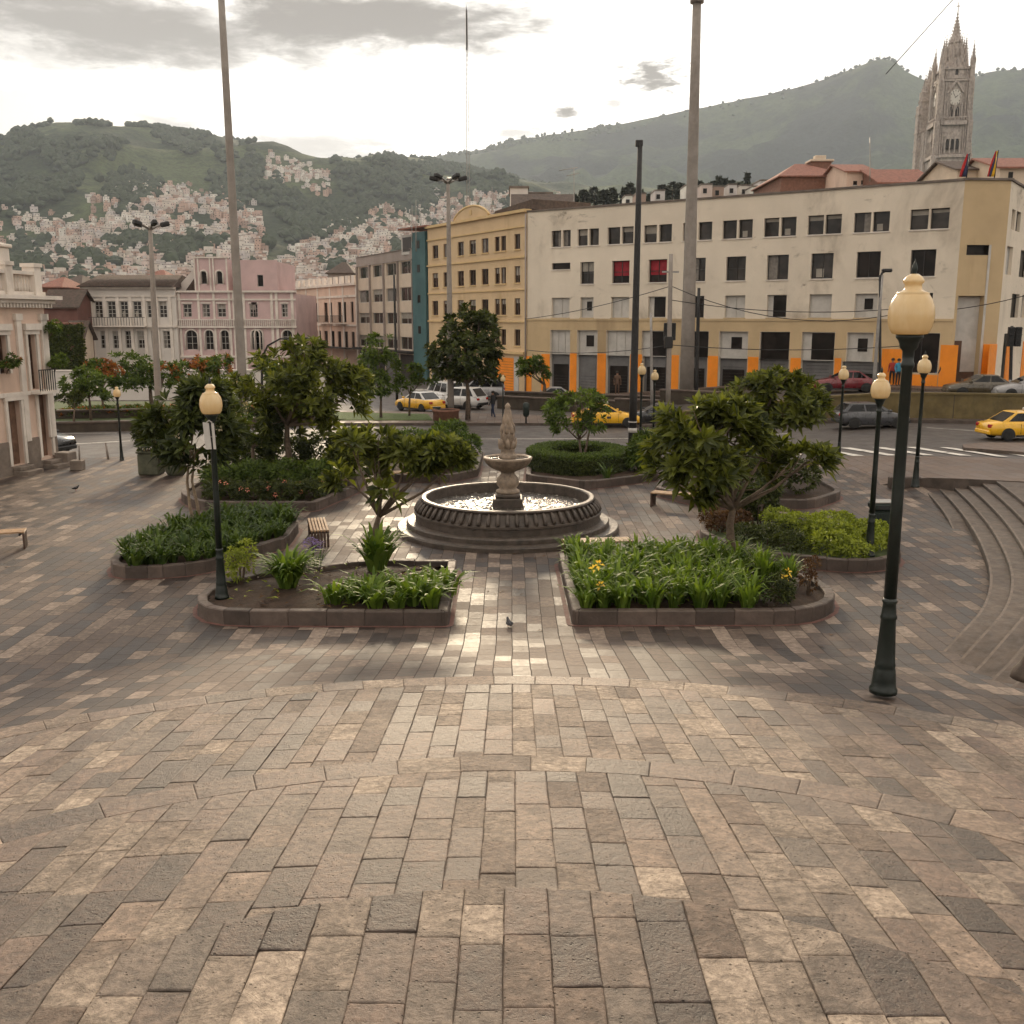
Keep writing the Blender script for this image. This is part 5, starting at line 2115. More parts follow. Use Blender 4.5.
# buttresses at the corners with gablets and pinnacles
for sx in (-1, 1):
    for sy in (-1, 1):
        b_ = MB()
        for (a, b, w) in stages[:3]:
            b_.bbox(sx * (w - 1.1) - 1.3, sx * (w - 1.1) + 1.3, sy * (w - 1.1) - 1.3, sy * (w - 1.1) + 1.3, a, b + 0.1, M['gothic'], 0.25)
            for q in (-0.8, 0.0, 0.8):
                b_.box(sx * (w - 1.1) + q - 0.16, sx * (w - 1.1) + q + 0.16, sy * (w - 1.1) - 1.55, sy * (w - 1.1) - 1.29, a + 0.5, b - 1.2, M['gothic'])
            spire(b_, sx * (w - 0.6), sy * (w - 0.6), b - 1.5, 0.8, 5.5)
        w = 7.6
        b_.bbox(sx * w - 1.1, sx * w + 1.1, sy * w - 1.1, sy * w + 1.1, z3_, zt_(66), M['gothic'], 0.25)
        for q in range(4):
            a_ = PI / 2 * q
            b_.slabxz([(-0.9, 0), (0.9, 0), (0, 2.4)], -1.25, -1.0, M['gothic'], Matrix.Translation((sx * w, sy * w, zt_(67))) @ Matrix.Rotation(a_, 4, 'Z'))
        spire(b_, sx * w, sy * w, zt_(66), 1.25, zt_(46) - zt_(66))
        b_.build('pinnacle_buttress', ch)
# face details on four sides
for q in range(4):
    fz = MB()
    Mx = Matrix.Rotation(PI / 2 * q, 4, 'Z')
    w = 9.4 - 1.2
    def bx(x0, x1, y0, y1, z0, z1, m):
        fz.box(x0, x1, y0, y1, z0, z1, m, Mx)
    # lower arcade
    y0 = -9.0
    y1_ = -8.5
    for k in range(3):
        xx = (k - 1) * 2.5
        fz.slabxz([(xx - 0.75, zt_(152)), (xx + 0.75, zt_(152)), (xx + 0.75, zt_(144)), (xx, zt_(140)), (xx - 0.75, zt_(144))], y0 - 0.1, y0 + 0.2, M['gothic_dark'], Mx)
    for k in range(4):
        xx = (k - 1.5) * 2.5
        bx(xx - 0.28, xx + 0.28, y0 - 0.6, y0, zt_(156), zt_(139), M['gothic'])
        fz.slabxz([(xx - 1.25, zt_(142)), (xx + 1.25, zt_(142)), (xx, zt_(134))] if k < 3 else [(xx - 0.3, zt_(140)), (xx + 0.3, zt_(140)), (xx, zt_(136))], y0 - 0.5, y0 - 0.2, M['gothic'], Matrix.Translation((0, 0, 0)) @ Mx @ Matrix.Translation((1.25 if k < 3 else 0, 0, 0)))
    for xx in (-6.3, -5.2, 5.2, 6.3):
        bx(xx - 0.22, xx + 0.22, y1_ - 0.5, y1_ + 0.4, z_base, zt_(86), M['gothic'])
    for xx in (-2.6, 2.6):
        bx(xx - 0.14, xx + 0.14, y1_ - 0.1, y1_ + 0.5, zt_(120), zt_(98), M['gothic'])
    bx(-6.4, 6.4, y0 - 0.9, y0 + 0.3, zt_(160), zt_(157), M['gothic'])
    bx(-6.4, 6.4, y0 - 0.8, y0 + 0.3, zt_(128), zt_(124), M['gothic'])
    for k in range(11):
        xx = -6 + 1.2 * k
        bx(xx - 0.15, xx + 0.15, y0 - 0.7, y0 - 0.5, zt_(124), zt_(121), M['gothic'])
    bx(-6.4, 6.4, y0 - 0.75, y0 - 0.45, zt_(121), zt_(120), M['gothic'])
    # belfry openings under the clock
    y1 = -8.4
    for xx in (-1.7, 1.7):
        fz.slabxz([(xx - 1.0, zt_(120)), (xx + 1.0, zt_(120)), (xx + 1.0, zt_(113)), (xx, zt_(109)), (xx - 1.0, zt_(113))], y1 + 0.6, y1 + 0.85, M['gothic_dark'], Mx)
        bx(xx - 0.12, xx + 0.12, y1 + 0.4, y1 + 0.6, zt_(120), zt_(111), M['gothic'])
    for xx in (-3.6, 0, 3.6):
        bx(xx - 0.35, xx + 0.35, y1, y1 + 0.85, zt_(122), zt_(106), M['gothic'])
    # big gable over the clock
    fz.slabxz([(-4.4, zt_(96)), (-3.6, zt_(96)), (0, zt_(85.5)), (3.6, zt_(96)), (4.4, zt_(96)), (0, zt_(82))], y1 - 0.1, y1 + 0.8, M['gothic'], Mx)
    bx(-6, 6, y1 + 0.1, y1 + 0.8, zt_(82), zt_(80), M['gothic'])
    for xx in (-5.0, 5.0):
        spire(fz, *(Mx @ Vector((xx, y1 + 0.5, 0)))[:2], zt_(84), 0.6, 6.5)
    # upper gable with lancet
    y2 = -7.2
    fz.slabxz([(-3.4, zt_(80)), (3.4, zt_(80)), (2.6, zt_(72)), (0, zt_(60)), (-2.6, zt_(72))], y2, y2 + 1.6, M['gothic'], Mx)
    fz.slabxz([(-0.7, zt_(78)), (0.7, zt_(78)), (0.7, zt_(74)), (0, zt_(71)), (-0.7, zt_(74))], y2 - 0.12, y2 - 0.01, M['gothic_dark'], Mx)
    spire(fz, *(Mx @ Vector((0, y2 + 0.6, 0)))[:2], zt_(62), 0.45, 4.5)
    fz.build('carved_face', ch)
    ck = MB()
    cz_ = zt_(100.5)
    ps = [(3.0 * math.cos(2 * PI * k / 28), 3.0 * math.sin(2 * PI * k / 28) + cz_) for k in range(28)]
    ck.slabxz(ps, y1 + 0.25, y1 + 0.9, M['clock'], Mx)
    for k in range(12):
        a_ = 2 * PI * k / 12
        Mk = Mx @ Matrix.Translation((2.5 * math.sin(a_), 0, cz_ + 2.5 * math.cos(a_))) @ Matrix.Rotation(a_, 4, 'Y')
        ck.box(-0.12, 0.12, y1 + 0.2, y1 + 0.247, -0.32, 0.32, M['gothic_dark'], Mk)
    o = ck.build('clock_dial', ch)
    hd = MB()
    for a_, l in ((math.radians(60), 1.5), (math.radians(-35), 2.1)):
        Mk = Mx @ Matrix.Translation((0, 0, cz_)) @ Matrix.Rotation(a_, 4, 'Y')
        hd.box(-0.1, 0.1, y1 + 0.14, y1 + 0.19, -0.3, l, M['gothic_dark'], Mk)
    hd.build('clock_hands', o)
# crown: inner octagon, ring of pinnacles and the great spire
cr = MB()
cr.lathe([(6.4, zt_(72)), (6.2, zt_(62)), (5.2, zt_(58)), (4.6, zt_(50)), (3.6, zt_(46)), (3.2, zt_(42))], M['gothic'], 8, (0, 0, 0), False)
for k in range(8):
    a = PI / 8 + PI / 4 * k
    x, y = 5.4 * math.cos(a), 5.4 * math.sin(a)
    cr.bbox(x - 0.6, x + 0.6, y - 0.6, y + 0.6, zt_(70), zt_(52), M['gothic'], 0.12)
    spire(cr, x, y, zt_(52), 0.75, zt_(37) - zt_(52))
    x, y = 6.4 * math.cos(PI / 4 * k), 6.4 * math.sin(PI / 4 * k)
    Mk = Matrix.Rotation(PI / 4 * k + PI / 2, 4, 'Z')
    cr.slabxz([(-1.6, zt_(66)), (1.6, zt_(66)), (0, zt_(55))], -6.0, -5.2, M['gothic'], Mk)
    cr.slabxz([(-0.5, zt_(64)), (0.5, zt_(64)), (0, zt_(58))], -6.15, -6.01, M['gothic_dark'], Mk)
cr.build('crown_gables', ch)
sp = MB()
spire(sp, 0, 0, zt_(44), 3.3, zt_(15) - zt_(44), None, 8)
for k in range(8):
    a = PI / 4 * k
    for q in range(9):
        t_ = 0.08 + q * 0.1
        rr_ = 3.3 * (1 - t_) ** 1.25 + 0.1
        sp.box(rr_ * math.cos(a) - 0.16, rr_ * math.cos(a) + 0.16, rr_ * math.sin(a) - 0.16, rr_ * math.sin(a) + 0.16, zt_(44) + t_ * 12, zt_(44) + t_ * 12 + 0.5, M['gothic'])
sp.build('spire', ch)
cs = MB()
cs.tube([(0, 0, zt_(16)), (0, 0, zt_(2))], [0.3, 0.18], M['gothic'], 6)
cs.box(-1.0, 1.0, -0.16, 0.16, zt_(6.6), zt_(5.6), M['gothic'])
cs.build('cross', ch)
# set back nave flank on the left of the tower, with its own pinnacles
nv_ = MB()
for k, (px, pt) in enumerate(((922, 92), (926, 84), (930, 76), (919, 106))):
    p = at(px, pt, CYD + 14)
    x = (p.x - cx0.x) - 1.0
    nv_.bbox(x - 1.6, x + 1.6, 14 - 1.6 + 0.11 * k, 14 + 1.6 + 0.11 * k, z_base, p.z - 40, M['gothic'], 0.3)
    spire(nv_, x, 14, p.z - 40, 1.3, 6)
    for q in range(6):
        nv_.box(x - 1.75, x + 1.75, 12.2 + 0.047 * k, 15.8 + 0.047 * k, p.z - 44 - q * 7, p.z - 43.4 - q * 7, M['gothic'])
nv_.box(-6, 4, 9, 18, z_base, zt_(128), M['gothic'])
for v in range(len(nv_.v)):
    q = Matrix.Rotation(-math.radians(CHR), 4, 'Z') @ Vector(nv_.v[v])
    nv_.v[v] = (q.x / 0.74, q.y / 0.74, q.z)
nv_.build('rear_tower', ch)
# ------------------------------------------------------------------ flower beds
def kerbed(poly, z0=0.0, hk=0.3, wk=0.2, label='', soil=None, name='flower_bed', line=True, hs=0.2):
    """a bed: ring of kerb stones and the earth inside"""
    n = len(poly)
    cx = sum(p[0] for p in poly) / n
    cy = sum(p[1] for p in poly) / n
    e = thing(name, label, 'flower bed', (cx, cy, z0))
    loc = [(x - cx, y - cy) for x, y in poly]

    def off(d):
        out = []
        for i in range(n):
            a, b, c = loc[i - 1], loc[i], loc[(i + 1) % n]
            d1 = Vector((b[0] - a[0], b[1] - a[1])).normalized()
            d2 = Vector((c[0] - b[0], c[1] - b[1])).normalized()
            n1, n2 = Vector((-d1.y, d1.x)), Vector((-d2.y, d2.x))
            m = (n1 + n2)
            m.normalize()
            k = d / max(0.5, m.dot(n1))
            out.append((b[0] + m.x * k, b[1] + m.y * k))
        return out
    inn = off(wk)
    b1, b2 = off(0.015), off(wk - 0.015)
    mb = MB()
    # individual stones along each side
    for i in range(n):
        j = (i + 1) % n
        a, b, c, d = loc[i], loc[j], inn[j], inn[i]
        L = math.hypot(b[0] - a[0], b[1] - a[1])
        ns = max(1, round(L / 0.75))
        for s_ in range(ns):
            t0, t1 = s_ / ns + 0.004 / L * 1.0, (s_ + 1) / ns - 0.004 / L
            lp = lambda p, q, t: (p[0] + (q[0] - p[0]) * t, p[1] + (q[1] - p[1]) * t)
            q = [lp(a, b, t0), lp(a, b, t1), lp(d, c, t1), lp(d, c, t0)]
            dz = R.uniform(-0.008, 0.008)
            e1 = 0.018
            mid = ((q[0][0] + q[2][0]) / 2, (q[0][1] + q[2][1]) / 2)
            qi = [lp(p, mid, 0.06) for p in q]
            qi = [lp(lp(q[0], q[3], 0.1), q[1], 0.02), lp(lp(q[1], q[2], 0.1), q[0], 0.02), lp(lp(q[2], q[1], 0.1), q[3], 0.02), lp(lp(q[3], q[0], 0.1), q[2], 0.02)]
            vs = [(x, y, -0.1) for x, y in q] + [(x, y, hk - 0.02 + dz) for x, y in q] + [(x, y, hk + dz) for x, y in qi]
            mb.add(vs, [(0, 1, 5, 4), (1, 2, 6, 5), (2, 3, 7, 6), (3, 0, 4, 7), (4, 5, 9, 8), (5, 6, 10, 9), (6, 7, 11, 10), (7, 4, 8, 11), (8, 9, 10, 11)], M['kerbs'])
    mb.build('kerb', e)
    sm = MB()
    # soil as a bumpy fan
    vs = [(0, 0, hs + 0.06)]
    rings = 5
    for k in range(1, rings + 1):
        for i in range(n):
            for q in range(4):
                a, b = inn[i], inn[(i + 1) % n]
                x, y = a[0] + (b[0] - a[0]) * q / 4, a[1] + (b[1] - a[1]) * q / 4
                x, y = x * k / rings, y * k / rings
                vs.append((x, y, hs + (mnoise.noise(Vector((x * 1.7 + cx, y * 1.7 + cy, 0))) * 0.06 + 0.02 if k < rings else -0.02)))
    m = n * 4
    fs = [(0, 1 + i, 1 + (i + 1) % m) for i in range(m)]
    for k in range(rings - 1):
        for i in range(m):
            fs.append((1 + k * m + i, 1 + (k + 1) * m + i, 1 + (k + 1) * m + (i + 1) % m, 1 + k * m + (i + 1) % m))
    sm.add(vs, fs, soil or M['soil'], True)
    sm.build('soil', e)
    if line:
        ln = MB()
        o1, o2 = off(-0.11), off(-0.02)
        vs = [(x, y, 0.008) for x, y in o1] + [(x, y, 0.008) for x, y in o2]
        ln.add(vs, [(i, (i + 1) % n, n + (i + 1) % n, n + i) for i in range(n)], M['red_line'])
        ln.build('painted_line', e)
    return e


M['kerbs'] = mat('planter_kerb_stone', (0.085, 0.062, 0.05), 0.68, 0.25, 3, 0.5, 22, stain=(0.06, 0.048, 0.04), stain_amt=0.6, island=0.3)


def rnd_poly(pts, m=3):
    """round a few corners of a closed outline"""
    n = len(pts)
    out = []
    for i in range(n):
        p0, p1, p2 = Vector(pts[i - 1][:2]), Vector(pts[i][:2]), Vector(pts[(i + 1) % n][:2])
        r = pts[i][2] if len(pts[i]) > 2 else 0.12
        a = p1 + (p0 - p1).normalized() * min(r, (p0 - p1).length * 0.48)
        b = p1 + (p2 - p1).normalized() * min(r, (p2 - p1).length * 0.48)
        for k in range(m + 1):
            t = k / m
            out.append(tuple((a * (1 - t) ** 2 + p1 * 2 * t * (1 - t) + b * t * t)))
    return out


B1 = rnd_poly([(-6.75, 20.4, 1.0), (-6.1, 19.05, 0.9), (-1.27, 19.02), (-1.33, 23.4), (-3.6, 23.4, 0.4), (-6.2, 22.0, 0.8)])
B2 = rnd_poly([(1.2, 19.08), (5.9, 19.1, 0.7), (6.85, 20.1, 0.7), (6.9, 21.8, 0.8), (5.0, 23.9, 0.7), (1.15, 24.1)])
B3 = rnd_poly([(-10.0, 24.6, 1.1), (-9.4, 22.5, 0.9), (-7.4, 22.9, 0.8), (-5.95, 25.9, 0.3), (-6.1, 28.4, 0.6), (-8.4, 29.6, 1.0)])
B4 = rnd_poly([(-11.2, 33.0, 0.8), (-10.0, 31.1, 0.7), (-6.2, 30.9, 0.3), (-5.35, 34.5, 0.4), (-5.8, 40.5, 0.6), (-11.4, 41, 0.6)])
B5 = rnd_poly([(5.1, 26.4, 0.4), (6.0, 24.2, 0.5), (8.3, 23.1, 0.8), (9.75, 23.9, 0.9), (9.9, 26.6, 1.0), (7.2, 29.0, 0.8), (5.4, 28.2, 0.5)])
B6 = rnd_poly([(4.9, 33.8, 0.3), (6.2, 31.5, 0.3), (9.6, 31.3, 0.5), (11.2, 33.2, 0.7), (11.2, 38, 0.7), (6.2, 39.5, 0.6)])
B7 = rnd_poly([(0.5, 36.6, 0.3), (2.7, 35.0, 0.4), (5.5, 37.0, 0.3), (5.9, 42.3, 0.5), (0.75, 43.3, 0.3)])
B8 = rnd_poly([(-5.1, 36.6, 0.3), (-2.2, 36.6, 0.3), (-1.3, 38.0, 0.3), (-1.25, 43.2, 0.3), (-5.3, 43.2, 0.5)])
kerbed(B1, 0, 0.3, 0.2, 'rounded front bed left of the paved path with bare brown earth and few plants')
kerbed(B2, 0, 0.3, 0.2, 'front bed right of the paved path packed with strap leaved lilies around a tree')
kerbed(B3, 0, 0.3, 0.2, 'rounded bed on the left filled with dense dark strap leaves under a thin trunked tree')
kerbed(B4, 0, 0.3, 0.2, 'large rear left bed with trees, low shrubs and red flowers')
kerbed(B5, 0, 0.3, 0.2, 'rounded bed on the right with lime green shrubs and a litter bin behind', M['hillsoil'])
kerbed(B6, 0, 0.3, 0.2, 'rear right bed mostly hidden behind the large magnolia crown')
kerbed(B7, 0, 0.3, 0.2, 'bed behind the fountain enclosed by a clipped ring hedge')
kerbed(B8, 0, 0.3, 0.2, 'bed left behind the fountain with glossy shrubs')

# ------------------------------------------------------------------ plants
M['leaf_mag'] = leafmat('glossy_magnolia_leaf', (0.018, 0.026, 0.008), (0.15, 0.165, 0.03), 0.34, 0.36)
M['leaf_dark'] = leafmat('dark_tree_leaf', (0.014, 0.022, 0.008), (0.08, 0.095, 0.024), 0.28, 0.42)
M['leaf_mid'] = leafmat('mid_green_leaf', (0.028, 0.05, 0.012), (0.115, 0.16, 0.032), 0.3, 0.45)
M['leaf_lime'] = leafmat('lime_leaf', (0.1, 0.13, 0.014), (0.3, 0.34, 0.05), 0.3, 0.5)
M['leaf_strap'] = leafmat('strap_leaf', (0.05, 0.095, 0.013), (0.17, 0.24, 0.035), 0.35, 0.55, 0.2)
M['leaf_strap_dark'] = leafmat('dark_strap_leaf', (0.024, 0.048, 0.01), (0.1, 0.145, 0.026), 0.25, 0.55, 0.2)
M['leaf_red'] = leafmat('red_brown_leaf', (0.05, 0.022, 0.012), (0.13, 0.07, 0.03), 0.2, 0.5)
M['leaf_orange'] = leafmat('orange_blossom', (0.13, 0.04, 0.012), (0.36, 0.13, 0.035), 0.25, 0.6)
M['leaf_pale'] = leafmat('pale_blossom', (0.3, 0.24, 0.16), (0.62, 0.52, 0.38), 0.3, 0.6)
M['petal_yellow'] = leafmat('yellow_petal', (0.7, 0.42, 0.05), (0.85, 0.6, 0.1), 0.3, 0.6)
M['petal_violet'] = leafmat('violet_petal', (0.13, 0.09, 0.3), (0.25, 0.18, 0.45), 0.3, 0.6)
M['petal_pink'] = leafmat('pink_petal', (0.6, 0.2, 0.15), (0.8, 0.35, 0.25), 0.3, 0.6)


def leaf(mb, p, d, up, L, Wd, m, fold=0.25):
    d = d.normalized()
    s = d.cross(up)
    if s.length < 1e-4:
        s = d.orthogonal()
    s.normalize()
    u = s.cross(d)
    droop = -0.12 * L
    a = p
    b = p + d * (L * 0.48) + s * (Wd / 2) + u * (fold * Wd)
    c = p + d * (L * 0.5)
    e = p + d * (L * 0.48) - s * (Wd / 2) + u * (fold * Wd)
    f = p + d * L + Vector((0, 0, droop))
    mb.add((a, b, c, e, f), ((0, 2, 1), (0, 3, 2), (1, 2, 4), (2, 3, 4)), m)


def rosette(mb, p, ax, n, L, Wd, m, rr, spread=0.9):
    ax = ax.normalized()
    t = ax.orthogonal().normalized()
    b = ax.cross(t)
    a0 = rr.uniform(0, 6.28)
    for k in range(n):
        a = a0 + 2.4 * k
        q = spread * (0.45 + 0.55 * k / max(1, n - 1)) * rr.uniform(0.8, 1.2)
        d = ax * math.cos(q * 1.35) + (t * math.cos(a) + b * math.sin(a)) * math.sin(q * 1.35)
        d.z -= 0.15 * q
        leaf(mb, p + d * 0.03, d, ax, L * rr.uniform(0.75, 1.15), Wd * rr.uniform(0.8, 1.15), m)


def tree(name, label, loc, lobes, trunk, rbase, m, nros, leafL, leafW, seed, group=None, nleaf=9, bark=None, flat=0.7, cat='tree', blossom=None, stems=None):
    """lobes: [(x, y, z, rx, rz)] foliage masses relative to the foot; trunk: points from the foot to the fork"""
    rr = random.Random(seed)
    e = thing(name, label, cat, loc, 0, group)
    t = MB()
    bark = bark or M['bark']
    nT = len(trunk)
    t.tube(trunk, [rbase * (1 - 0.45 * i / (nT - 1)) for i in range(nT)], bark, 8)
    for st in stems or ():
        t.tube(st, [rbase * (1 - 0.5 * i / (len(st) - 1)) for i in range(len(st))], bark, 7)
    fork = Vector(trunk[-1])
    for (x, y, z, rx, rz) in lobes:
        c = Vector((x, y, z))
        mid = fork.lerp(c, 0.5) + Vector((rr.uniform(-.12, .12), rr.uniform(-.12, .12), -0.05 * (c - fork).length))
        t.tube([fork - Vector((0, 0, 0.05)), mid, c], [rbase * 0.5, rbase * 0.32, rbase * 0.14], bark, 6)
        for q in range(4):
            d = Vector((rr.gauss(0, 1), rr.gauss(0, 1), rr.gauss(0.3, .7))).normalized()
            t.tube([mid.lerp(c, rr.uniform(0.2, 1)), c + Vector((d.x * rx * 0.8, d.y * rx * 0.8, d.z * rz * 0.8))], [rbase * 0.16, rbase * 0.06], bark, 5)
    t.build('trunk', e)
    cmb = MB()
    vol = [l[3] ** 2 for l in lobes]
    tot = sum(vol)
    for l, v in zip(lobes, vol):
        for _ in range(int(nros * v / tot)):
            d = Vector((rr.gauss(0, 1), rr.gauss(0, 1), rr.gauss(0.15, 0.8))).normalized()
            q = rr.uniform(0.4, 1.0) ** 0.6 * (1.0 if rr.random() < 0.82 else rr.uniform(1.0, 1.32))
            p = Vector((l[0] + d.x * l[3] * q, l[1] + d.y * l[3] * q, l[2] + d.z * l[4] * q))
            if mnoise.noise(p * 1.25 + Vector((seed, 0, 0))) < 0.02:
                continue
            ax = Vector((d.x, d.y, d.z * 0.6 + 0.75))
            rosette(cmb, p, ax, nleaf, leafL, leafW, m, rr)
    cmb.build('crown', e)
    if blossom:
        bm_, nb, bs = blossom
        fm = MB()
        for _ in range(nb):
            l = rr.choice(lobes)
            d = Vector((rr.gauss(0, 1), rr.gauss(0, 1), abs(rr.gauss(0.3, 0.8)))).normalized()
            p = Vector((l[0] + d.x * l[3] * 1.02, l[1] + d.y * l[3] * 1.02, l[2] + d.z * l[4] * 1.02))
            rosette(fm, p, d, 6, bs, bs * 0.7, bm_, rr, 1.1)
        fm.build('blossom', e)
    return e


def lob(foot, *pix):
    """lobes given by where they show: (px, py, Y offset, rx px, rz px)"""
    out = []
    for (px, py, dy, rx, rz) in pix:
        Y = foot[1] + dy
        p = at(px, py, Y)
        k = Y / FOC * 1.02
        out.append((p.x - foot[0], dy, p.z - foot[2], rx * k, rz * k))
    return out


# magnolia with the big crown, right of the path
f = Vector((5.15, 23.0, 0.2))
tree('magnolia_tree', 'broad magnolia tree with large glossy leaves in the lily bed right of the path', f,
     lob(f, (700, 428, -0.3, 40, 26), (672, 446, 0.3, 26, 22), (735, 440, 0.4, 36, 26), (700, 466, -0.6, 40, 22), (762, 458, 0.1, 28, 22), (806, 462, 0, 22, 12), (728, 414, 0.5, 26, 14), (668, 476, -0.3, 18, 16), (742, 478, 0.5, 28, 18), (785, 470, -.3, 22, 11), (690, 490, 0, 22, 12)),
     [(0, 0, -0.2), (0.02, 0, 0.5), (-0.03, 0.02, 1.0), (0.03, 0, 1.45)], 0.13, M['leaf_mag'], 800, 0.4, 0.14, 21)
# magnolia left of the path
f = Vector((-3.25, 22.9, 0.2))
tree('magnolia_tree', 'sparse leaning magnolia tree with large glossy leaves in the bare earth bed', f,
     lob(f, (372, 468, 0, 22, 18), (408, 455, 0.3, 26, 11), (442, 452, 0.2, 22, 10), (352, 448, -0.2, 16, 12), (385, 488, -0.4, 16, 15), (345, 478, 0.3, 14, 12), (425, 468, 0.4, 20, 9), (458, 460, 0, 10, 7), (378, 438, 0.2, 14, 9)),
     [(0, 0, -0.2), (0.1, 0, 0.45), (0.05, 0.02, 0.95), (0.16, 0, 1.3)], 0.1, M['leaf_mag'], 470, 0.36, 0.13, 22)
# rear left group
f = Vector((-8.0, 35.4, 0.2))
tree('magnolia_tree', 'dense dark round crowned tree in the rear left bed, tallest of that bed', f,
     lob(f, (300, 372, 0, 38, 24), (268, 385, 0.3, 30, 28), (330, 385, 0.2, 36, 24), (300, 402, -0.4, 42, 26), (345, 398, 0, 24, 18), (285, 420, 0.2, 28, 16), (305, 352, 0.2, 22, 12), (330, 418, 0, 20, 14)),
     [(0, 0, -0.2), (0.05, 0, 0.8), (0, 0, 1.5), (0.02, 0, 2.1)], 0.15, M['leaf_mag'], 760, 0.42, 0.15, 23)
f = Vector((-9.3, 35.6, 0.2))
tree('small_tree', 'small dark round headed tree on a straight thin trunk in the rear left bed', f,
     lob(f, (263, 428, 0, 20, 16), (275, 420, 0.3, 16, 12), (252, 424, 0, 12, 12), (266, 440, 0, 16, 8)),
     [(0, 0, -0.2), (0, 0, 0.6), (0.02, 0, 1.3)], 0.1, M['leaf_dark'], 260, 0.3, 0.11, 24)
f = Vector((-8.7, 27.0, 0.2))
tree('magnolia_tree', 'tree on two thin pale trunks with a dark drooping crown in the left bed', f,
     lob(f, (195, 415, 0, 34, 26), (168, 430, 0.2, 24, 24), (220, 432, -0.2, 26, 26), (195, 448, -0.3, 34, 20), (180, 400, 0.3, 20, 16), (160, 450, 0, 14, 12), (205, 392, 0, 18, 12)),
     [(0, 0, -0.2), (-0.15, 0, 0.7), (-0.2, 0.05, 1.4), (-0.1, 0, 2.0)], 0.055, M['leaf_dark'], 640, 0.38, 0.13, 25,
     stems=[[(0.06, 0.05, -0.2), (0.05, 0.05, 0.7), (-0.05, 0, 1.4), (0.05, 0.1, 2.2)]], blossom=(M['leaf_pale'], 14, 0.09), bark=mat('pale_bark', (0.26, 0.19, 0.13), 0.85, 0.3, 8))
f = Vector((-10.6, 38.0, 0.2))
tree('blossom_shrub', 'tall loose shrub with pale blossoms beside the tall grey pole', f,
     lob(f, (238, 405, 0, 20, 24), (250, 425, 0.2, 16, 20), (230, 432, 0, 16, 18), (245, 448, 0, 16, 14), (242, 385, 0, 10, 12)),
     [(0, 0, -0.2), (0, 0, 0.5), (0, 0, 1.0)], 0.07, M['leaf_mid'], 170, 0.22, 0.085, 26, blossom=(M['leaf_pale'], 60, 0.13), cat='shrub')
# behind the right hand magnolia
f = Vector((8.9, 35.0, 0.2))
tree('magnolia_tree', 'tree whose crown shows above and right of the big magnolia, in the rear right bed', f,
     lob(f, (775, 385, 0, 26, 16), (755, 398, 0.3, 24, 20), (800, 395, 0, 22, 16), (790, 412, -0.3, 32, 16), (760, 420, 0.2, 26, 14), (815, 408, 0, 14, 12)),
     [(0, 0, -0.2), (0, 0, 0.8), (-.05, 0, 1.6), (-0.1, 0, 2.4)], 0.13, M['leaf_mag'], 520, 0.42, 0.15, 27)
# tree in the ring hedge
f = Vector((2.7, 39.3, 0.2))
tree('young_tree', 'young open tree with a forked trunk growing inside the ring hedge', f,
     lob(f, (575, 402, 0, 22, 14), (555, 412, 0.2, 14, 12), (592, 408, 0, 16, 14), (566, 424, -0.2, 16, 12), (588, 424, 0.3, 18, 10), (575, 392, 0, 12, 8)),
     [(0, 0, -0.2), (0.03, 0, 0.5), (-0.05, 0, 1.1)], 0.07, M['leaf_mid'], 380, 0.27, 0.1, 28, stems=[[(0.08, 0, -0.2), (0.2, 0.05, 0.6), (0.35, 0, 1.4)]])


def street_tree(name, label, foot, pix, trunk, rb, m, nros, L, Wd, seed, group=None, blossom=None, stems=None):
    f = Vector(foot)
    return tree(name, label, f, lob(f, *pix), trunk, rb, m, nros, L, Wd, seed, group, 7, blossom=blossom, stems=stems)


# street trees
street_tree('street_tree', 'large dense dark street tree in front of the ochre building', (-2.6, 58.5, 0.1),
            [(466, 330, 0, 28, 22), (448, 345, 0.4, 20, 20), (485, 345, 0, 20, 22), (466, 358, -0.5, 32, 20), (446, 365, 0, 18, 14), (488, 368, 0.4, 16, 16), (470, 375, 0, 24, 10), (480, 322, 0.5, 14, 10)],
            [(0, 0, -0.2), (0.05, 0, 1.2), (0, 0, 2.2)], 0.17, M['leaf_dark'], 1100, 0.42, 0.2, 31)
street_tree('street_tree', 'small round street tree by the orange wall at the cream building corner', (2.2, 68, 0.0),
            [(532, 366, 0, 14, 10), (540, 372, 0, 10, 8), (526, 372, 0.3, 8, 8)], [(0, 0, -0.2), (0, 0, 1.2), (0, 0, 1.6)], 0.16, M['leaf_mid'], 260, 0.36, 0.16, 32)
street_tree('street_tree', 'slim young tree on the lawn of the median strip', (-7.8, 59.5, 0.1),
            [(378, 348, 0, 12, 14), (372, 365, 0.2, 14, 14), (388, 368, 0, 12, 14), (380, 385, 0, 16, 12), (366, 392, 0, 10, 9)], [(0, 0, -0.2), (0, 0, 0.6), (0.05, 0, 1.4)], 0.1, M['leaf_mid'], 420, 0.34, 0.14, 33)
street_tree('street_tree', 'low leafy young tree right of the slim one on the median strip', (-6.2, 60.5, 0.1),
            [(412, 372, 0, 10, 8), (425, 378, 0, 12, 8), (404, 384, 0, 10, 8)], [(0, 0, -0.2), (0, 0, 0.6), (0.05, 0, 1.4)], 0.08, M['leaf_mid'], 200, 0.34, 0.14, 34)
lt = 'trees in the garden beds beyond the left road'
street_tree('garden_tree', 'bright green flat topped tree nearest the corner house across the left road', (-23.6, 56.0, 0.3),
            [(88, 380, 0, 18, 10), (75, 386, 0, 12, 10), (102, 388, 0, 14, 9), (90, 394, 0.3, 18, 8)], [(0, 0, -0.2), (0.02, 0, 0.8), (0, 0, 1.4)], 0.09, M['leaf_mid'], 420, 0.34, 0.13, 35, lt)
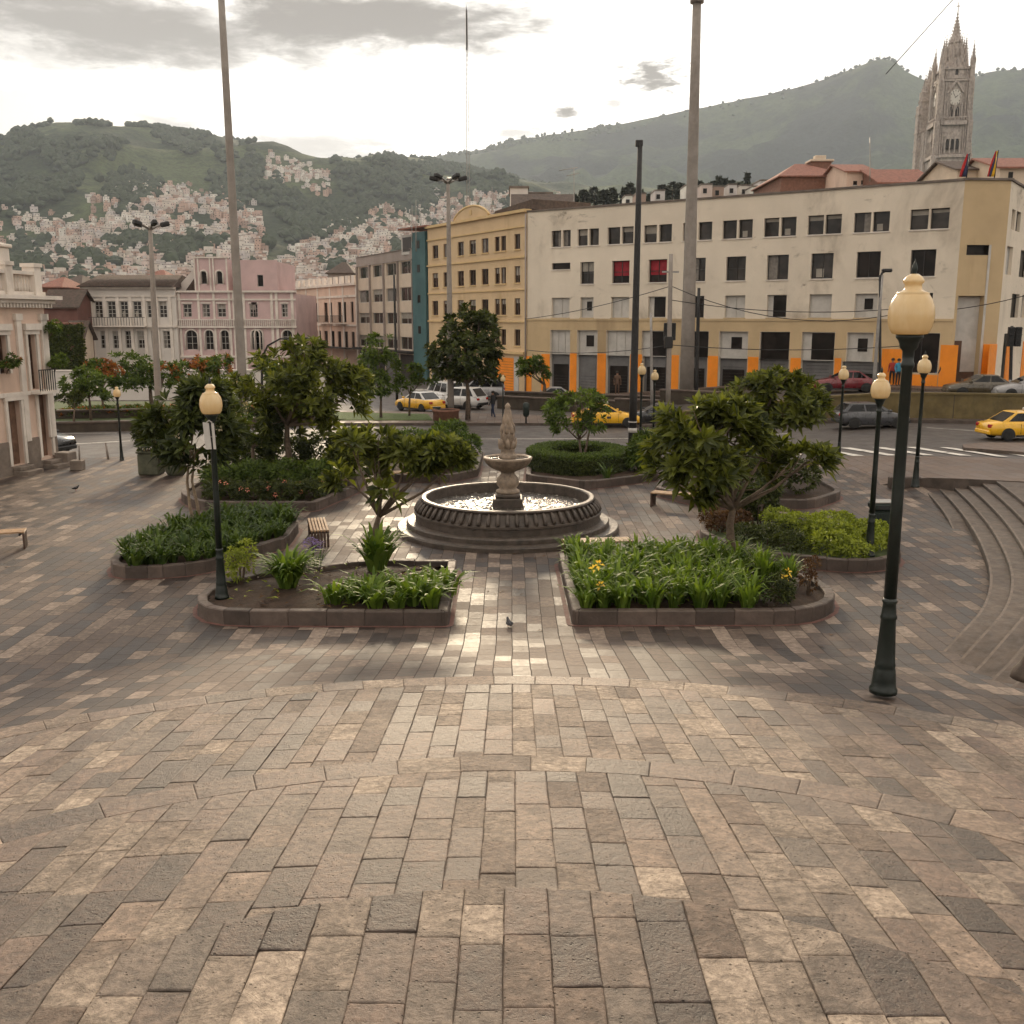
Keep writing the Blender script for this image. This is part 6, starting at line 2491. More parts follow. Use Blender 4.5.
street_tree('garden_tree', 'wide green tree with a dark forked trunk in front of the white colonial house', (-22.4, 62.5, 0.3),
            [(132, 365, 0, 22, 12), (118, 374, 0, 16, 10), (148, 372, 0.3, 16, 11), (132, 382, 0, 24, 8)], [(0, 0, -0.2), (-0.1, 0, 0.8), (-0.1, 0, 1.7)], 0.16, M['leaf_mid'], 520, 0.36, 0.14, 36, lt,
            stems=[[(0.1, 0, -0.2), (0.4, 0, 1.0), (0.7, 0, 2.0)]])
street_tree('garden_tree', 'orange flowering tree between the wide green tree and the tall grey pole', (-19.6, 63.5, 0.3),
            [(165, 372, 0, 18, 9), (188, 370, 0, 16, 9), (205, 366, 0.3, 16, 10), (175, 382, 0, 20, 8)], [(0, 0, -0.2), (0, 0, 0.8), (0, 0, 1.5)], 0.1, M['leaf_mid'], 330, 0.3, 0.14, 37, lt, blossom=(M['leaf_orange'], 90, 0.2))
street_tree('garden_tree', 'green tree with orange flowers behind the flat topped tree on the left', (-24.5, 60.0, 0.3),
            [(100, 368, 0, 14, 8), (112, 374, 0, 10, 8)], [(0, 0, -0.2), (0, 0, 0.8), (0, 0, 1.5)], 0.09, M['leaf_mid'], 200, 0.3, 0.13, 38, lt, blossom=(M['leaf_orange'], 60, 0.2))
street_tree('garden_tree', 'small dark tree lowest of those beside the corner house', (-23.5, 53.6, 0.1),
            [(66, 402, 0, 10, 6), (75, 398, 0, 8, 6)], [(0, 0, -0.2), (0, 0, 0.6), (0.1, 0, 1.2)], 0.07, M['leaf_dark'], 110, 0.3, 0.13, 39, lt)
street_tree('garden_tree', 'pale green tree in front of the pink house left of the tall grey pole', (-16.8, 63.0, 0.3),
            [(215, 360, 0, 14, 9), (226, 372, 0, 12, 9), (208, 374, 0, 10, 8)], [(0, 0, -0.2), (0, 0, 0.8), (0, 0, 1.5)], 0.09, M['leaf_mid'], 220, 0.34, 0.13, 40, lt, blossom=(M['leaf_orange'], 24, 0.18))
street_tree('garden_tree', 'green tree in front of the pink house right of the tall grey pole', (-14.2, 62.0, 0.3),
            [(262, 368, 0, 16, 9), (276, 374, 0, 12, 9)], [(0, 0, -0.2), (0, 0, 0.8), (0, 0, 1.5)], 0.09, M['leaf_mid'], 200, 0.34, 0.13, 41, lt)


# strap leaved clumps ------------------------------------------------------------
def clump_mesh(name, n, h, wd, m, seed, spread=0.6, flower=None, stiff=0.0):
    rr = random.Random(seed)
    mb = MB()
    for _ in range(n):
        a = rr.uniform(0, 2 * PI)
        L = h * rr.uniform(0.7, 1.2)
        out = rr.uniform(0.15, 1.0) * spread * L * (1 - stiff)
        d = Vector((math.cos(a), math.sin(a), 0))
        s = Vector((-d.y, d.x, 0)) * wd / 2 * rr.uniform(0.8, 1.2)
        p0 = d * rr.uniform(0.0, 0.12) + Vector((rr.uniform(-.05, .05), rr.uniform(-.05, .05), -0.03))
        vs = []
        zt = L * rr.uniform(0.75, 1.0)
        dr = rr.uniform(0.0, 0.55) * (1 - stiff)
        for k in range(5):
            t = k / 4
            p = p0 + d * (out * t * (0.5 + 0.9 * t)) + Vector((0, 0, zt * (t * (1.35 + dr * 0.2) - (0.35 + dr) * t * t * t)))
            w = (0.6, 1.0, 0.95, 0.65, 0.0)[k]
            if k < 4:
                vs += [p - s * w, p + s * w]
            else:
                vs.append(p)
        mb.add(vs, [(0, 1, 3, 2), (2, 3, 5, 4), (4, 5, 7, 6), (6, 7, 8)], m)
    return mb


def scatter(poly, n, rr, margin=0.35, mind=0.42, skip=None):
    xs = [p[0] for p in poly]
    ys = [p[1] for p in poly]

    def inside(x, y):
        c = False
        j = len(poly) - 1
        for i in range(len(poly)):
            xi, yi, xj, yj = *poly[i], *poly[j]
            if (yi > y) != (yj > y) and x < (xj - xi) * (y - yi) / (yj - yi) + xi:
                c = not c
            j = i
        return c
    out = []
    for _ in range(n * 60):
        x, y = rr.uniform(min(xs), max(xs)), rr.uniform(min(ys), max(ys))
        if not all(inside(x + margin * math.cos(a), y + margin * math.sin(a)) for a in (0, 1.05, 2.1, 3.14, 4.2, 5.24)):
            continue
        if skip and skip(x, y):
            continue
        if any((x - a) ** 2 + (y - b) ** 2 < mind * mind for a, b in out):
            continue
        out.append((x, y))
        if len(out) >= n:
            break
    return out


def clumps(name, protos_, spots, z, label, group, rr, smin=0.8, smax=1.15, cat='plant'):
    """each clump its own object; the meshes are shared"""
    base = []
    for i, (x, y) in enumerate(spots):
        k = i % len(protos_)
        if k >= len(base):
            o = protos_[k].build(name)
            tag(o, label, cat, group)
            base.append(o)
        else:
            o = base[k].copy()
            COL.objects.link(o)
        o.location = (x, y, z)
        o.rotation_euler = (0, 0, rr.uniform(0, 6.28))
        s_ = rr.uniform(smin, smax)
        o.scale = (s_, s_, s_ * rr.uniform(0.9, 1.1))


rp = random.Random(77)
strap = [clump_mesh('lily', 46, 0.82, 0.075, M['leaf_strap'], 200 + k) for k in range(4)]
strapd = [clump_mesh('lily', 44, 0.62, 0.065, M['leaf_strap_dark'], 220 + k) for k in range(4)]
strapl = [clump_mesh('lily', 44, 0.5, 0.07, M['leaf_strap'], 240 + k, 0.8) for k in range(3)]
sp_ = scatter(B2, 105, rp, 0.26, 0.36, lambda x, y: x > 5.0 and y < 21.6)
clumps('lily_clump', strap, sp_, 0.2, 'bright green strap leaved lily clump in the bed right of the path', 'lily clumps in the bed right of the path', rp, 0.68, 1.0)
sp_ = scatter(B3, 120, rp, 0.24, 0.36)
clumps('lily_clump', strapd, sp_, 0.2, 'dark strap leaved clump in the dense rounded bed on the left', 'dark strap leaved clumps in the left bed', rp, 0.8, 1.2)
sp_ = [(-3.7 + 0.33 * i + rp.uniform(-.1, .1), 19.75 + rp.uniform(-0.2, 0.35)) for i in range(7)] + [(-3.4 + 0.4 * i, 20.5 + rp.uniform(-.2, .2)) for i in range(6)]
clumps('lily_clump', strapl, sp_, 0.2, 'low strap leaved clump along the front kerb of the bare earth bed', 'low clumps in the bare earth bed', rp, 0.95, 1.35)
big = clump_mesh('lily', 300, 0.8, 0.07, M['leaf_strap'], 260, 0.6)
o = big.build('lily_clump')
tag(o, 'large bright bushy strap leaved clump standing alone in the bare earth bed', 'plant')
o.location = (-4.9, 21.2, 0.2)
o.scale = (1.25, 1.25, 1.1)
snake = clump_mesh('snake', 120, 1.0, 0.085, M['leaf_strap'], 261, 0.75, None, 0.3)
o = snake.build('snake_plant')
tag(o, 'upright stiff leaved clump around the foot of the leaning magnolia', 'plant')
o.location = (-3.15, 22.6, 0.18)
o.scale = (1.3, 1.3, 1.15)


def shrub(name, label, loc, lobes, m, nros, L, Wd, seed, cat='shrub', group=None, blossom=None):
    rr = random.Random(seed)
    e = thing(name, label, cat, loc, 0, group)
    st = MB()
    for (x, y, z, rx, rz) in lobes:
        st.tube([(x * 0.2, y * 0.2, -0.1), (x * 0.7, y * 0.7, z * 0.6), (x, y, z)], [0.03, 0.022, 0.012], M['bark'], 5)
    st.build('stem', e)
    c = MB()
    vol = [l[3] ** 2 for l in lobes]
    tot = sum(vol)
    for l, v in zip(lobes, vol):
        for _ in range(int(nros * v / tot)):
            d = Vector((rr.gauss(0, 1), rr.gauss(0, 1), rr.gauss(0.3, 0.7))).normalized()
            q = rr.uniform(0.4, 1.0) ** 0.5
            p = Vector((l[0] + d.x * l[3] * q, l[1] + d.y * l[3] * q, max(0.03, l[2] + d.z * l[4] * q)))
            rosette(c, p, Vector((d.x, d.y, d.z + 0.6)), 7, L, Wd, m, rr)
    c.build('foliage', e)
    if blossom:
        f_ = MB()
        for _ in range(blossom[1]):
            l = rr.choice(lobes)
            d = Vector((rr.gauss(0, 1), rr.gauss(0, 1) - 0.4, abs(rr.gauss(0.4, 0.6)))).normalized()
            p = Vector((l[0] + d.x * l[3] * 1.05, l[1] + d.y * l[3] * 1.05, max(0.1, l[2] + d.z * l[4] * 1.05)))
            rosette(f_, p, d, 6, blossom[2], blossom[2] * 0.8, blossom[0], rr, 1.2)
        f_.build('blossom', e)
    return e


shrub('loose_shrub', 'yellowish loose upright shrub beside the lamp post in the bare earth bed', (-6.0, 21.4, 0.2), [(0, 0, 0.45, 0.28, 0.4), (0.15, 0, 0.75, 0.2, 0.25), (-0.2, 0.1, 0.5, 0.18, 0.3)], M['leaf_lime'], 110, 0.1, 0.045, 51)
o = clump_mesh('iris', 30, 0.6, 0.03, M['leaf_strap_dark'], 262)
for _ in range(26):
    a, q, z = rp.uniform(0, 6.28), rp.uniform(0, 0.3), rp.uniform(0.5, 0.72)
    rosette(o, Vector((q * math.cos(a), q * math.sin(a), z)), Vector((0, 0, 1)), 5, 0.07, 0.05, M['petal_violet'], rp, 1.2)
o = o.build('flower_clump')
tag(o, 'small clump with violet flowers at the edge between the two left beds', 'plant')
o.location = (-4.6, 22.75, 0.2)
# yellow lily flowers
yl = MB()
for (x, y, z) in ((0, 0, 0.92), (-0.08, 0.05, 0.82), (0.03, -0.05, 0.5)):
    yl.tube([(x * .3, y * .3, 0), (x, y, z)], [0.008, 0.006], M['leaf_strap'], 5)
    rosette(yl, Vector((x, y, z)), Vector((0, -0.6, 0.8)), 6, 0.1, 0.06, M['petal_yellow'], rp, 1.0)
o = yl.build('yellow_lily')
tag(o, 'yellow lily in bloom at the left end of the bed right of the path', 'flower')
o.location = (1.75, 19.55, 0.2)
o2 = o.copy()
COL.objects.link(o2)
o2.location = (5.65, 19.9, -0.05)
o2.rotation_euler = (0, 0, 1.0)
o2['label'] = 'yellow lily in bloom at the right end of the bed right of the path'

# lime shrubs, dark shrubs and red leaved shrub in the right bed
shrub('lime_shrub', 'mass of lime green shrub covering the right end of the bed by the litter bin', (8.2, 25.2, 0.2), [(0, 0, 0.35, 0.7, 0.3), (0.8, -0.6, 0.3, 0.6, 0.28), (-0.6, 0.7, 0.4, 0.6, 0.3), (0.4, 0.9, 0.4, 0.7, 0.3), (-0.3, -0.9, 0.3, 0.5, 0.25), (1.1, 0.3, 0.35, 0.5, 0.28), (-0.9, 1.6, 0.4, 0.5, 0.3), (0.2, -1.2, 0.22, 0.45, 0.22)], M['leaf_lime'], 900, 0.13, 0.06, 52)
shrub('dark_shrub', 'dark clipped low shrub at the front left of the lime shrub', (6.6, 25.2, 0.2), [(0, 0, 0.25, 0.5, 0.28), (-0.5, 0.4, 0.25, 0.45, 0.26), (0.4, -0.7, 0.25, 0.5, 0.26), (0.5, 0.5, 0.3, 0.4, 0.25)], M['leaf_dark'], 420, 0.1, 0.05, 53)
shrub('red_shrub', 'reddish brown low shrub at the left tip of the bed with lime shrubs', (5.75, 26.8, 0.2), [(0, 0, 0.3, 0.42, 0.26), (0.5, 0.5, 0.3, 0.42, 0.26), (-0.1, 0.8, 0.3, 0.35, 0.26)], M['leaf_red'], 300, 0.12, 0.05, 54)
shrub('dark_shrub', 'upright dark shrub behind the red brown one under the big magnolia crown', (7.0, 27.9, 0.2), [(0, 0, 0.6, 0.5, 0.55), (0.3, 0.2, 1.0, 0.35, 0.35), (-0.4, 0.2, 0.7, 0.35, 0.4)], M['leaf_dark'], 300, 0.17, 0.07, 55)
shrub('dark_shrub', 'small dark green bush at the right end of the lily bed', (5.4, 19.75, 0.2), [(0, 0, 0.3, 0.34, 0.32), (0.15, 0.2, 0.35, 0.28, 0.28)], M['leaf_dark'], 190, 0.1, 0.04, 56)
shrub('dry_shrub', 'thin dry shrub at the rounded corner of the lily bed', (6.3, 20.6, 0.2), [(0, 0, 0.4, 0.16, 0.34), (0.08, 0, 0.7, 0.12, 0.15)], M['leaf_red'], 40, 0.1, 0.04, 57)
# stone slab leaning in the lily bed, seen at its right end
sb_ = MB()
sb_.bbox(-0.5, 0.5, -0.12, 0.12, -0.1, 0.12, M['kerbs'], 0.03)
o = sb_.build('stone_block')
tag(o, 'flat pale stone block lying at the right corner of the lily bed', 'stone')
o.location = (5.95, 20.75, 0.25)
o.rotation_euler = (0.1, -0.15, 1.1)
# rear beds
shrub('flowering_shrub', 'low shrubs with red and pink flowers along the front of the rear left bed', (-7.6, 32.0, 0.2), [(-1.8, 0, 0.3, 0.6, 0.35), (-0.8, -0.2, 0.3, 0.6, 0.35), (0.2, -0.2, 0.3, 0.6, 0.32), (1.0, 0.2, 0.28, 0.5, 0.3), (1.5, 1.2, 0.3, 0.5, 0.3)], M['leaf_dark'], 620, 0.17, 0.06, 58, blossom=(M['petal_pink'], 26, 0.07))
shrub('leafy_shrub', 'mid green shrubs with pale tips in the middle of the rear left bed', (-8.4, 33.4, 0.2), [(-1.4, 0, 0.5, 0.7, 0.45), (-0.4, 0.2, 0.55, 0.7, 0.5), (0.7, 0.3, 0.55, 0.7, 0.5), (1.7, 0.6, 0.5, 0.7, 0.45)], M['leaf_mid'], 640, 0.22, 0.07, 59)
shrub('leafy_shrub', 'dark round bush at the back of the rear left bed near the tall pole', (-9.6, 36.8, 0.2), [(0, 0, 0.8, 0.8, 0.7), (1.2, 0.3, 0.8, 0.8, 0.7), (2.6, 0.4, 0.9, 0.9, 0.7), (-0.8, 0.2, 0.6, 0.6, 0.6)], M['leaf_dark'], 640, 0.2, 0.08, 60)
shrub('leafy_shrub', 'glossy shrub with bright tips at the right end of the rear left bed', (-6.1, 35.4, 0.2), [(0, 0, 0.7, 0.6, 0.55), (0.1, 1.2, 0.9, 0.7, 0.7), (-0.2, -1.0, 0.5, 0.5, 0.4), (0, 2.4, 0.9, 0.7, 0.7)], M['leaf_mag'], 420, 0.32, 0.1, 61)
shrub('leafy_shrub', 'glossy bright shrub behind the fountain on its left side', (-2.9, 39.2, 0.2), [(0, 0, 0.8, 0.8, 0.7), (1.0, 0.4, 0.7, 0.6, 0.6), (-1.1, 0.2, 0.8, 0.8, 0.7), (0.3, 1.6, 1.0, 0.8, 0.7), (1.0, -1.0, 0.4, 0.4, 0.35)], M['leaf_mid'], 560, 0.26, 0.09, 62)
shrub('leafy_shrub', 'dark shrub under the tree in the rear right bed', (8.4, 32.8, 0.2), [(0, 0, 0.7, 0.8, 0.6), (1.2, 0.3, 0.6, 0.7, 0.55), (-1.3, 0.2, 0.6, 0.7, 0.5), (0.2, 2.0, 0.8, 0.9, 0.7)], M['leaf_dark'], 560, 0.2, 0.08, 63)
shrub('leafy_shrub', 'bright leaved shrub at the right end of the ring hedge bed', (5.0, 38.2, 0.2), [(0, 0, 0.7, 0.5, 0.6), (0.2, 0.6, 1.0, 0.4, 0.5), (-0.2, -0.3, 0.4, 0.4, 0.35)], M['leaf_mid'], 240, 0.26, 0.09, 64)
agv = clump_mesh('agave', 24, 0.6, 0.05, M['leaf_strap_dark'], 263, 1.0)
o = agv.build('agave')
tag(o, 'small spiky agave in front of the ring hedge', 'plant')
o.location = (3.5, 36.2, 0.2)

# ring hedge
hd_ = thing('ring_hedge', 'clipped dark green hedge forming a ring behind the fountain', 'hedge', (2.6, 39.3, 0.2))
mb = MB()
rr = random.Random(91)
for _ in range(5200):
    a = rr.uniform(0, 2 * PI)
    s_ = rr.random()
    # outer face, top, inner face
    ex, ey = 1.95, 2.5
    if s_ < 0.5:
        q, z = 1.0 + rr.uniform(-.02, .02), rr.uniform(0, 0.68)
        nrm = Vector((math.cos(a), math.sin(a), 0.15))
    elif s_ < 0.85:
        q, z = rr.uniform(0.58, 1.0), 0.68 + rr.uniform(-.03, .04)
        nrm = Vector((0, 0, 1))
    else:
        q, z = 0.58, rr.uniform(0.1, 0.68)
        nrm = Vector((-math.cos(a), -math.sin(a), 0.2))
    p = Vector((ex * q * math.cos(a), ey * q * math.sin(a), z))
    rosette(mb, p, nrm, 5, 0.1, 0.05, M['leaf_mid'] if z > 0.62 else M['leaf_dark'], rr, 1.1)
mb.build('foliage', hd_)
core = MB()
prof = []
n = 32
vs, fs = [], []
for (q, z) in ((0.97, -0.05), (0.97, 0.64), (0.61, 0.64), (0.61, -0.05)):
    for k in range(n):
        a = 2 * PI * k / n
        vs.append((1.95 * q * math.cos(a), 2.5 * q * math.sin(a), z))
for i in range(3):
    for k in range(n):
        fs.append((i * n + k, i * n + (k + 1) % n, (i + 1) * n + (k + 1) % n, (i + 1) * n + k))
core.add(vs, fs, mat('hedge_twigs', (0.02, 0.024, 0.012), 0.95, 0.4, 8))
core.build('twigs', hd_)

# dropped leaves in the beds and on the paving near them
fl_ = MB()
rr = random.Random(44)
for poly, cnt in ((B1, 150), (B2, 60), (B5, 40), (B4, 40)):
    for (x, y) in scatter(poly, cnt, rr, 0.3, 0.08):
        leaf(fl_, Vector((x, y, 0.27 + rr.random() * 0.015)), Vector((rr.uniform(-1, 1), rr.uniform(-1, 1), rr.uniform(-.1, .2))), Vector((rr.uniform(-.3, .3), 0, 1)), rr.uniform(0.1, 0.24), rr.uniform(0.04, 0.09), M['leaf_red'] if rr.random() < 0.7 else M['leaf_lime'])
for _ in range(170):
    a = rr.uniform(0, 6.28)
    cx_, cy_ = rr.choice(((-4, 21), (4, 21.5), (7.6, 26), (-8, 26), (0, 28.4)))
    q = rr.uniform(3.2, 5.4)
    x, y = cx_ + q * math.cos(a), cy_ + q * math.sin(a)
    if y < 17.5 or any(math.hypot(x - bx_, y - by_) < 3.0 for bx_, by_ in ((-4, 21.2), (4, 21.5), (7.6, 26), (-7.8, 26), (0, 28.4))):
        continue
    leaf(fl_, Vector((x, y, max(0.01, terrace_z(math.hypot(x, y - CY)) + 0.01))), Vector((rr.uniform(-1, 1), rr.uniform(-1, 1), 0.02)), Vector((0, 0, 1)), rr.uniform(0.07, 0.16), rr.uniform(0.03, 0.06), M['leaf_red'], 0.12)
o = fl_.build('fallen_leaves')
tag(o, 'dry brown leaves dropped in the beds and on the paving beside them', 'leaves', None, 'stuff')

# flower bed strips by the far walls
gc = MB()
rr = random.Random(14)
for _ in range(900):
    x = rr.uniform(-26, -12)
    y = 57.8 + (x + 26) * 0.15 + rr.uniform(-1.2, 2.4)
    rosette(gc, Vector((x, y, 0.5 + rr.uniform(-0.05, 0.25))), Vector((0, 0, 1)), 6, 0.3, 0.12, M['leaf_mid'] if rr.random() < 0.75 else M['leaf_orange'], rr)
o = gc.build('ground_cover')
tag(o, 'low planting in the terraced garden beyond the left road', 'ground cover', None, 'stuff')

# ivy wall left
iv = thing('ivy_wall', 'garden wall fully covered in dark ivy beside the corner house', 'wall', (at(60, 376, 78).x, 78, 0))
w0, w1 = at(47, 376, 78).x - iv.location.x, at(72, 376, 78).x - iv.location.x
zt = at(60, 326, 78).z
mb = MB()
mb.box(w0, w1, 0, 2.5, -0.3, zt - 0.15, M['maroon'])
mb.box(w0 - 0.2, w1 + 0.1, -0.1, 2.6, zt + 0.12, zt + 0.25, M['tile_red'])
mb.build('masonry', iv)
mb = MB()
for _ in range(1300):
    p = Vector((rr.uniform(w0, w1), -0.08 - rr.random() * 0.15, rr.uniform(0.3, zt + 0.1)))
    if rr.random() < 0.3:
        p = Vector((w1 + 0.05 + rr.random() * 0.1, rr.uniform(0, 2.5), rr.uniform(0.3, zt + 0.1)))
    rosette(mb, p, Vector((0.2, -1, 0.4)), 6, 0.22, 0.13, M['leaf_dark'], rr, 1.1)
mb.build('ivy', iv)
# plants on the corner house balcony
for nm, (px, py, Y), lab in (('hanging_plant', (44, 332, 41.2), 'leafy plant hanging at the upper corner of the corner house'), ('hanging_plant', (50, 365, 41.0), 'green creeper below the balcony of the corner house'), ('potted_plant', (2, 366, 38.3), 'plant with orange flowers on the window ledge at the left edge')):
    p = at(px, py, Y)
    shrub(nm, lab, (p.x + 0.35, p.y - 0.1, p.z), [(0, 0, 0, 0.3, 0.28), (0.1, 0.1, 0.25, 0.22, 0.2), (-0.1, -0.1, -0.3, 0.2, 0.25)], M['leaf_mid'], 60, 0.16, 0.07, px, 'plant', None, (M['leaf_orange'], 6, 0.1) if px == 2 else None)
# ------------------------------------------------------------------ fountain
fo = thing('stone_fountain', 'round dark stone fountain with a tiered bowl and carved finial', 'fountain', (-0.12, 28.4, 0))
t = MB()
t.lathe([(3.2, -0.05), (3.2, 0.11), (3.17, 0.15), (2.9, 0.155)], M['fount'], 72, smooth=False)
t.lathe([(2.92, 0.14), (2.92, 0.27), (2.89, 0.31), (2.6, 0.315)], M['fount'], 72, smooth=False)
t.build('base_steps', fo)
t = MB()


def gad(r, z, w, i):
    return r, z


t.lathe([(2.66, 0.30), (2.66, 0.5), (2.7, 0.52), (2.7, 0.57), (2.62, 0.6), (2.45, 0.86), (2.47, 0.9), (2.5, 0.93), (2.47, 0.97), (2.36, 0.975), (2.33, 0.94), (2.32, 0.3)], M['fount'], 96, smooth=False)
t.build('basin_wall', fo)
t = MB()
for k in range(64):
    a = 2 * PI * k / 64
    Mx = Matrix.Rotation(a, 4, 'Z')
    pts = [Mx @ Vector((2.66, 0, 0.6)), Mx @ Vector((2.62, 0, 0.7)), Mx @ Vector((2.55, 0, 0.8)), Mx @ Vector((2.47, 0, 0.88))]
    t.tube(pts, [0.05, 0.055, 0.05, 0.035], M['fount'], 7)
t.build('carved_rim', fo)
# joints in the drum
# choppy water
t = MB()
rr = random.Random(8)
nr, na = 34, 120
vs, fs = [(0, 0, 0.68)], []
for i in range(1, nr + 1):
    r = 2.33 * i / nr
    for k in range(na):
        a = 2 * PI * k / na
        x, y = r * math.cos(a), r * math.sin(a)
        vs.append((x, y, 0.68 + 0.045 * mnoise.fractal(Vector((x * 3.4, y * 3.4, 0)), 0.8, 2.0, 4) * (1 if i < nr else 0)))
fs = [(0, 1 + k, 1 + (k + 1) % na) for k in range(na)]
for i in range(nr - 1):
    for k in range(na):
        fs.append((1 + i * na + k, 1 + (i + 1) * na + k, 1 + (i + 1) * na + (k + 1) % na, 1 + i * na + (k + 1) % na))
t.add(vs, fs, M['water'], True)
t.build('water', fo)
t = MB()
t.bbox(-0.43, 0.43, -0.43, 0.43, 0.5, 0.93, M['fount'], 0.03)
t.bbox(-0.36, 0.36, -0.36, 0.36, 0.93, 1.05, M['fount'], 0.04)
t.lathe([(0.34, 1.05), (0.34, 1.12), (0.27, 1.16), (0.25, 1.2), (0.31, 1.3), (0.3, 1.45), (0.2, 1.6), (0.2, 1.66), (0.28, 1.7)], M['carved'], 28, fn=lambda r, z, w, i: (r * (1 + (0.06 * math.cos(w * 8) if 1.2 < z < 1.6 else 0)), z))
t.build('pedestal', fo)
t = MB()
t.lathe([(0.2, 1.68), (0.34, 1.72), (0.5, 1.8), (0.62, 1.92), (0.66, 2.0), (0.7, 2.03), (0.7, 2.08), (0.65, 2.1), (0.6, 2.05), (0.45, 1.99), (0.0, 1.98)], M['carved'], 40, fn=lambda r, z, w, i: (r * (1 + (0.03 * abs(math.sin(w * 10)) if 1 <= i <= 4 else 0)), z))
t.lathe([(0.61, 2.055), (0.0, 2.056)], M['water'], 32)
t.build('upper_bowl', fo)
t = MB()
t.lathe([(0.26, 1.98), (0.26, 2.14), (0.22, 2.18), (0.19, 2.28), (0.22, 2.32)], M['carved'], 20)
for tier, (z0, n_, r_, h_, tilt) in enumerate(((2.3, 8, 0.2, 0.26, 0.5), (2.5, 7, 0.17, 0.3, 0.25), (2.74, 7, 0.17, 0.3, 0.12), (2.98, 6, 0.13, 0.28, 0.1), (3.2, 5, 0.09, 0.25, 0.0))):
    for k in range(n_):
        a = 2 * PI * (k + 0.5 * (tier % 2)) / n_
        c = Vector((r_ * 0.55 * math.cos(a), r_ * 0.55 * math.sin(a), z0))
        d = Vector((math.cos(a), math.sin(a), 0))
        j1, j2 = rr.uniform(0.7, 1.25), rr.uniform(0.85, 1.2)
        t.tube([c, c + d * r_ * 0.4 * j1 + Vector((0, 0, h_ * 0.3)), c + d * (r_ * 0.32 * j1 + tilt * 0.1) + Vector((0, 0, h_ * 0.75 * j2)), c + d * (tilt * 0.3 * j1) + Vector((0, 0, h_ * 1.15 * j2))], [r_ * 0.3, r_ * 0.4 * j1, r_ * 0.3, r_ * 0.06], M['carved'], 7)
t.lathe([(0.15, 2.25), (0.18, 2.6), (0.17, 2.9), (0.12, 3.2), (0.1, 3.4), (0.07, 3.48), (0.085, 3.53), (0.05, 3.6), (0.0, 3.64)], M['carved'], 16)
t.build('carved_finial', fo)

# ------------------------------------------------------------------ lamp posts
def lamp_proto():
    e = thing('street_lamp', '', 'street lamp', (0, 0, 0), 0, 'globe street lamps around the plaza')
    t = MB()
    t.lathe([(0.165, 0), (0.165, 0.05), (0.145, 0.08), (0.14, 0.16), (0.125, 0.3), (0.115, 0.33), (0.123, 0.36), (0.113, 0.4), (0.085, 0.92), (0.1, 0.95), (0.087, 0.99), (0.076, 1.12), (0.09, 1.15), (0.074, 1.19)], M['green_iron'], 20,
            fn=lambda r, z, w, i: (r * (1 + (0.035 * math.cos(w * 10) if 6 <= i <= 8 else 0)), z))
    t.build('base', e)
    t = MB()
    t.lathe([(0.074, 1.18), (0.068, 2.4), (0.06, 3.910), (0.075, 3.930), (0.075, 3.970), (0.062, 4.000), (0.066, 4.110), (0.1, 4.150), (0.105, 4.190), (0.12, 4.230), (0.15, 4.260), (0.15, 4.295), (0.1, 4.300)], M['green_iron'], 16)
    t.build('post', e)
    t = MB()
    t.lathe([(0.1344, 4.2938), (0.1920, 4.3022), (0.2256, 4.3568), (0.2477, 4.4408), (0.2525, 4.5164), (0.2448, 4.6004), (0.2160, 4.6844), (0.1824, 4.7348), (0.1776, 4.7432), (0.1824, 4.7558), (0.1248, 4.7768), (0.0960, 4.8020), (0.0912, 4.8524), (0.1104, 4.8692), (0.1152, 4.8860), (0.1104, 4.9028), (0.0864, 4.9364), (0.0480, 4.9658)], M['globe'], 28)
    o = t.build('globe', e)
    t = MB()
    t.lathe([(0.035, 4.965), (0.025, 4.985), (0.034, 5.005), (0.03, 5.05), (0.01, 5.1), (0, 5.14)], M['green_iron'], 10)
    t.build('finial', o)
    return e


lamp0 = lamp_proto()


def lamp(first, px, py, ptop, z0, label):
    p = P(px, py, z0)
    q = at(px, ptop, p.y)
    s_ = (q.z - z0) / 5.14
    o = lamp0 if first else dup(lamp0)
    o.location = p
    o.scale = (s_, s_, s_)
    o['label'] = label
    return o


lamp(True, 883, 692, 258, terrace_z(math.hypot(5.3, 13.4 - CY)) - 0.01, 'nearest and tallest globe lamp post, dark green, in front of the curved steps')
l2 = lamp(False, 222, 598, 376, 0.2, 'globe lamp post at the left end of the bare earth bed, carrying a pale sign')
l3 = lamp(False, 869, 556, 366, 0.2, 'globe lamp post in the bed of lime green shrubs')
lamp(False, 915, 487, 350, 0.3, 'globe lamp post at the top of the curved steps')
lamp(False, 838, 466, 362, 0.1, 'globe lamp post standing alone by the zebra crossing')
lamp(False, 122, 461, 384, 0.0, 'globe lamp post at the edge of the left road near the bollards')
lamp(False, 640, 447, 360, 0.0, 'globe lamp post just right of the thin black pole behind the ring hedge')
lamp(False, 653, 445, 367, 0.0, 'globe lamp post right of its twin behind the ring hedge')
lamp(False, 503, 424, 373, 0.14, 'far globe lamp post before the orange wall of the ochre building')
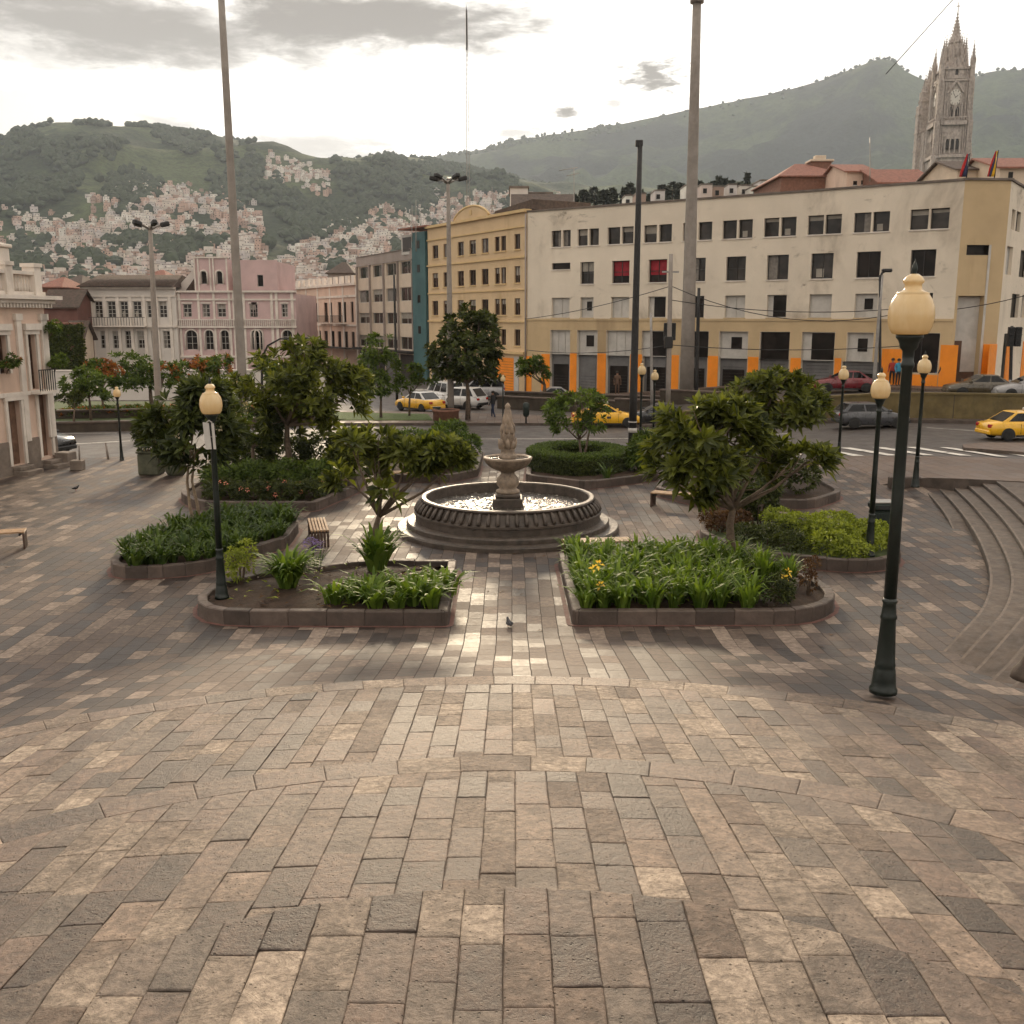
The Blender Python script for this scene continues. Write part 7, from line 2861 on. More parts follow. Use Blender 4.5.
# sign on the left lamp
sg = MB()
p = at(212, 437, l2.location.y - 0.08)
sg.slabxz([(-0.14, -0.25), (-0.02, -0.25), (-0.05, 0.28), (-0.17, 0.3)], -0.012, 0.012, M['panel_white'])
sg.slabxz([(0.02, -0.25), (0.07, -0.25), (0.05, 0.28), (0.0, 0.28)], -0.012, 0.012, M['panel_white'])
sg.tube([(-0.1, 0, 0.29), (-0.04, 0, 0.34), (0.02, 0, 0.29)], 0.015, M['panel_white'], 6)
sg.tube([(-0.05, 0.0, 0.0), (0.06, 0.1, 0.0)], 0.012, M['steel'], 6)
o = sg.build('pole_sign')
tag(o, 'pale bent plastic sign clipped to the left lamp post', 'sign')
o.location = p

# ------------------------------------------------------------------ poles
def pole(name, label, px0, py0, px1, py1, z0, r0, r1, m, cat='pole', n=12, Y=None):
    p = P(px0, py0, z0) if Y is None else at(px0, py0, Y)
    q = at(px1, py1, p.y)
    e = MB()
    h = q.z - p.z
    pts = [(0, 0, -0.15)] + [((q.x - p.x) * k / 5, 0, h * k / 5) for k in range(1, 6)]
    e.tube(pts, [r0 + (r1 - r0) * k / 5 for k in range(6)], m, n)
    o = e.build(name)
    o.location = p
    tag(o, label, cat)
    return o, p, q


o, p, q = pole('flood_light_mast', 'very tall tapering grey concrete mast rising left of the rear left bed', 247, 462, 221, -6, 0.0, 0.21, 0.13, M['grey_pole'])
hb = MB()
hb.lathe([(0.2, h_) for h_ in (0, 0.25)], M['steel'], 12)
b2_ = hb.build('lamp_ring', o)
b2_.location = q - p
o, p, q = pole('flood_light_mast', 'very tall tapering grey concrete mast in front of the cream building', 686, 406, 697, 3, 0.3, 0.48, 0.26, M['grey_pole'])
hb = MB()
hb.lathe([(0.42, 0), (0.42, 0.25), (0.25, 0.3), (0.25, 0.9)], M['grey_pole'], 12)
b2_ = hb.build('lamp_ring', o)
b2_.location = q - p
o, p, q = pole('thin_pole', 'slender black pole rising behind the ring hedge', 632, 452, 640, 143, 0.0, 0.19, 0.11, M['black_iron'])
hb = MB()
hb.bbox(-0.2, 0.12, -0.1, 0.1, -0.15, 0.12, M['black_iron'], 0.03)
b2_ = hb.build('bracket', o)
b2_.location = q - p
hb = MB()
hb.lathe([(0.2, 0.9), (0.2, 1.1)], M['panel_white'], 12)
hb.lathe([(0.2, 1.35), (0.2, 1.4)], M['panel_white'], 12)
hb.build('painted_ring', o)


def headlamps(par, q, n, R_, sz):
    for k in range(n):
        a = 2 * PI * k / n + 0.3
        t = MB()
        t.tube([(0, 0, -0.2), (R_ * 0.6 * math.cos(a), R_ * 0.6 * math.sin(a), 0.02), (R_ * math.cos(a), R_ * math.sin(a), 0.05)], 0.06, M['steel'], 6)
        Mx = Matrix.Translation((R_ * math.cos(a), R_ * math.sin(a), 0.05)) @ Matrix.Rotation(a, 4, 'Z') @ Matrix.Rotation(-0.25, 4, 'Y')
        t.bbox(-0.1, sz, -sz * 0.35, sz * 0.35, -0.1, 0.14, M['black_iron'], 0.05, Mx)
        o = t.build('lamp_head', par)
        o.location = q


o, p, q = pole('flood_light_post', 'grey post with a crown of lamp heads in front of the white colonial house', 160, 432, 150, 226, 0.1, 0.2, 0.1, M['grey_pole'], 'street light')
headlamps(o, q - p, 5, 0.6, 0.36)
o, p, q = pole('flood_light_post', 'grey post with a crown of lamp heads in front of the ochre building', 451, 419, 448, 180, 0.14, 0.2, 0.1, M['grey_pole'], 'street light')
headlamps(o, q - p, 5, 0.7, 0.42)
for (px0, py0, px1, py1, z, r, m, lab) in ((668, 408, 671, 254, 0.5, 0.16, 'grey_pole', 'grey concrete utility pole carrying wires left of the big mast'), (652, 408, 651, 313, 0.5, 0.1, 'steel', 'short steel pole left of the utility pole'),
                                            (696, 398, 699, 288, 0.9, 0.13, 'black_iron', 'dark pole right of the big mast'), (873, 397, 882, 275, 1.5, 0.11, 'steel', 'thin steel pole by the orange corner panels'),
                                            (880, 397, 880, 275, 1.5, 0.09, 'black_iron', 'black street light pole with a bent head by the orange corner panels'), (397, 400, 394, 275, 0, 0.1, 'black_iron', 'dark pole in front of the grey office block')):
    o, p, q = pole('utility_pole', lab, px0, py0, px1, py1, z, r, r * 0.75, M[m])
    if 'bent head' in lab:
        hb = MB()
        hb.tube([(0, 0, -0.3), (0.1, 0, 0.1), (0.35, 0, 0.25)], 0.07, M['black_iron'], 6)
        hb.bbox(0.1, 0.65, -0.15, 0.15, 0.15, 0.35, M['black_iron'], 0.05)
        b2_ = hb.build('lamp_head', o)
        b2_.location = q - p
    if 'carrying' in lab:
        hb = MB()
        hb.box(-0.5, 0.5, -0.06, 0.06, -1.1, -1.0, M['steel'])
        hb.bbox(-0.25, 0.25, -0.2, 0.2, -5.6, -4.9, M['black_iron'], 0.04)
        b2_ = hb.build('crossarm', o)
        b2_.location = q - p
# curved arm lamp near the rear left trees
o, p, q = pole('curved_lamp', 'dark street light with a long curved arm behind the rear left trees', 262, 420, 262, 358, 0.1, 0.09, 0.07, M['black_iron'], 'street light')
hb = MB()
hb.tube([(0, 0, 0), (0.35, 0, 0.7), (1.1, 0, 1.1), (2.2, 0, 1.15)], [0.07, 0.06, 0.05, 0.04], M['black_iron'], 7)
hb.bbox(2.1, 2.8, -0.12, 0.12, 1.08, 1.2, M['black_iron'], 0.04)
b2_ = hb.build('arm', o)
b2_.location = q - p
# traffic lights at the right
def traffic_light(px, py, ptop, z, label):
    o, p, q = pole('traffic_light', label, px, py, px + 2, ptop, z, 0.09, 0.07, M['black_iron'], 'traffic light')
    for k, dx_ in enumerate((-0.05, 0.3)):
        t = MB()
        t.bbox(dx_ - 0.16, dx_ + 0.16, -0.28, -0.08, -1.1, -0.05, M['black_iron'], 0.03)
        for s_, c in enumerate(('lamp_red', 'plastic', 'bin_green')):
            t.lathe([(0.1, 0), (0.09, 0.03), (0, 0.04)], M[c], 10, (0, 0, 0))
            for v in range(len(t.v) - 30, len(t.v)):
                pass
        h = t.build('signal_head', o)
        h.location = q - p
    return o


def signal(px, py, ptop, z, label):
    o, p, q = pole('traffic_light', label, px, py, px + 2, ptop, z, 0.1, 0.08, M['black_iron'], 'traffic light')
    for dx_ in (-0.12, 0.3):
        t = MB()
        t.bbox(dx_ - 0.17, dx_ + 0.17, -0.32, -0.1, -1.15, -0.05, M['black_iron'], 0.03)
        for s_, c in enumerate(('plastic', 'plastic', 'plastic')):
            Mx = Matrix.Translation((dx_, -0.33, -0.25 - 0.34 * s_))
            ps = [(0.11 * math.cos(2 * PI * k / 12), 0.11 * math.sin(2 * PI * k / 12)) for k in range(12)]
            t.slabxz(ps, -0.02, 0.02, M[c], Mx)
            t.box(-0.12, 0.12, -0.14, 0.0, 0.1, 0.12, M['black_iron'], Mx)
        h = t.build('signal_head', o)
        h.location = q - p
    return o


signal(1010, 396, 326, 1.55, 'black traffic light on the pavement at the right corner of the cream building')
signal(666, 404, 322, 0.5, 'traffic light on the pavement left of the big mast')
# radio mast far behind, latticed
ms = thing('radio_mast', 'thin tall lattice radio mast behind the ochre building', 'mast', at(468, 214, 130))
hz = at(467, 10, 130).z - ms.location.z
t = MB()
for k in range(3):
    a = 2 * PI * k / 3
    t.tube([(0.3 * math.cos(a), 0.3 * math.sin(a), -8), (0.1 * math.cos(a), 0.1 * math.sin(a), hz)], 0.035, M['steel'], 5)
for i in range(44):
    z = hz * i / 44
    for k in range(3):
        a, b = 2 * PI * k / 3, 2 * PI * (k + 1) / 3
        w = 0.3 - 0.18 * i / 44
        t.tube([(w * math.cos(a), w * math.sin(a), z), (w * math.cos(b), w * math.sin(b), z + hz / 44)], 0.014, M['steel'], 4, False)
t.build('lattice', ms)
t = MB()
t.lathe([(0.06, hz - 4.5), (0.09, hz - 4), (0.09, hz - 1), (0.05, hz), (0, hz + 0.7)], M['black_iron'], 8)
t.build('antenna', ms)
for i, (px, py, pt, Y, lab) in enumerate(((416, 250, 200, 96, 'thin roof antenna on the teal tower'), (456, 214, 197, 92, 'short roof antenna above the ochre gable'), (492, 210, 187, 92, 'roof antenna above the ochre parapet'), (574, 208, 168, 84, 'roof antenna with a crossbar at the left end of the cream roof'), (870, 180, 137, 100, 'thin roof mast above the cream house near the church'), (412, 240, 205, 97, 'second thin antenna beside the teal tower'))):
    o, p, q = pole('roof_antenna', lab, px, py, px, pt, 0, 0.05, 0.03, M['steel'], 'antenna', 6, Y)
    if 'crossbar' in lab:
        b2_ = MB()
        b2_.tube([(-1.2, 0, -0.2), (0.3, 0, 0.05)], 0.03, M['steel'], 5)
        b2_.tube([(-0.6, 0, -0.6), (0.4, 0, -0.4)], 0.03, M['steel'], 5)
        x = b2_.build('crossbar', o)
        x.location = q - p


# wires
def cable(label, a, b, sag, r=0.025):
    pts = []
    for k in range(13):
        t = k / 12
        p = a.lerp(b, t)
        p.z -= sag * 4 * t * (1 - t)
        pts.append(p)
    m = MB()
    m.tube([p - a for p in pts], r, M['black_iron'], 5)
    o = m.build('overhead_cable')
    o.location = a
    tag(o, label, 'cable', 'overhead street cables')


pk = P(668, 408, 0.5).y
top = at(671, 286, pk)
cable('cable from the utility pole left towards the ochre building', at(525, 319, 80), top, 0.25)
cable('lower cable from the utility pole to the cream wall', at(527, 350, 79), at(670, 345, pk), 0.35)
cable('cable from the utility pole right past the nearest lamp globe', top, at(905, 312, 64.5), 1.2)
cable('cable crossing the cream front at the third storey', at(671, 300, pk), at(915, 307, 64), 0.5)
cable('cable crossing the cream front above the shop panels', at(671, 345, pk), at(915, 345, 63.5), 0.3)
cable('cable from the cream corner out past the right edge', at(905, 312, 64.5), at(1060, 285, 58), 0.4)
cable('thin stay wire slanting up to the church cross', at(886, 74, 250), at(957, -5, 250), 0.0, 0.1)

# ------------------------------------------------------------------ benches
def bench_proto(n=6):
    e = thing('park_bench', '', 'bench', (0, 0, 0), 0, 'slatted benches of the plaza')
    Lb, W_ = 1.75, 0.5
    s_ = MB()
    for k in range(n):
        y = -W_ / 2 + W_ * (k + 0.5) / n
        s_.bbox(-Lb / 2, Lb / 2, y - 0.03, y + 0.03, 0.43, 0.475, M['wood'], 0.006)
    s_.build('seat', e)
    for sx in (-1, 1):
        l_ = MB()
        for k in range(n):
            y = -W_ / 2 + W_ * (k + 0.5) / n
            x = sx * (Lb / 2 - 0.03)
            l_.bbox(x - 0.025, x + 0.025, y - 0.03, y + 0.03, 0.0, 0.427, M['dark_wood'], 0.006)
        l_.box(sx * (Lb / 2 - 0.12) - 0.02, sx * (Lb / 2 - 0.12) + 0.02, -W_ / 2, W_ / 2, 0.36, 0.428, M['black_iron'])
        l_.build('leg', e)
    return e


b0 = bench_proto()
bl = [((-5.3, 26.75, 0), math.radians(104), 'slatted bench between the dark left bed and the fountain, end on'),
      ((-13.75, 25.7, 0), math.radians(18), 'slatted bench alone on the open paving at the left edge'),
      ((2.15, 24.75, 0), math.radians(8), 'bench half hidden behind the lily bed right of the path'),
      ((5.35, 31.6, 0), math.radians(-25), 'bench in front of the rear right bed under the magnolia crown'),
      ((-3.5, 36.2, 0), math.radians(3), 'bench in front of the shrubs behind the fountain on the left')]
for i, (l, a, lab) in enumerate(bl):
    o = b0 if i == 0 else dup(b0)
    o.location = l
    o.rotation_euler = (0, 0, a)
    o['label'] = lab

# ------------------------------------------------------------------ bins, pots, bollards
bn = thing('litter_bin', 'dark green litter bin with a grey lid behind the lime shrubs', 'litter bin', P(879, 546, 0.0) + Vector((0.35, 0.9, 0)))
t = MB()
t.bbox(-0.29, 0.29, -0.25, 0.25, 0.02, 0.82, M['bin_green'], 0.05)
for k in range(7):
    t.box(-0.24 + k * 0.08 - 0.008, -0.24 + k * 0.08 + 0.008, -0.262, -0.252, 0.1, 0.75, M['bin_green'])
t.build('body', bn)
t = MB()
t.bbox(-0.32, 0.32, -0.28, 0.28, 0.825, 1.03, M['bin_green'], 0.05)
t.bbox(-0.3, 0.3, -0.26, 0.26, 1.032, 1.07, M['steel'], 0.015)
t.box(-0.2, 0.2, -0.287, -0.28, 0.87, 0.98, M['plastic'])
t.build('lid', bn)
bb_ = thing('blue_bin', 'bright blue bin beside the concrete plant pots on the left', 'litter bin', P(221, 472, 0))
t = MB()
t.lathe([(0.26, 0), (0.33, 0.75), (0.35, 0.77), (0.35, 0.82), (0.3, 0.83)], M['bin_blue'], 20)
t.build('body', bb_)
t = MB()
t.lathe([(0.34, 0.835), (0.34, 0.87), (0.2, 0.93), (0, 0.95)], M['bin_blue'], 20)
t.build('lid', bb_)
for nm, px, py, lab, sq in (('plant_pot', 152, 474, 'square mossy concrete plant pot, left of the two pots', True), ('plant_pot', 176, 475, 'round mossy concrete plant pot, right of the two pots', False)):
    e = thing(nm, lab, 'plant pot', P(px, py, 0))
    t = MB()
    if sq:
        t.bbox(-0.4, 0.4, -0.4, 0.4, 0, 0.85, M['pot'], 0.05)
        t.bbox(-0.44, 0.44, -0.44, 0.44, 0.852, 0.93, M['pot'], 0.03)
    else:
        t.lathe([(0.3, 0), (0.38, 0.15), (0.42, 0.45), (0.44, 0.75), (0.47, 0.77), (0.47, 0.85), (0.4, 0.85), (0.38, 0.78)], M['pot'], 24)
    t.build('pot', e)
    t = MB()
    t.lathe([(0.37, 0.8 if not sq else 0.935), (0, 0.84 if not sq else 0.96)], M['soil'], 16)
    t.build('soil', e)
    shrub('pot_plant', 'dark bush growing in the ' + ('square' if sq else 'round') + ' concrete pot', P(px, py, 0) + Vector((0, 0, 0.86)), [(0, 0, 0.45, 0.5, 0.45), (0.25, 0, 0.85, 0.4, 0.4), (-0.25, 0.1, 0.8, 0.4, 0.4)], M['leaf_dark'], 190, 0.2, 0.08, px)
bo = thing('bollard', 'thin slanting metal bollard near the left lamp post', 'bollard', P(108, 460, 0))
t = MB()
t.tube([(0.02, 0, 0), (-0.04, 0, 0.7)], [0.05, 0.045], M['grey_pole'], 10)
t.lathe([(0.05, 0.69), (0.03, 0.74), (0, 0.75)], M['grey_pole'], 10, (-0.042, 0, 0))
t.build('post', bo)
bo = thing('stone_block', 'square dark stone block with a thin post by the corner house', 'bollard', P(78, 470, 0))
t = MB()
t.bbox(-0.24, 0.24, -0.2, 0.2, 0, 0.4, M['stone_base'], 0.03)
t.build('block', bo)
t = MB()
t.tube([(0.1, 0, 0.38), (0.12, 0, 1.0)], 0.035, M['grey_pole'], 8)
t.build('post', bo)
for i, (px, py, z, lab) in enumerate(((526, 423, 0.14, 'dark hanging litter bin on a post on the median strip'), (437, 420, 0.14, 'dark vase shaped litter bin on the median lawn edge'))):
    e = thing('post_bin', lab, 'litter bin', P(px, py, z))
    t = MB()
    t.tube([(0, 0, 0), (0, 0, 0.7)], 0.05, M['black_iron'], 8)
    t.build('post', e)
    t = MB()
    t.lathe([(0.1, 0.35), (0.17, 0.45), (0.19, 0.9), (0.17, 1.1), (0.08, 1.16), (0, 1.17)] if i == 0 else [(0.28, 0), (0.15, 0.12), (0.08, 0.3), (0.12, 0.5), (0.26, 0.75), (0.24, 0.77)], M['bin_green'], 14)
    t.build('basket', e)
e = thing('round_planter', 'low round brick planter beside the trunk of the large street tree', 'planter', P(446, 421, 0.14))
t = MB()
t.lathe([(0.75, 0), (0.75, 0.55), (0.8, 0.57), (0.8, 0.68), (0.65, 0.68), (0.62, 0.6)], M['brick'], 20)
t.build('wall', e)
t = MB()
t.lathe([(0.66, 0.62), (0, 0.7)], M['soil'], 16)
t.build('soil', e)
for i, (px, py) in enumerate(((943, 420), (958, 419))):
    e = thing('black_sack', ('left' if i == 0 else 'right') + ' of the two dark refuse sacks leaning on the retaining wall', 'sack', P(px, py, 0.5) + Vector((0, 0.1, 0)))
    t = MB()
    t.lathe([(0.28 - 0.08 * i, 0), (0.42 - 0.12 * i, 0.15), (0.4 - 0.12 * i, 0.45), (0.25, 0.7), (0.07, 0.85), (0.12, 0.98), (0.0, 0.97)], M['plastic'], 14, fn=lambda r, z, w, i_: (r * (1 + 0.12 * math.sin(3 * w + z * 5)), z))
    t.build('bag', e)

# ------------------------------------------------------------------ walls along the road
M['mossy_wall'] = mat('mossy_retaining_wall', (0.135, 0.1, 0.042), 0.9, 0.3, 1.2, 0.4, 12, stain=(0.05, 0.045, 0.022), stain_amt=0.7, streak=0.3)
M['dark_wall'] = mat('dark_garden_wall', (0.06, 0.046, 0.034), 0.9, 0.35, 1.5, 0.3, 14)
wl = thing('retaining_wall', 'long mossy olive retaining wall below the upper street on the right', 'wall', (4, 56.9, 0))
mb = MB()
cp = MB()
xs = [4 + 1.3 * i for i in range(24)]
for a, b in zip(xs, xs[1:]):
    ya, yb = 56.9 - (a - 4) * 0.185, 56.9 - (b - 4) * 0.185
    zt = [max(upper_z(x) + 0.32, 0.6) for x in (a, b)]
    vs = []
    for (x, y, z) in ((a, ya, zt[0]), (b, yb, zt[1])):
        vs += [(x - 4, y - 56.9, -0.2), (x - 4, y - 56.9, z), (x - 4, y - 56.9 + 0.4, z), (x - 4, y - 56.9 + 0.4, -0.2)]
    mb.add(vs, [(0, 4, 5, 1), (2, 6, 7, 3)], M['mossy_wall'])
    vs2 = []
    for k, (x, y, z) in enumerate(((a, ya, zt[0]), (b, yb, zt[1]))):
        vs2 += [(x - 4, y - 56.9 - 0.06, z + 0.002), (x - 4, y - 56.9 - 0.06, z + 0.1), (x - 4, y - 56.9 + 0.46, z + 0.1), (x - 4, y - 56.9 + 0.46, z + 0.002)]
    cp.add(vs2, [(0, 4, 5, 1), (1, 5, 6, 2), (2, 6, 7, 3), (3, 7, 4, 0)], M['mossy_wall'])
    if int((a - 4) / 1.3) % 3 == 0:
        mb.box(a - 4 - 0.02, a - 4 + 0.02, ya - 56.9 - 0.008, ya - 56.9, -0.1, zt[0], M['dark_wall'])
mb.build('masonry', wl)
cp.build('coping', wl)
# footway at the foot of the wall, with its dark kerb
kb = MB()
for a, b in zip(xs, xs[1:]):
    vs = []
    for x in (a, b):
        y = 56.9 - (x - 4) * 0.185
        z = road_z(x)
        vs += [(x, y - 0.9, z - 0.1), (x, y - 0.9, z + 0.16), (x, y - 0.01, z + 0.17)]
    kb.add(vs, [(0, 3, 4, 1), (1, 4, 5, 2)], M['kerb'])
struct(kb, 'kerb_footway', 'narrow footway at the foot of the retaining wall')
# upper pavement along the cream building
pv = MB()
vs, fs = [], []
for i in range(34):
    s_ = 32.6 * i / 33
    x, y = 1.2 + 0.815 * s_, 80.36 - 0.579 * s_
    z = max(upper_z(x), 0) + 0.14
    vs += [(x - 0.579 * 2.2, y - 0.815 * 2.2, z - 0.3), (x - 0.579 * 2.2, y - 0.815 * 2.2, z), (x, y, z + 0.02)]
for i in range(33):
    fs += [(i * 3, i * 3 + 3, i * 3 + 4, i * 3 + 1), (i * 3 + 1, i * 3 + 4, i * 3 + 5, i * 3 + 2)]
pv.add(vs, fs, M['upper'])
struct(pv, 'street_pavement', 'pavement in front of the cream building')
for nm, lab, pts, h in (('garden_wall', 'dark low wall at the road side of the left garden', [(-27.5, 52.6), (-20, 54.2), (-14, 55.8), (-10.5, 57.2)], 0.42),
                        ('garden_wall', 'middle dark wall of the terraced left garden', [(-28, 56.2), (-20, 57.8), (-13, 60)], 0.75),
                        ('garden_wall', 'upper white wall behind the left garden trees', [(-36, 74), (-26, 74.5), (-14, 75)], 2.1),
                        ('planter_wall', 'dark low planter wall in the second road before the orange garage', [(-1.0, 67.5), (1.4, 66.0), (6.5, 63.5), (9, 62.0)], 0.75),
                        ('planter_wall', 'dark bench high wall behind the planter wall near the orange garage', [(-0.5, 69), (3.5, 67), (9.5, 64.5), (13, 62)], 0.95)):
    e = thing(nm, lab, 'wall', (pts[0][0], pts[0][1], 0))
    mb, cp = MB(), MB()
    for a, b in zip(pts, pts[1:]):
        d = Vector((b[0] - a[0], b[1] - a[1], 0))
        L = d.length
        Mx = Matrix.Translation((a[0] - pts[0][0], a[1] - pts[0][1], max(0, upper_z(a[0])) if nm == 'planter_wall' else 0)) @ Matrix.Rotation(math.atan2(d.y, d.x), 4, 'Z')
        w_ = M['white_wall'] if 'white' in lab else M['dark_wall']
        mb.box(0, L, 0, 0.35, -0.5, h, w_, Mx)
        cp.bbox(-0.03, L + 0.03, -0.06, 0.41, h + 0.003, h + 0.11, M['kerbs'] if 'white' not in lab else M['white_wall'], 0.02, Mx)
    mb.build('masonry', e)
    cp.build('coping', e)
gs = MB()
gs.prism([(-27.5, 53), (-20, 54.6), (-14, 56.2), (-10.8, 57.6), (-13, 60), (-20, 57.8), (-28, 56.2)], 0.2, 0.36, M['hillsoil'])
gs.prism([(-28, 56.6), (-20, 58.2), (-13, 60.4), (-14, 66), (-30, 66)], 0.2, 0.6, M['hillsoil'])
struct(gs, 'terrain', 'earth of the terraced garden beyond the left road')

# ------------------------------------------------------------------ cars
def car(name, label, cat, loc, rz, paint, kind='sedan', L=4.2, W=1.68, Hh=1.42, roof=None, extras=None):
    """local x forward"""
    e = thing(name, label, cat, loc, rz)
    hw = W / 2
    wb0, wb1 = -0.3 * L, 0.31 * L      # axles
    rw = 0.3
    if kind == 'sedan':
        prof = [(-0.5, 0.5, 0.72), (-0.485, 0.3, 0.86), (-0.36, 0.24, 0.94), (-0.2, 0.22, 0.96), (0.15, 0.22, 0.94), (0.26, 0.22, 0.9), (0.42, 0.24, 0.78), (0.485, 0.3, 0.68), (0.5, 0.42, 0.56)]
        cab = [(-0.37, -0.2), (0.02, 0.23)]
    elif kind == 'hatch':
        prof = [(-0.5, 0.5, 0.72), (-0.49, 0.3, 0.9), (-0.4, 0.24, 0.96), (-0.2, 0.22, 0.96), (0.15, 0.22, 0.94), (0.24, 0.22, 0.92), (0.42, 0.24, 0.78), (0.485, 0.3, 0.68), (0.5, 0.42, 0.56)]
        cab = [(-0.49, -0.36), (0.04, 0.23)]
    elif kind == 'suv':
        prof = [(-0.5, 0.55, 0.85), (-0.49, 0.35, 1.0), (-0.4, 0.3, 1.05), (-0.2, 0.28, 1.05), (0.15, 0.28, 1.04), (0.26, 0.28, 1.02), (0.44, 0.3, 0.92), (0.49, 0.35, 0.8), (0.5, 0.5, 0.65)]
        cab = [(-0.49, -0.42), (0.08, 0.24)]
    else:      # van
        prof = [(-0.5, 0.5, 0.8), (-0.49, 0.3, 1.0), (-0.4, 0.25, 1.02), (-0.2, 0.25, 1.02), (0.15, 0.25, 1.0), (0.3, 0.25, 0.98), (0.43, 0.27, 0.88), (0.49, 0.3, 0.75), (0.5, 0.45, 0.6)]
        cab = [(-0.495, -0.46), (0.16, 0.33)]
    mb = MB()
    vs, fs = [], []
    ring = 10
    for i, (fx, zb, zt) in enumerate(prof):
        tp = 1 - 0.16 * (abs(fx) / 0.5) ** 4
        w = hw * tp
        x = fx * L
        sec = [(w * 0.82, zb), (w * 0.97, zb + 0.1), (w, (zb + zt) / 2), (w * 0.985, zt - 0.1), (w * 0.9, zt)]
        for (y, z) in sec:
            vs.append((x, y, z))
        for (y, z) in reversed(sec):
            vs.append((x, -y, z))
    for i in range(len(prof) - 1):
        for k in range(ring):
            fs.append((i * ring + k, (i + 1) * ring + k, (i + 1) * ring + (k + 1) % ring, i * ring + (k + 1) % ring))
    fs.append(tuple(range(ring)))
    fs.append(tuple((len(prof) - 1) * ring + k for k in range(ring - 1, -1, -1)))
    mb.add(vs, fs, paint, True)
    # cabin
    zb = 0.93 if kind in ('sedan', 'hatch') else 1.01
    zt = Hh
    (a0, a1), (c0, c1) = cab
    wb_, wt = hw * 0.93, hw * 0.74
    cv = [(a0 * L, wb_ * 0.95, zb), (c1 * L, wb_ * 0.95, zb), (c0 * L, wt, zt - 0.03), (a1 * L, wt, zt - 0.03), (c0 * L - 0.12, wt * 0.8, zt), (a1 * L + 0.12, wt * 0.8, zt)]
    vs = cv + [(x, -y, z) for x, y, z in cv]
    fs = [(0, 1, 2, 3), (3, 2, 4, 5), (6, 9, 8, 7), (9, 11, 10, 8), (5, 4, 10, 11), (1, 7, 8, 2), (2, 8, 10, 4), (0, 3, 9, 6), (3, 5, 11, 9)]
    mb.add(vs, fs, roof or paint)
    mb.build('body', e)
    # windows
    def quad_on(side, f0, f1, t0=0.1, t1=0.9):
        """side window between fractions along the cabin"""
        def pt(f, t):
            xb = a0 * L + (c1 - a0) * L * f
            xt = a1 * L + (c0 - a1) * L * f
            x = xb + (xt - xb) * t
            y = wb_ * 0.95 + (wt - wb_ * 0.95) * t
            z = zb + (zt - 0.03 - zb) * t
            return (x, side * (y + 0.008), z)
        return [pt(f0, t0), pt(f1, t0), pt(f1, t1), pt(f0, t1)]
    splits = [(0.1, 0.46), (0.5, 0.9)] if kind != 'van' else [(0.05, 0.33), (0.36, 0.63), (0.67, 0.93)]
    for s_ in (-1, 1):
        ww = MB()
        for f0, f1 in splits:
            q = quad_on(s_, f0, f1)
            ww.add(q, [(0, 1, 2, 3)] if s_ > 0 else [(3, 2, 1, 0)], M['carglass'])
        ww.build('side_windows', e)
    for nm, xb, xt, dxx in (('windscreen', c1 * L, c0 * L, 0.012), ('rear_window', a0 * L, a1 * L, -0.012)):
        q = MB()
        def pt(t, y):
            return (xb + (xt - xb) * t + dxx, y, zb + (zt - 0.03 - zb) * t + 0.006)
        yb, yt = wb_ * 0.84, wt * 0.9
        q.add([pt(0.08, -yb), pt(0.08, yb), pt(0.93, yt), pt(0.93, -yt)], [(0, 1, 2, 3)], M['carglass'])
        q.build(nm, e)
    # wheels
    for ax in (wb0, wb1):
        for s_ in (-1, 1):
            w_ = MB()
            Mx = Matrix.Translation((ax, s_ * (hw - 0.1), rw)) @ Matrix.Rotation(PI / 2, 4, 'X')
            n0 = len(w_.v)
            w_.lathe([(rw * 0.62, -0.105), (rw * 0.93, -0.1), (rw, -0.07), (rw, 0.07), (rw * 0.93, 0.1), (rw * 0.62, 0.105)], M['rubber'], 20)
            w_.v = [tuple(Mx @ Vector(p)) for p in w_.v]
            o = w_.build('wheel', e)
            r_ = MB()
            r_.lathe([(rw * 0.63, 0.0), (rw * 0.63, 0.098), (rw * 0.5, 0.085), (rw * 0.2, 0.1), (0, 0.1)], M['rim'], 16)
            r_.lathe([(rw * 0.63, 0.0), (rw * 0.63, -0.098), (rw * 0.5, -0.085), (rw * 0.2, -0.1), (0, -0.1)], M['rim'], 16)
            r_.v = [tuple(Mx @ Vector(p)) for p in r_.v]
            r_.build('rim', o)
            # dark wheel arch
            a_ = MB()
            ps = [((rw + 0.06) * math.cos(t), (rw + 0.06) * math.sin(t)) for t in [PI * k / 12 for k in range(13)]] + [(-(rw + 0.06), -0.12), (rw + 0.06, -0.12)]
            a_.slabxz(ps, -0.004, 0.004, M['plastic'], Matrix.Translation((ax, s_ * (hw * 0.985 + 0.004), rw)))
            a_.build('wheel_arch', e)
    for s_ in (-1, 1):
        h_ = MB()
        h_.bbox(0.455 * L, 0.492 * L, s_ * hw * 0.62 - 0.17, s_ * hw * 0.62 + 0.17, prof[-2][2] - 0.2, prof[-2][2] - 0.03, M['lamp_white'], 0.03)
        h_.build('headlight', e)
        h_ = MB()
        h_.bbox(-0.503 * L, -0.47 * L, s_ * hw * 0.68 - 0.14, s_ * hw * 0.68 + 0.14, prof[1][2] - 0.22, prof[1][2] - 0.03, M['lamp_red'], 0.03)
        h_.build('tail_light', e)
        h_ = MB()
        h_.bbox(c1 * L - 0.22, c1 * L - 0.08, s_ * (hw + 0.02) - 0.09, s_ * (hw + 0.02) + 0.09, zb + 0.0, zb + 0.14, paint, 0.03)
        h_.build('mirror', e)
    bp = MB()
    bp.bbox(0.47 * L, 0.515 * L, -hw * 0.8, hw * 0.8, 0.3, 0.5, M['plastic'] if kind != 'sedan' else paint, 0.04)
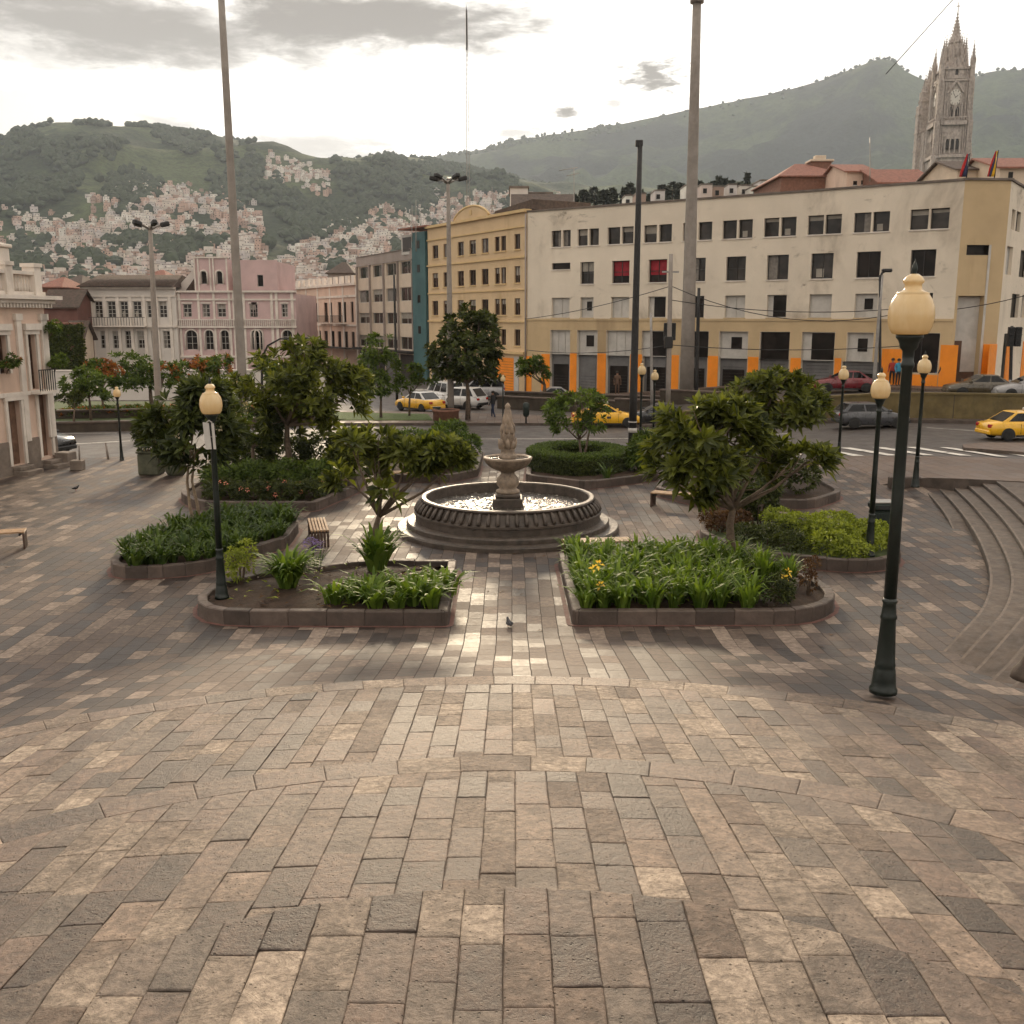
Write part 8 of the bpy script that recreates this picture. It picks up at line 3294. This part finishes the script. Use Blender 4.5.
    bp.bbox(-0.515 * L, -0.47 * L, -hw * 0.8, hw * 0.8, 0.32, 0.52, M['plastic'] if kind != 'sedan' else paint, 0.04)
    bp.build('bumper', e)
    tr = MB()
    for s_ in (-1, 1):
        tr.box(-0.2 * L, 0.22 * L, s_ * hw * 0.94 - 0.02, s_ * hw * 0.94 + 0.02, 0.2, 0.3, M['plastic'])
    tr.build('door_sill', e)
    dl = MB()
    for s_ in (-1, 1):
        for fx in (-0.16, 0.02, 0.17):
            dl.box(fx * L - 0.006, fx * L + 0.006, s_ * hw * 0.985 - 0.012, s_ * hw * 0.985 + 0.014, 0.36, zb - 0.06, M['plastic'])
        for fx in (-0.12, 0.06):
            dl.box(fx * L - 0.08, fx * L + 0.08, s_ * hw * 0.99 - 0.01, s_ * hw * 0.99 + 0.03, zb - 0.17, zb - 0.13, paint)
    dl.build('door_handle', e)
    if extras == 'taxi':
        q = MB()
        q.bbox(-0.12, 0.12, -0.3, 0.3, zt + 0.0, zt + 0.15, M['panel_white'], 0.03)
        q.build('roof_sign', e)
        q = MB()
        for s_ in (-1, 1):
            q.box(0.0, 0.25, s_ * hw * 0.99 - 0.012, s_ * hw * 0.99 + 0.016, 0.58, 0.72, M['frame_dark'])
        q.build('door_marking', e)
    e.scale = (0.9,) * 3
    return e


pt_yellow = carpaint('taxi_yellow', (0.78, 0.42, 0.015))
pt_grey = carpaint('grey_car_paint', (0.05, 0.05, 0.055))
pt_red = carpaint('dark_red_car_paint', (0.16, 0.012, 0.018))
pt_black = carpaint('black_car_paint', (0.01, 0.01, 0.012))
pt_gold = carpaint('olive_car_paint', (0.075, 0.058, 0.035))
pt_silver = carpaint('silver_car_paint', (0.33, 0.32, 0.32))
pt_white = carpaint('white_car_paint', (0.62, 0.6, 0.58))
p = P(872, 428, 0.5)
car('parked_car', 'grey hatchback driving on the near road before the retaining wall', 'car', (p.x, p.y + 0.3, road_z(p.x) - 0.015), 0.05, pt_grey, 'hatch', 4.0, 1.66, 1.42)
p = P(1029, 441, 0.5)
car('taxi', 'yellow taxi on the near road cut off by the right edge', 'taxi', (p.x, p.y + 0.4, road_z(p.x) - 0.015), 0.06, pt_yellow, 'sedan', 4.5, 1.68, 1.45, None, 'taxi')
p = P(606, 427, 0.0)
car('taxi', 'yellow taxi just left of the thin black pole, partly behind the young tree', 'taxi', (p.x, p.y + 0.3, road_z(p.x) - 0.015), 0.0, pt_yellow, 'sedan', 4.2, 1.66, 1.42, None, 'taxi')
p = P(657, 424, 0.0)
car('parked_car', 'dark blue black saloon between the twin lamps and the tall mast', 'car', (p.x, p.y - 0.5, road_z(p.x) - 0.015), PI, pt_black, 'sedan', 4.2, 1.66, 1.4)
p = P(420, 411, 0)
car('taxi', 'yellow taxi with a white roof on the far road behind the median lawn', 'taxi', (p.x, p.y, -0.012), PI - 0.85, pt_yellow, 'sedan', 4.3, 1.68, 1.45, pt_white, 'taxi')
p = P(441, 407, 0)
car('van', 'white van with dark windows behind the white roofed taxi', 'van', (p.x, p.y + 2.2, -0.012), PI - 1.0, pt_white, 'van', 4.2, 1.75, 1.85)
p = P(459, 408, 0)
wc = car('parked_car', 'white car with a round emblem on its side beside the white van', 'car', (p.x, p.y, -0.012), PI - 0.55, pt_white, 'hatch', 4.3, 1.68, 1.6)
q = MB()
for s_ in (-1, 1):
    ps = [((0.2) * math.cos(2 * PI * k / 20), 0.2 * math.sin(2 * PI * k / 20)) for k in range(20)]
    q.slabxz(ps, -0.006, 0.006, M['frame_dark'], Matrix.Translation((0.35, s_ * 0.845, 0.66)))
    ps = [((0.12) * math.cos(2 * PI * k / 20), 0.14 * math.sin(2 * PI * k / 20)) for k in range(20)]
    q.slabxz(ps, -0.009, 0.009, M['panel_white'], Matrix.Translation((0.35, s_ * 0.845, 0.66)))
q.build('round_emblem', wc)
p = P(481, 399, 0)
car('van', 'pale minivan parked near the orange garage door', 'van', (p.x, p.y, -0.012), PI, pt_silver, 'van', 4.0, 1.7, 1.7)
p = P(551, 402, 0.2)
car('parked_car', 'silver car half hidden behind the young tree and dark wall', 'car', (p.x, p.y, upper_z(p.x)), PI, pt_silver, 'sedan', 4.0, 1.66, 1.4)
p = at(844, 396, 60.6)
car('parked_car', 'dark red saloon on the upper street behind the wall', 'car', (p.x, p.y, upper_z(p.x)), PI - 0.12, pt_red, 'sedan', 4.1, 1.68, 1.42)
p = at(979, 397, 56.0)
car('parked_car', 'olive brown saloon on the upper street near the corner entrance', 'car', (p.x, p.y, upper_z(p.x)), PI - 0.1, pt_gold, 'sedan', 4.1, 1.68, 1.4)
p = at(1028, 397, 55.0)
car('parked_car', 'silver saloon cut off by the right edge on the upper street', 'car', (p.x, p.y, upper_z(p.x)), PI - 0.1, pt_silver, 'sedan', 4.2, 1.68, 1.4)
p = P(24, 456, 0.0)
car('parked_car', 'black off road car emerging from behind the corner house', 'car', (p.x, p.y + 0.7, -0.015), -0.3, pt_black, 'suv', 4.3, 1.75, 1.65)

# ------------------------------------------------------------------ people
M['skin'] = mat('skin', (0.36, 0.2, 0.13), 0.6, 0.1, 6)
M['hair'] = mat('dark_hair', (0.02, 0.014, 0.01), 0.6, 0.2, 20)


def person(label, loc, rz, top, legs, stride=0.12, h=1.68, arm=0.1, bag=None):
    """one continuous skinned body; clothing colours by height"""
    s = h / 1.72
    J = [(0, 0, 0.95), (0, 0, 1.12), (0, 0, 1.36), (0, 0, 1.46), (0, 0.02, 1.54), (0, 0.03, 1.63),   # pelvis..head
         (0.1, 0, 0.9), (0.11, stride, 0.5), (0.11, stride * 1.4 - 0.05, 0.08), (0.11, stride * 1.4 + 0.13, 0.03),
         (-0.1, 0, 0.9), (-0.11, -stride * 0.5, 0.5), (-0.11, -stride * 1.6, 0.09), (-0.11, -stride * 1.6 + 0.16, 0.03),
         (0.18, 0, 1.4), (0.24, -arm * 0.5, 1.13), (0.24, arm, 0.9), (0.235, arm + 0.05, 0.8),
         (-0.18, 0, 1.4), (-0.24, arm * 0.3, 1.13), (-0.24, arm * 1.5, 0.9), (-0.235, arm * 1.5 + 0.05, 0.8)]
    rad_ = [0.15, 0.14, 0.15, 0.075, 0.055, 0.1, 0.095, 0.065, 0.045, 0.035, 0.095, 0.065, 0.045, 0.035, 0.07, 0.05, 0.038, 0.035, 0.07, 0.05, 0.038, 0.035]
    E_ = [(0, 1), (1, 2), (2, 3), (3, 4), (4, 5), (0, 6), (6, 7), (7, 8), (8, 9), (0, 10), (10, 11), (11, 12), (12, 13), (2, 14), (14, 15), (15, 16), (16, 17), (2, 18), (18, 19), (19, 20), (20, 21)]
    me = bpy.data.meshes.new('person')
    me.from_pydata([tuple(c * s for c in p) for p in J], E_, [])
    o = bpy.data.objects.new('person', me)
    COL.objects.link(o)
    md = o.modifiers.new('skin', 'SKIN')
    for v, r in zip(me.skin_vertices[0].data, rad_):
        v.radius = (r * s, r * s * 0.85)
    me.skin_vertices[0].data[0].use_root = True
    sb = o.modifiers.new('sub', 'SUBSURF')
    sb.levels = sb.render_levels = 2
    dg = bpy.context.evaluated_depsgraph_get()
    m2 = bpy.data.meshes.new_from_object(o.evaluated_get(dg))
    o.modifiers.clear()
    o.data = m2
    m2.materials.clear()
    for m in (M['skin'], top, legs, M['frame_dark']):
        m2.materials.append(m)
    for f in m2.polygons:
        c = f.center / s
        if c.z > 1.47 or (c.z < 0.86 and abs(c.x) > 0.19):
            k = 0
        elif c.z > 0.92 or (abs(c.x) > 0.19 and c.z > 0.85):
            k = 1
        elif c.z > 0.1:
            k = 2
        else:
            k = 3
        f.material_index = k
        f.use_smooth = True
    o.location = loc
    o.rotation_euler = (0, 0, rz)
    hb_ = MB()
    hb_.lathe([(0.0, 1.755 * s), (0.07 * s, 1.74 * s), (0.108 * s, 1.69 * s), (0.112 * s, 1.63 * s), (0.1 * s, 1.6 * s)], M['hair'], 14, (0, 0.0, 0))
    hb_.build('hair', o)
    fc = MB()
    for sx in (-1, 1):
        fc.lathe([(0.014, 0.0), (0.012, 0.008), (0, 0.011)], M['frame_dark'], 8, (sx * 0.035 * s, 0.125 * s, 1.64 * s))
    fc.add([(-0.012 * s, 0.125 * s, 1.6 * s), (0.012 * s, 0.125 * s, 1.6 * s), (0, 0.15 * s, 1.6 * s), (0, 0.125 * s, 1.645 * s)], [(0, 2, 3), (1, 3, 2), (0, 1, 2)], M['skin'])
    fc.box(-0.025 * s, 0.025 * s, 0.118 * s, 0.126 * s, 1.568 * s, 1.577 * s, M['curtain_red'])
    fc.build('face', o)
    tag(o, label, 'person')
    return o


cl = {k: mat('cloth_' + k, c, 0.85, 0.15, 8) for k, c in dict(black=(0.02, 0.02, 0.022), blue=(0.13, 0.18, 0.27), grey=(0.25, 0.25, 0.26), white=(0.6, 0.57, 0.52), red=(0.35, 0.04, 0.03), navy=(0.025, 0.035, 0.07), teal=(0.05, 0.25, 0.38), brown=(0.12, 0.07, 0.045), pinkish=(0.55, 0.3, 0.24)).items()}


def bp_(px, py, Y):
    p = at(px, py, Y)
    return (p.x, p.y, upper_z(p.x) + 0.14)


person('person in a black top and pale blue jeans walking past the orange corner panel', bp_(936, 396, 62.6), 1.9, cl['black'], cl['blue'], 0.14)
person('person in a white shirt and grey trousers standing by the grey shop panels', bp_(814, 390, 68), PI, cl['white'], cl['grey'], 0.03)
person('person in a pale grey jacket beside the one in white', bp_(820, 390, 68.2), PI + 0.5, cl['grey'], cl['navy'], 0.03)
person('person in a pinkish top behind the dark red car', bp_(838, 390, 66.6), PI, cl['pinkish'], cl['brown'], 0.03)
person('person in a red top among the group near the thin street poles', bp_(891, 390, 63.8), 2.5, cl['red'], cl['black'], 0.03)
person('person in a turquoise jacket among the group near the thin street poles', bp_(897, 390, 63.2), 3.4, cl['teal'], cl['black'], 0.03)
person('person in dark clothes leaning at the group left of the thin street poles', bp_(862, 390, 65.6), 2.8, cl['navy'], cl['black'], 0.03)
person('person in dark clothes crossing the far road near the far lamp post', P(493, 419, 0.0), 1.2, cl['black'], cl['navy'], 0.12)
# statues of hanging garments at the grey shop front: dark shop dummies
p = bp_(617, 398, 73.5)
person('person in a brown coat standing before the grey shop front', p, PI, cl['brown'], cl['brown'], 0.03, 1.75)

# ------------------------------------------------------------------ pigeons
def pigeon():
    e = MB()
    m1 = mat('pigeon_plumage', (0.035, 0.033, 0.036), 0.6, 0.3, 30)
    pts = [(-0.2, 0, 0.13), (-0.12, 0, 0.14), (-0.03, 0, 0.15), (0.06, 0, 0.18), (0.1, 0, 0.23), (0.13, 0, 0.265), (0.16, 0, 0.265), (0.185, 0, 0.255)]
    e.tube(pts, [0.012, 0.045, 0.075, 0.065, 0.038, 0.034, 0.026, 0.005], m1, 10)
    for s_ in (-1, 1):
        e.tube([(0.07, s_ * 0.055, 0.17), (-0.06, s_ * 0.075, 0.16), (-0.18, s_ * 0.035, 0.14)], [0.025, 0.035, 0.01], m1, 7)
        e.tube([(0.0, s_ * 0.03, 0.1), (0.0, s_ * 0.03, 0.0), (0.04, s_ * 0.03, 0.0)], [0.012, 0.008, 0.005], M['lamp_red'], 5)
    o = e.build('pigeon')
    tag(o, 'dark pigeon walking on the open paving at the left', 'bird')
    return o


pg = pigeon()
pg.location = P(76, 491, 0)
pg.rotation_euler = (0, 0, 0.4)
pg.scale = (0.7,) * 3
p2_ = pg.copy()
COL.objects.link(p2_)
p2_.location = P(509, 628, terrace_z(math.hypot(0, 18.9 - CY)) + 0.005)
p2_.rotation_euler = (0, 0, 1.9)
p2_.scale = (0.7,) * 3
p2_['label'] = 'small dark pigeon on the paved path between the front beds'

# ------------------------------------------------------------------ flags on the roof
def flag(label, px, py0, py1, Y, bands):
    e = thing('roof_flag', label, 'flag', at(px, py0, Y))
    h = at(px, py1, Y).z - e.location.z
    t = MB()
    t.tube([(0, 0, -0.3), (0.12, 0, h)], 0.035, M['black_iron'], 6)
    t.build('flagpole', e)
    f_ = MB()
    for k, m in enumerate(bands):
        n = 8
        vs = []
        for i in range(n + 1):
            t_ = i / n
            z = h * 0.97 - t_ * h * 0.92
            for q in (0, 1):
                u = (k + q) / len(bands)
                x = 0.1 - t_ * 0.12 - u * 0.5 * (0.35 + 0.5 * t_)
                y = 0.06 * math.sin(t_ * 6 + u * 5)
                vs.append((x, y, z))
        f_.add(vs, [(2 * i, 2 * i + 1, 2 * i + 3, 2 * i + 2) for i in range(n)], m, True)
    sol = f_.build('cloth', e)
    md = sol.modifiers.new('thickness', 'SOLIDIFY')
    md.thickness = 0.01
    return e


fy_ = mat('flag_yellow', (0.7, 0.4, 0.02), 0.8, 0.1, 3)
fb_ = mat('flag_blue', (0.03, 0.035, 0.08), 0.8, 0.1, 3)
fr_ = mat('flag_red', (0.42, 0.02, 0.02), 0.8, 0.1, 3)
flag('limp dark blue and red flag, left of the two roof flags', 966, 178, 153, 62.6, [fb_, fr_])
flag('limp yellow, blue and red flag, right of the two roof flags', 994, 178, 150, 62.6, [fy_, fb_, fr_])

# gnarled trunk at the right edge
f = P(1032, 672, 0.72)
tk = thing('stone_post', 'weathered grey green stone post with a pale conical foot, cut by the right edge', 'post', f)
t = MB()
t.lathe([(0.14, 0.1), (0.11, 0.35), (0.13, 0.55), (0.16, 0.8), (0.165, 1.0), (0.15, 1.2), (0.12, 1.36), (0.06, 1.44), (0.0, 1.45)], M['pot'], 18, fn=lambda r, z, w, i: (r * (1 + 0.06 * math.sin(3 * w + z * 3)), z))
t.build('shaft', tk)
t = MB()
t.lathe([(0.3, -0.1), (0.28, 0.0), (0.19, 0.12), (0.13, 0.26), (0.12, 0.3)], M['panel_white'] if False else M['tread'], 18)
t.build('foot', tk)
# ------------------------------------------------------------------ air
hz_ = MB()
hz_.box(-3600, 3600, -60, 3900, -2.0, 640.0, None) if False else None
hm_ = bpy.data.materials.new('haze')
hm_.use_nodes = True
nt = hm_.node_tree
nt.nodes.remove(nt.nodes['Principled BSDF'])
pv_ = nt.nodes.new('ShaderNodeVolumePrincipled')
pv_.inputs['Color'].default_value = (0.62, 0.7, 0.8, 1)
pv_.inputs['Density'].default_value = HAZE
pv_.inputs['Anisotropy'].default_value = 0.25
nt.links.new(pv_.outputs[0], nt.nodes['Material Output'].inputs['Volume'])
if HAZE > 0:
    hz_ = MB()
    hz_.box(-4900, 4900, -4900, 4900, -2.2, 1120.0, hm_)
    o = hz_.build('haze')
    tag(o, 'pale haze over the far hills', 'haze', None, 'stuff')
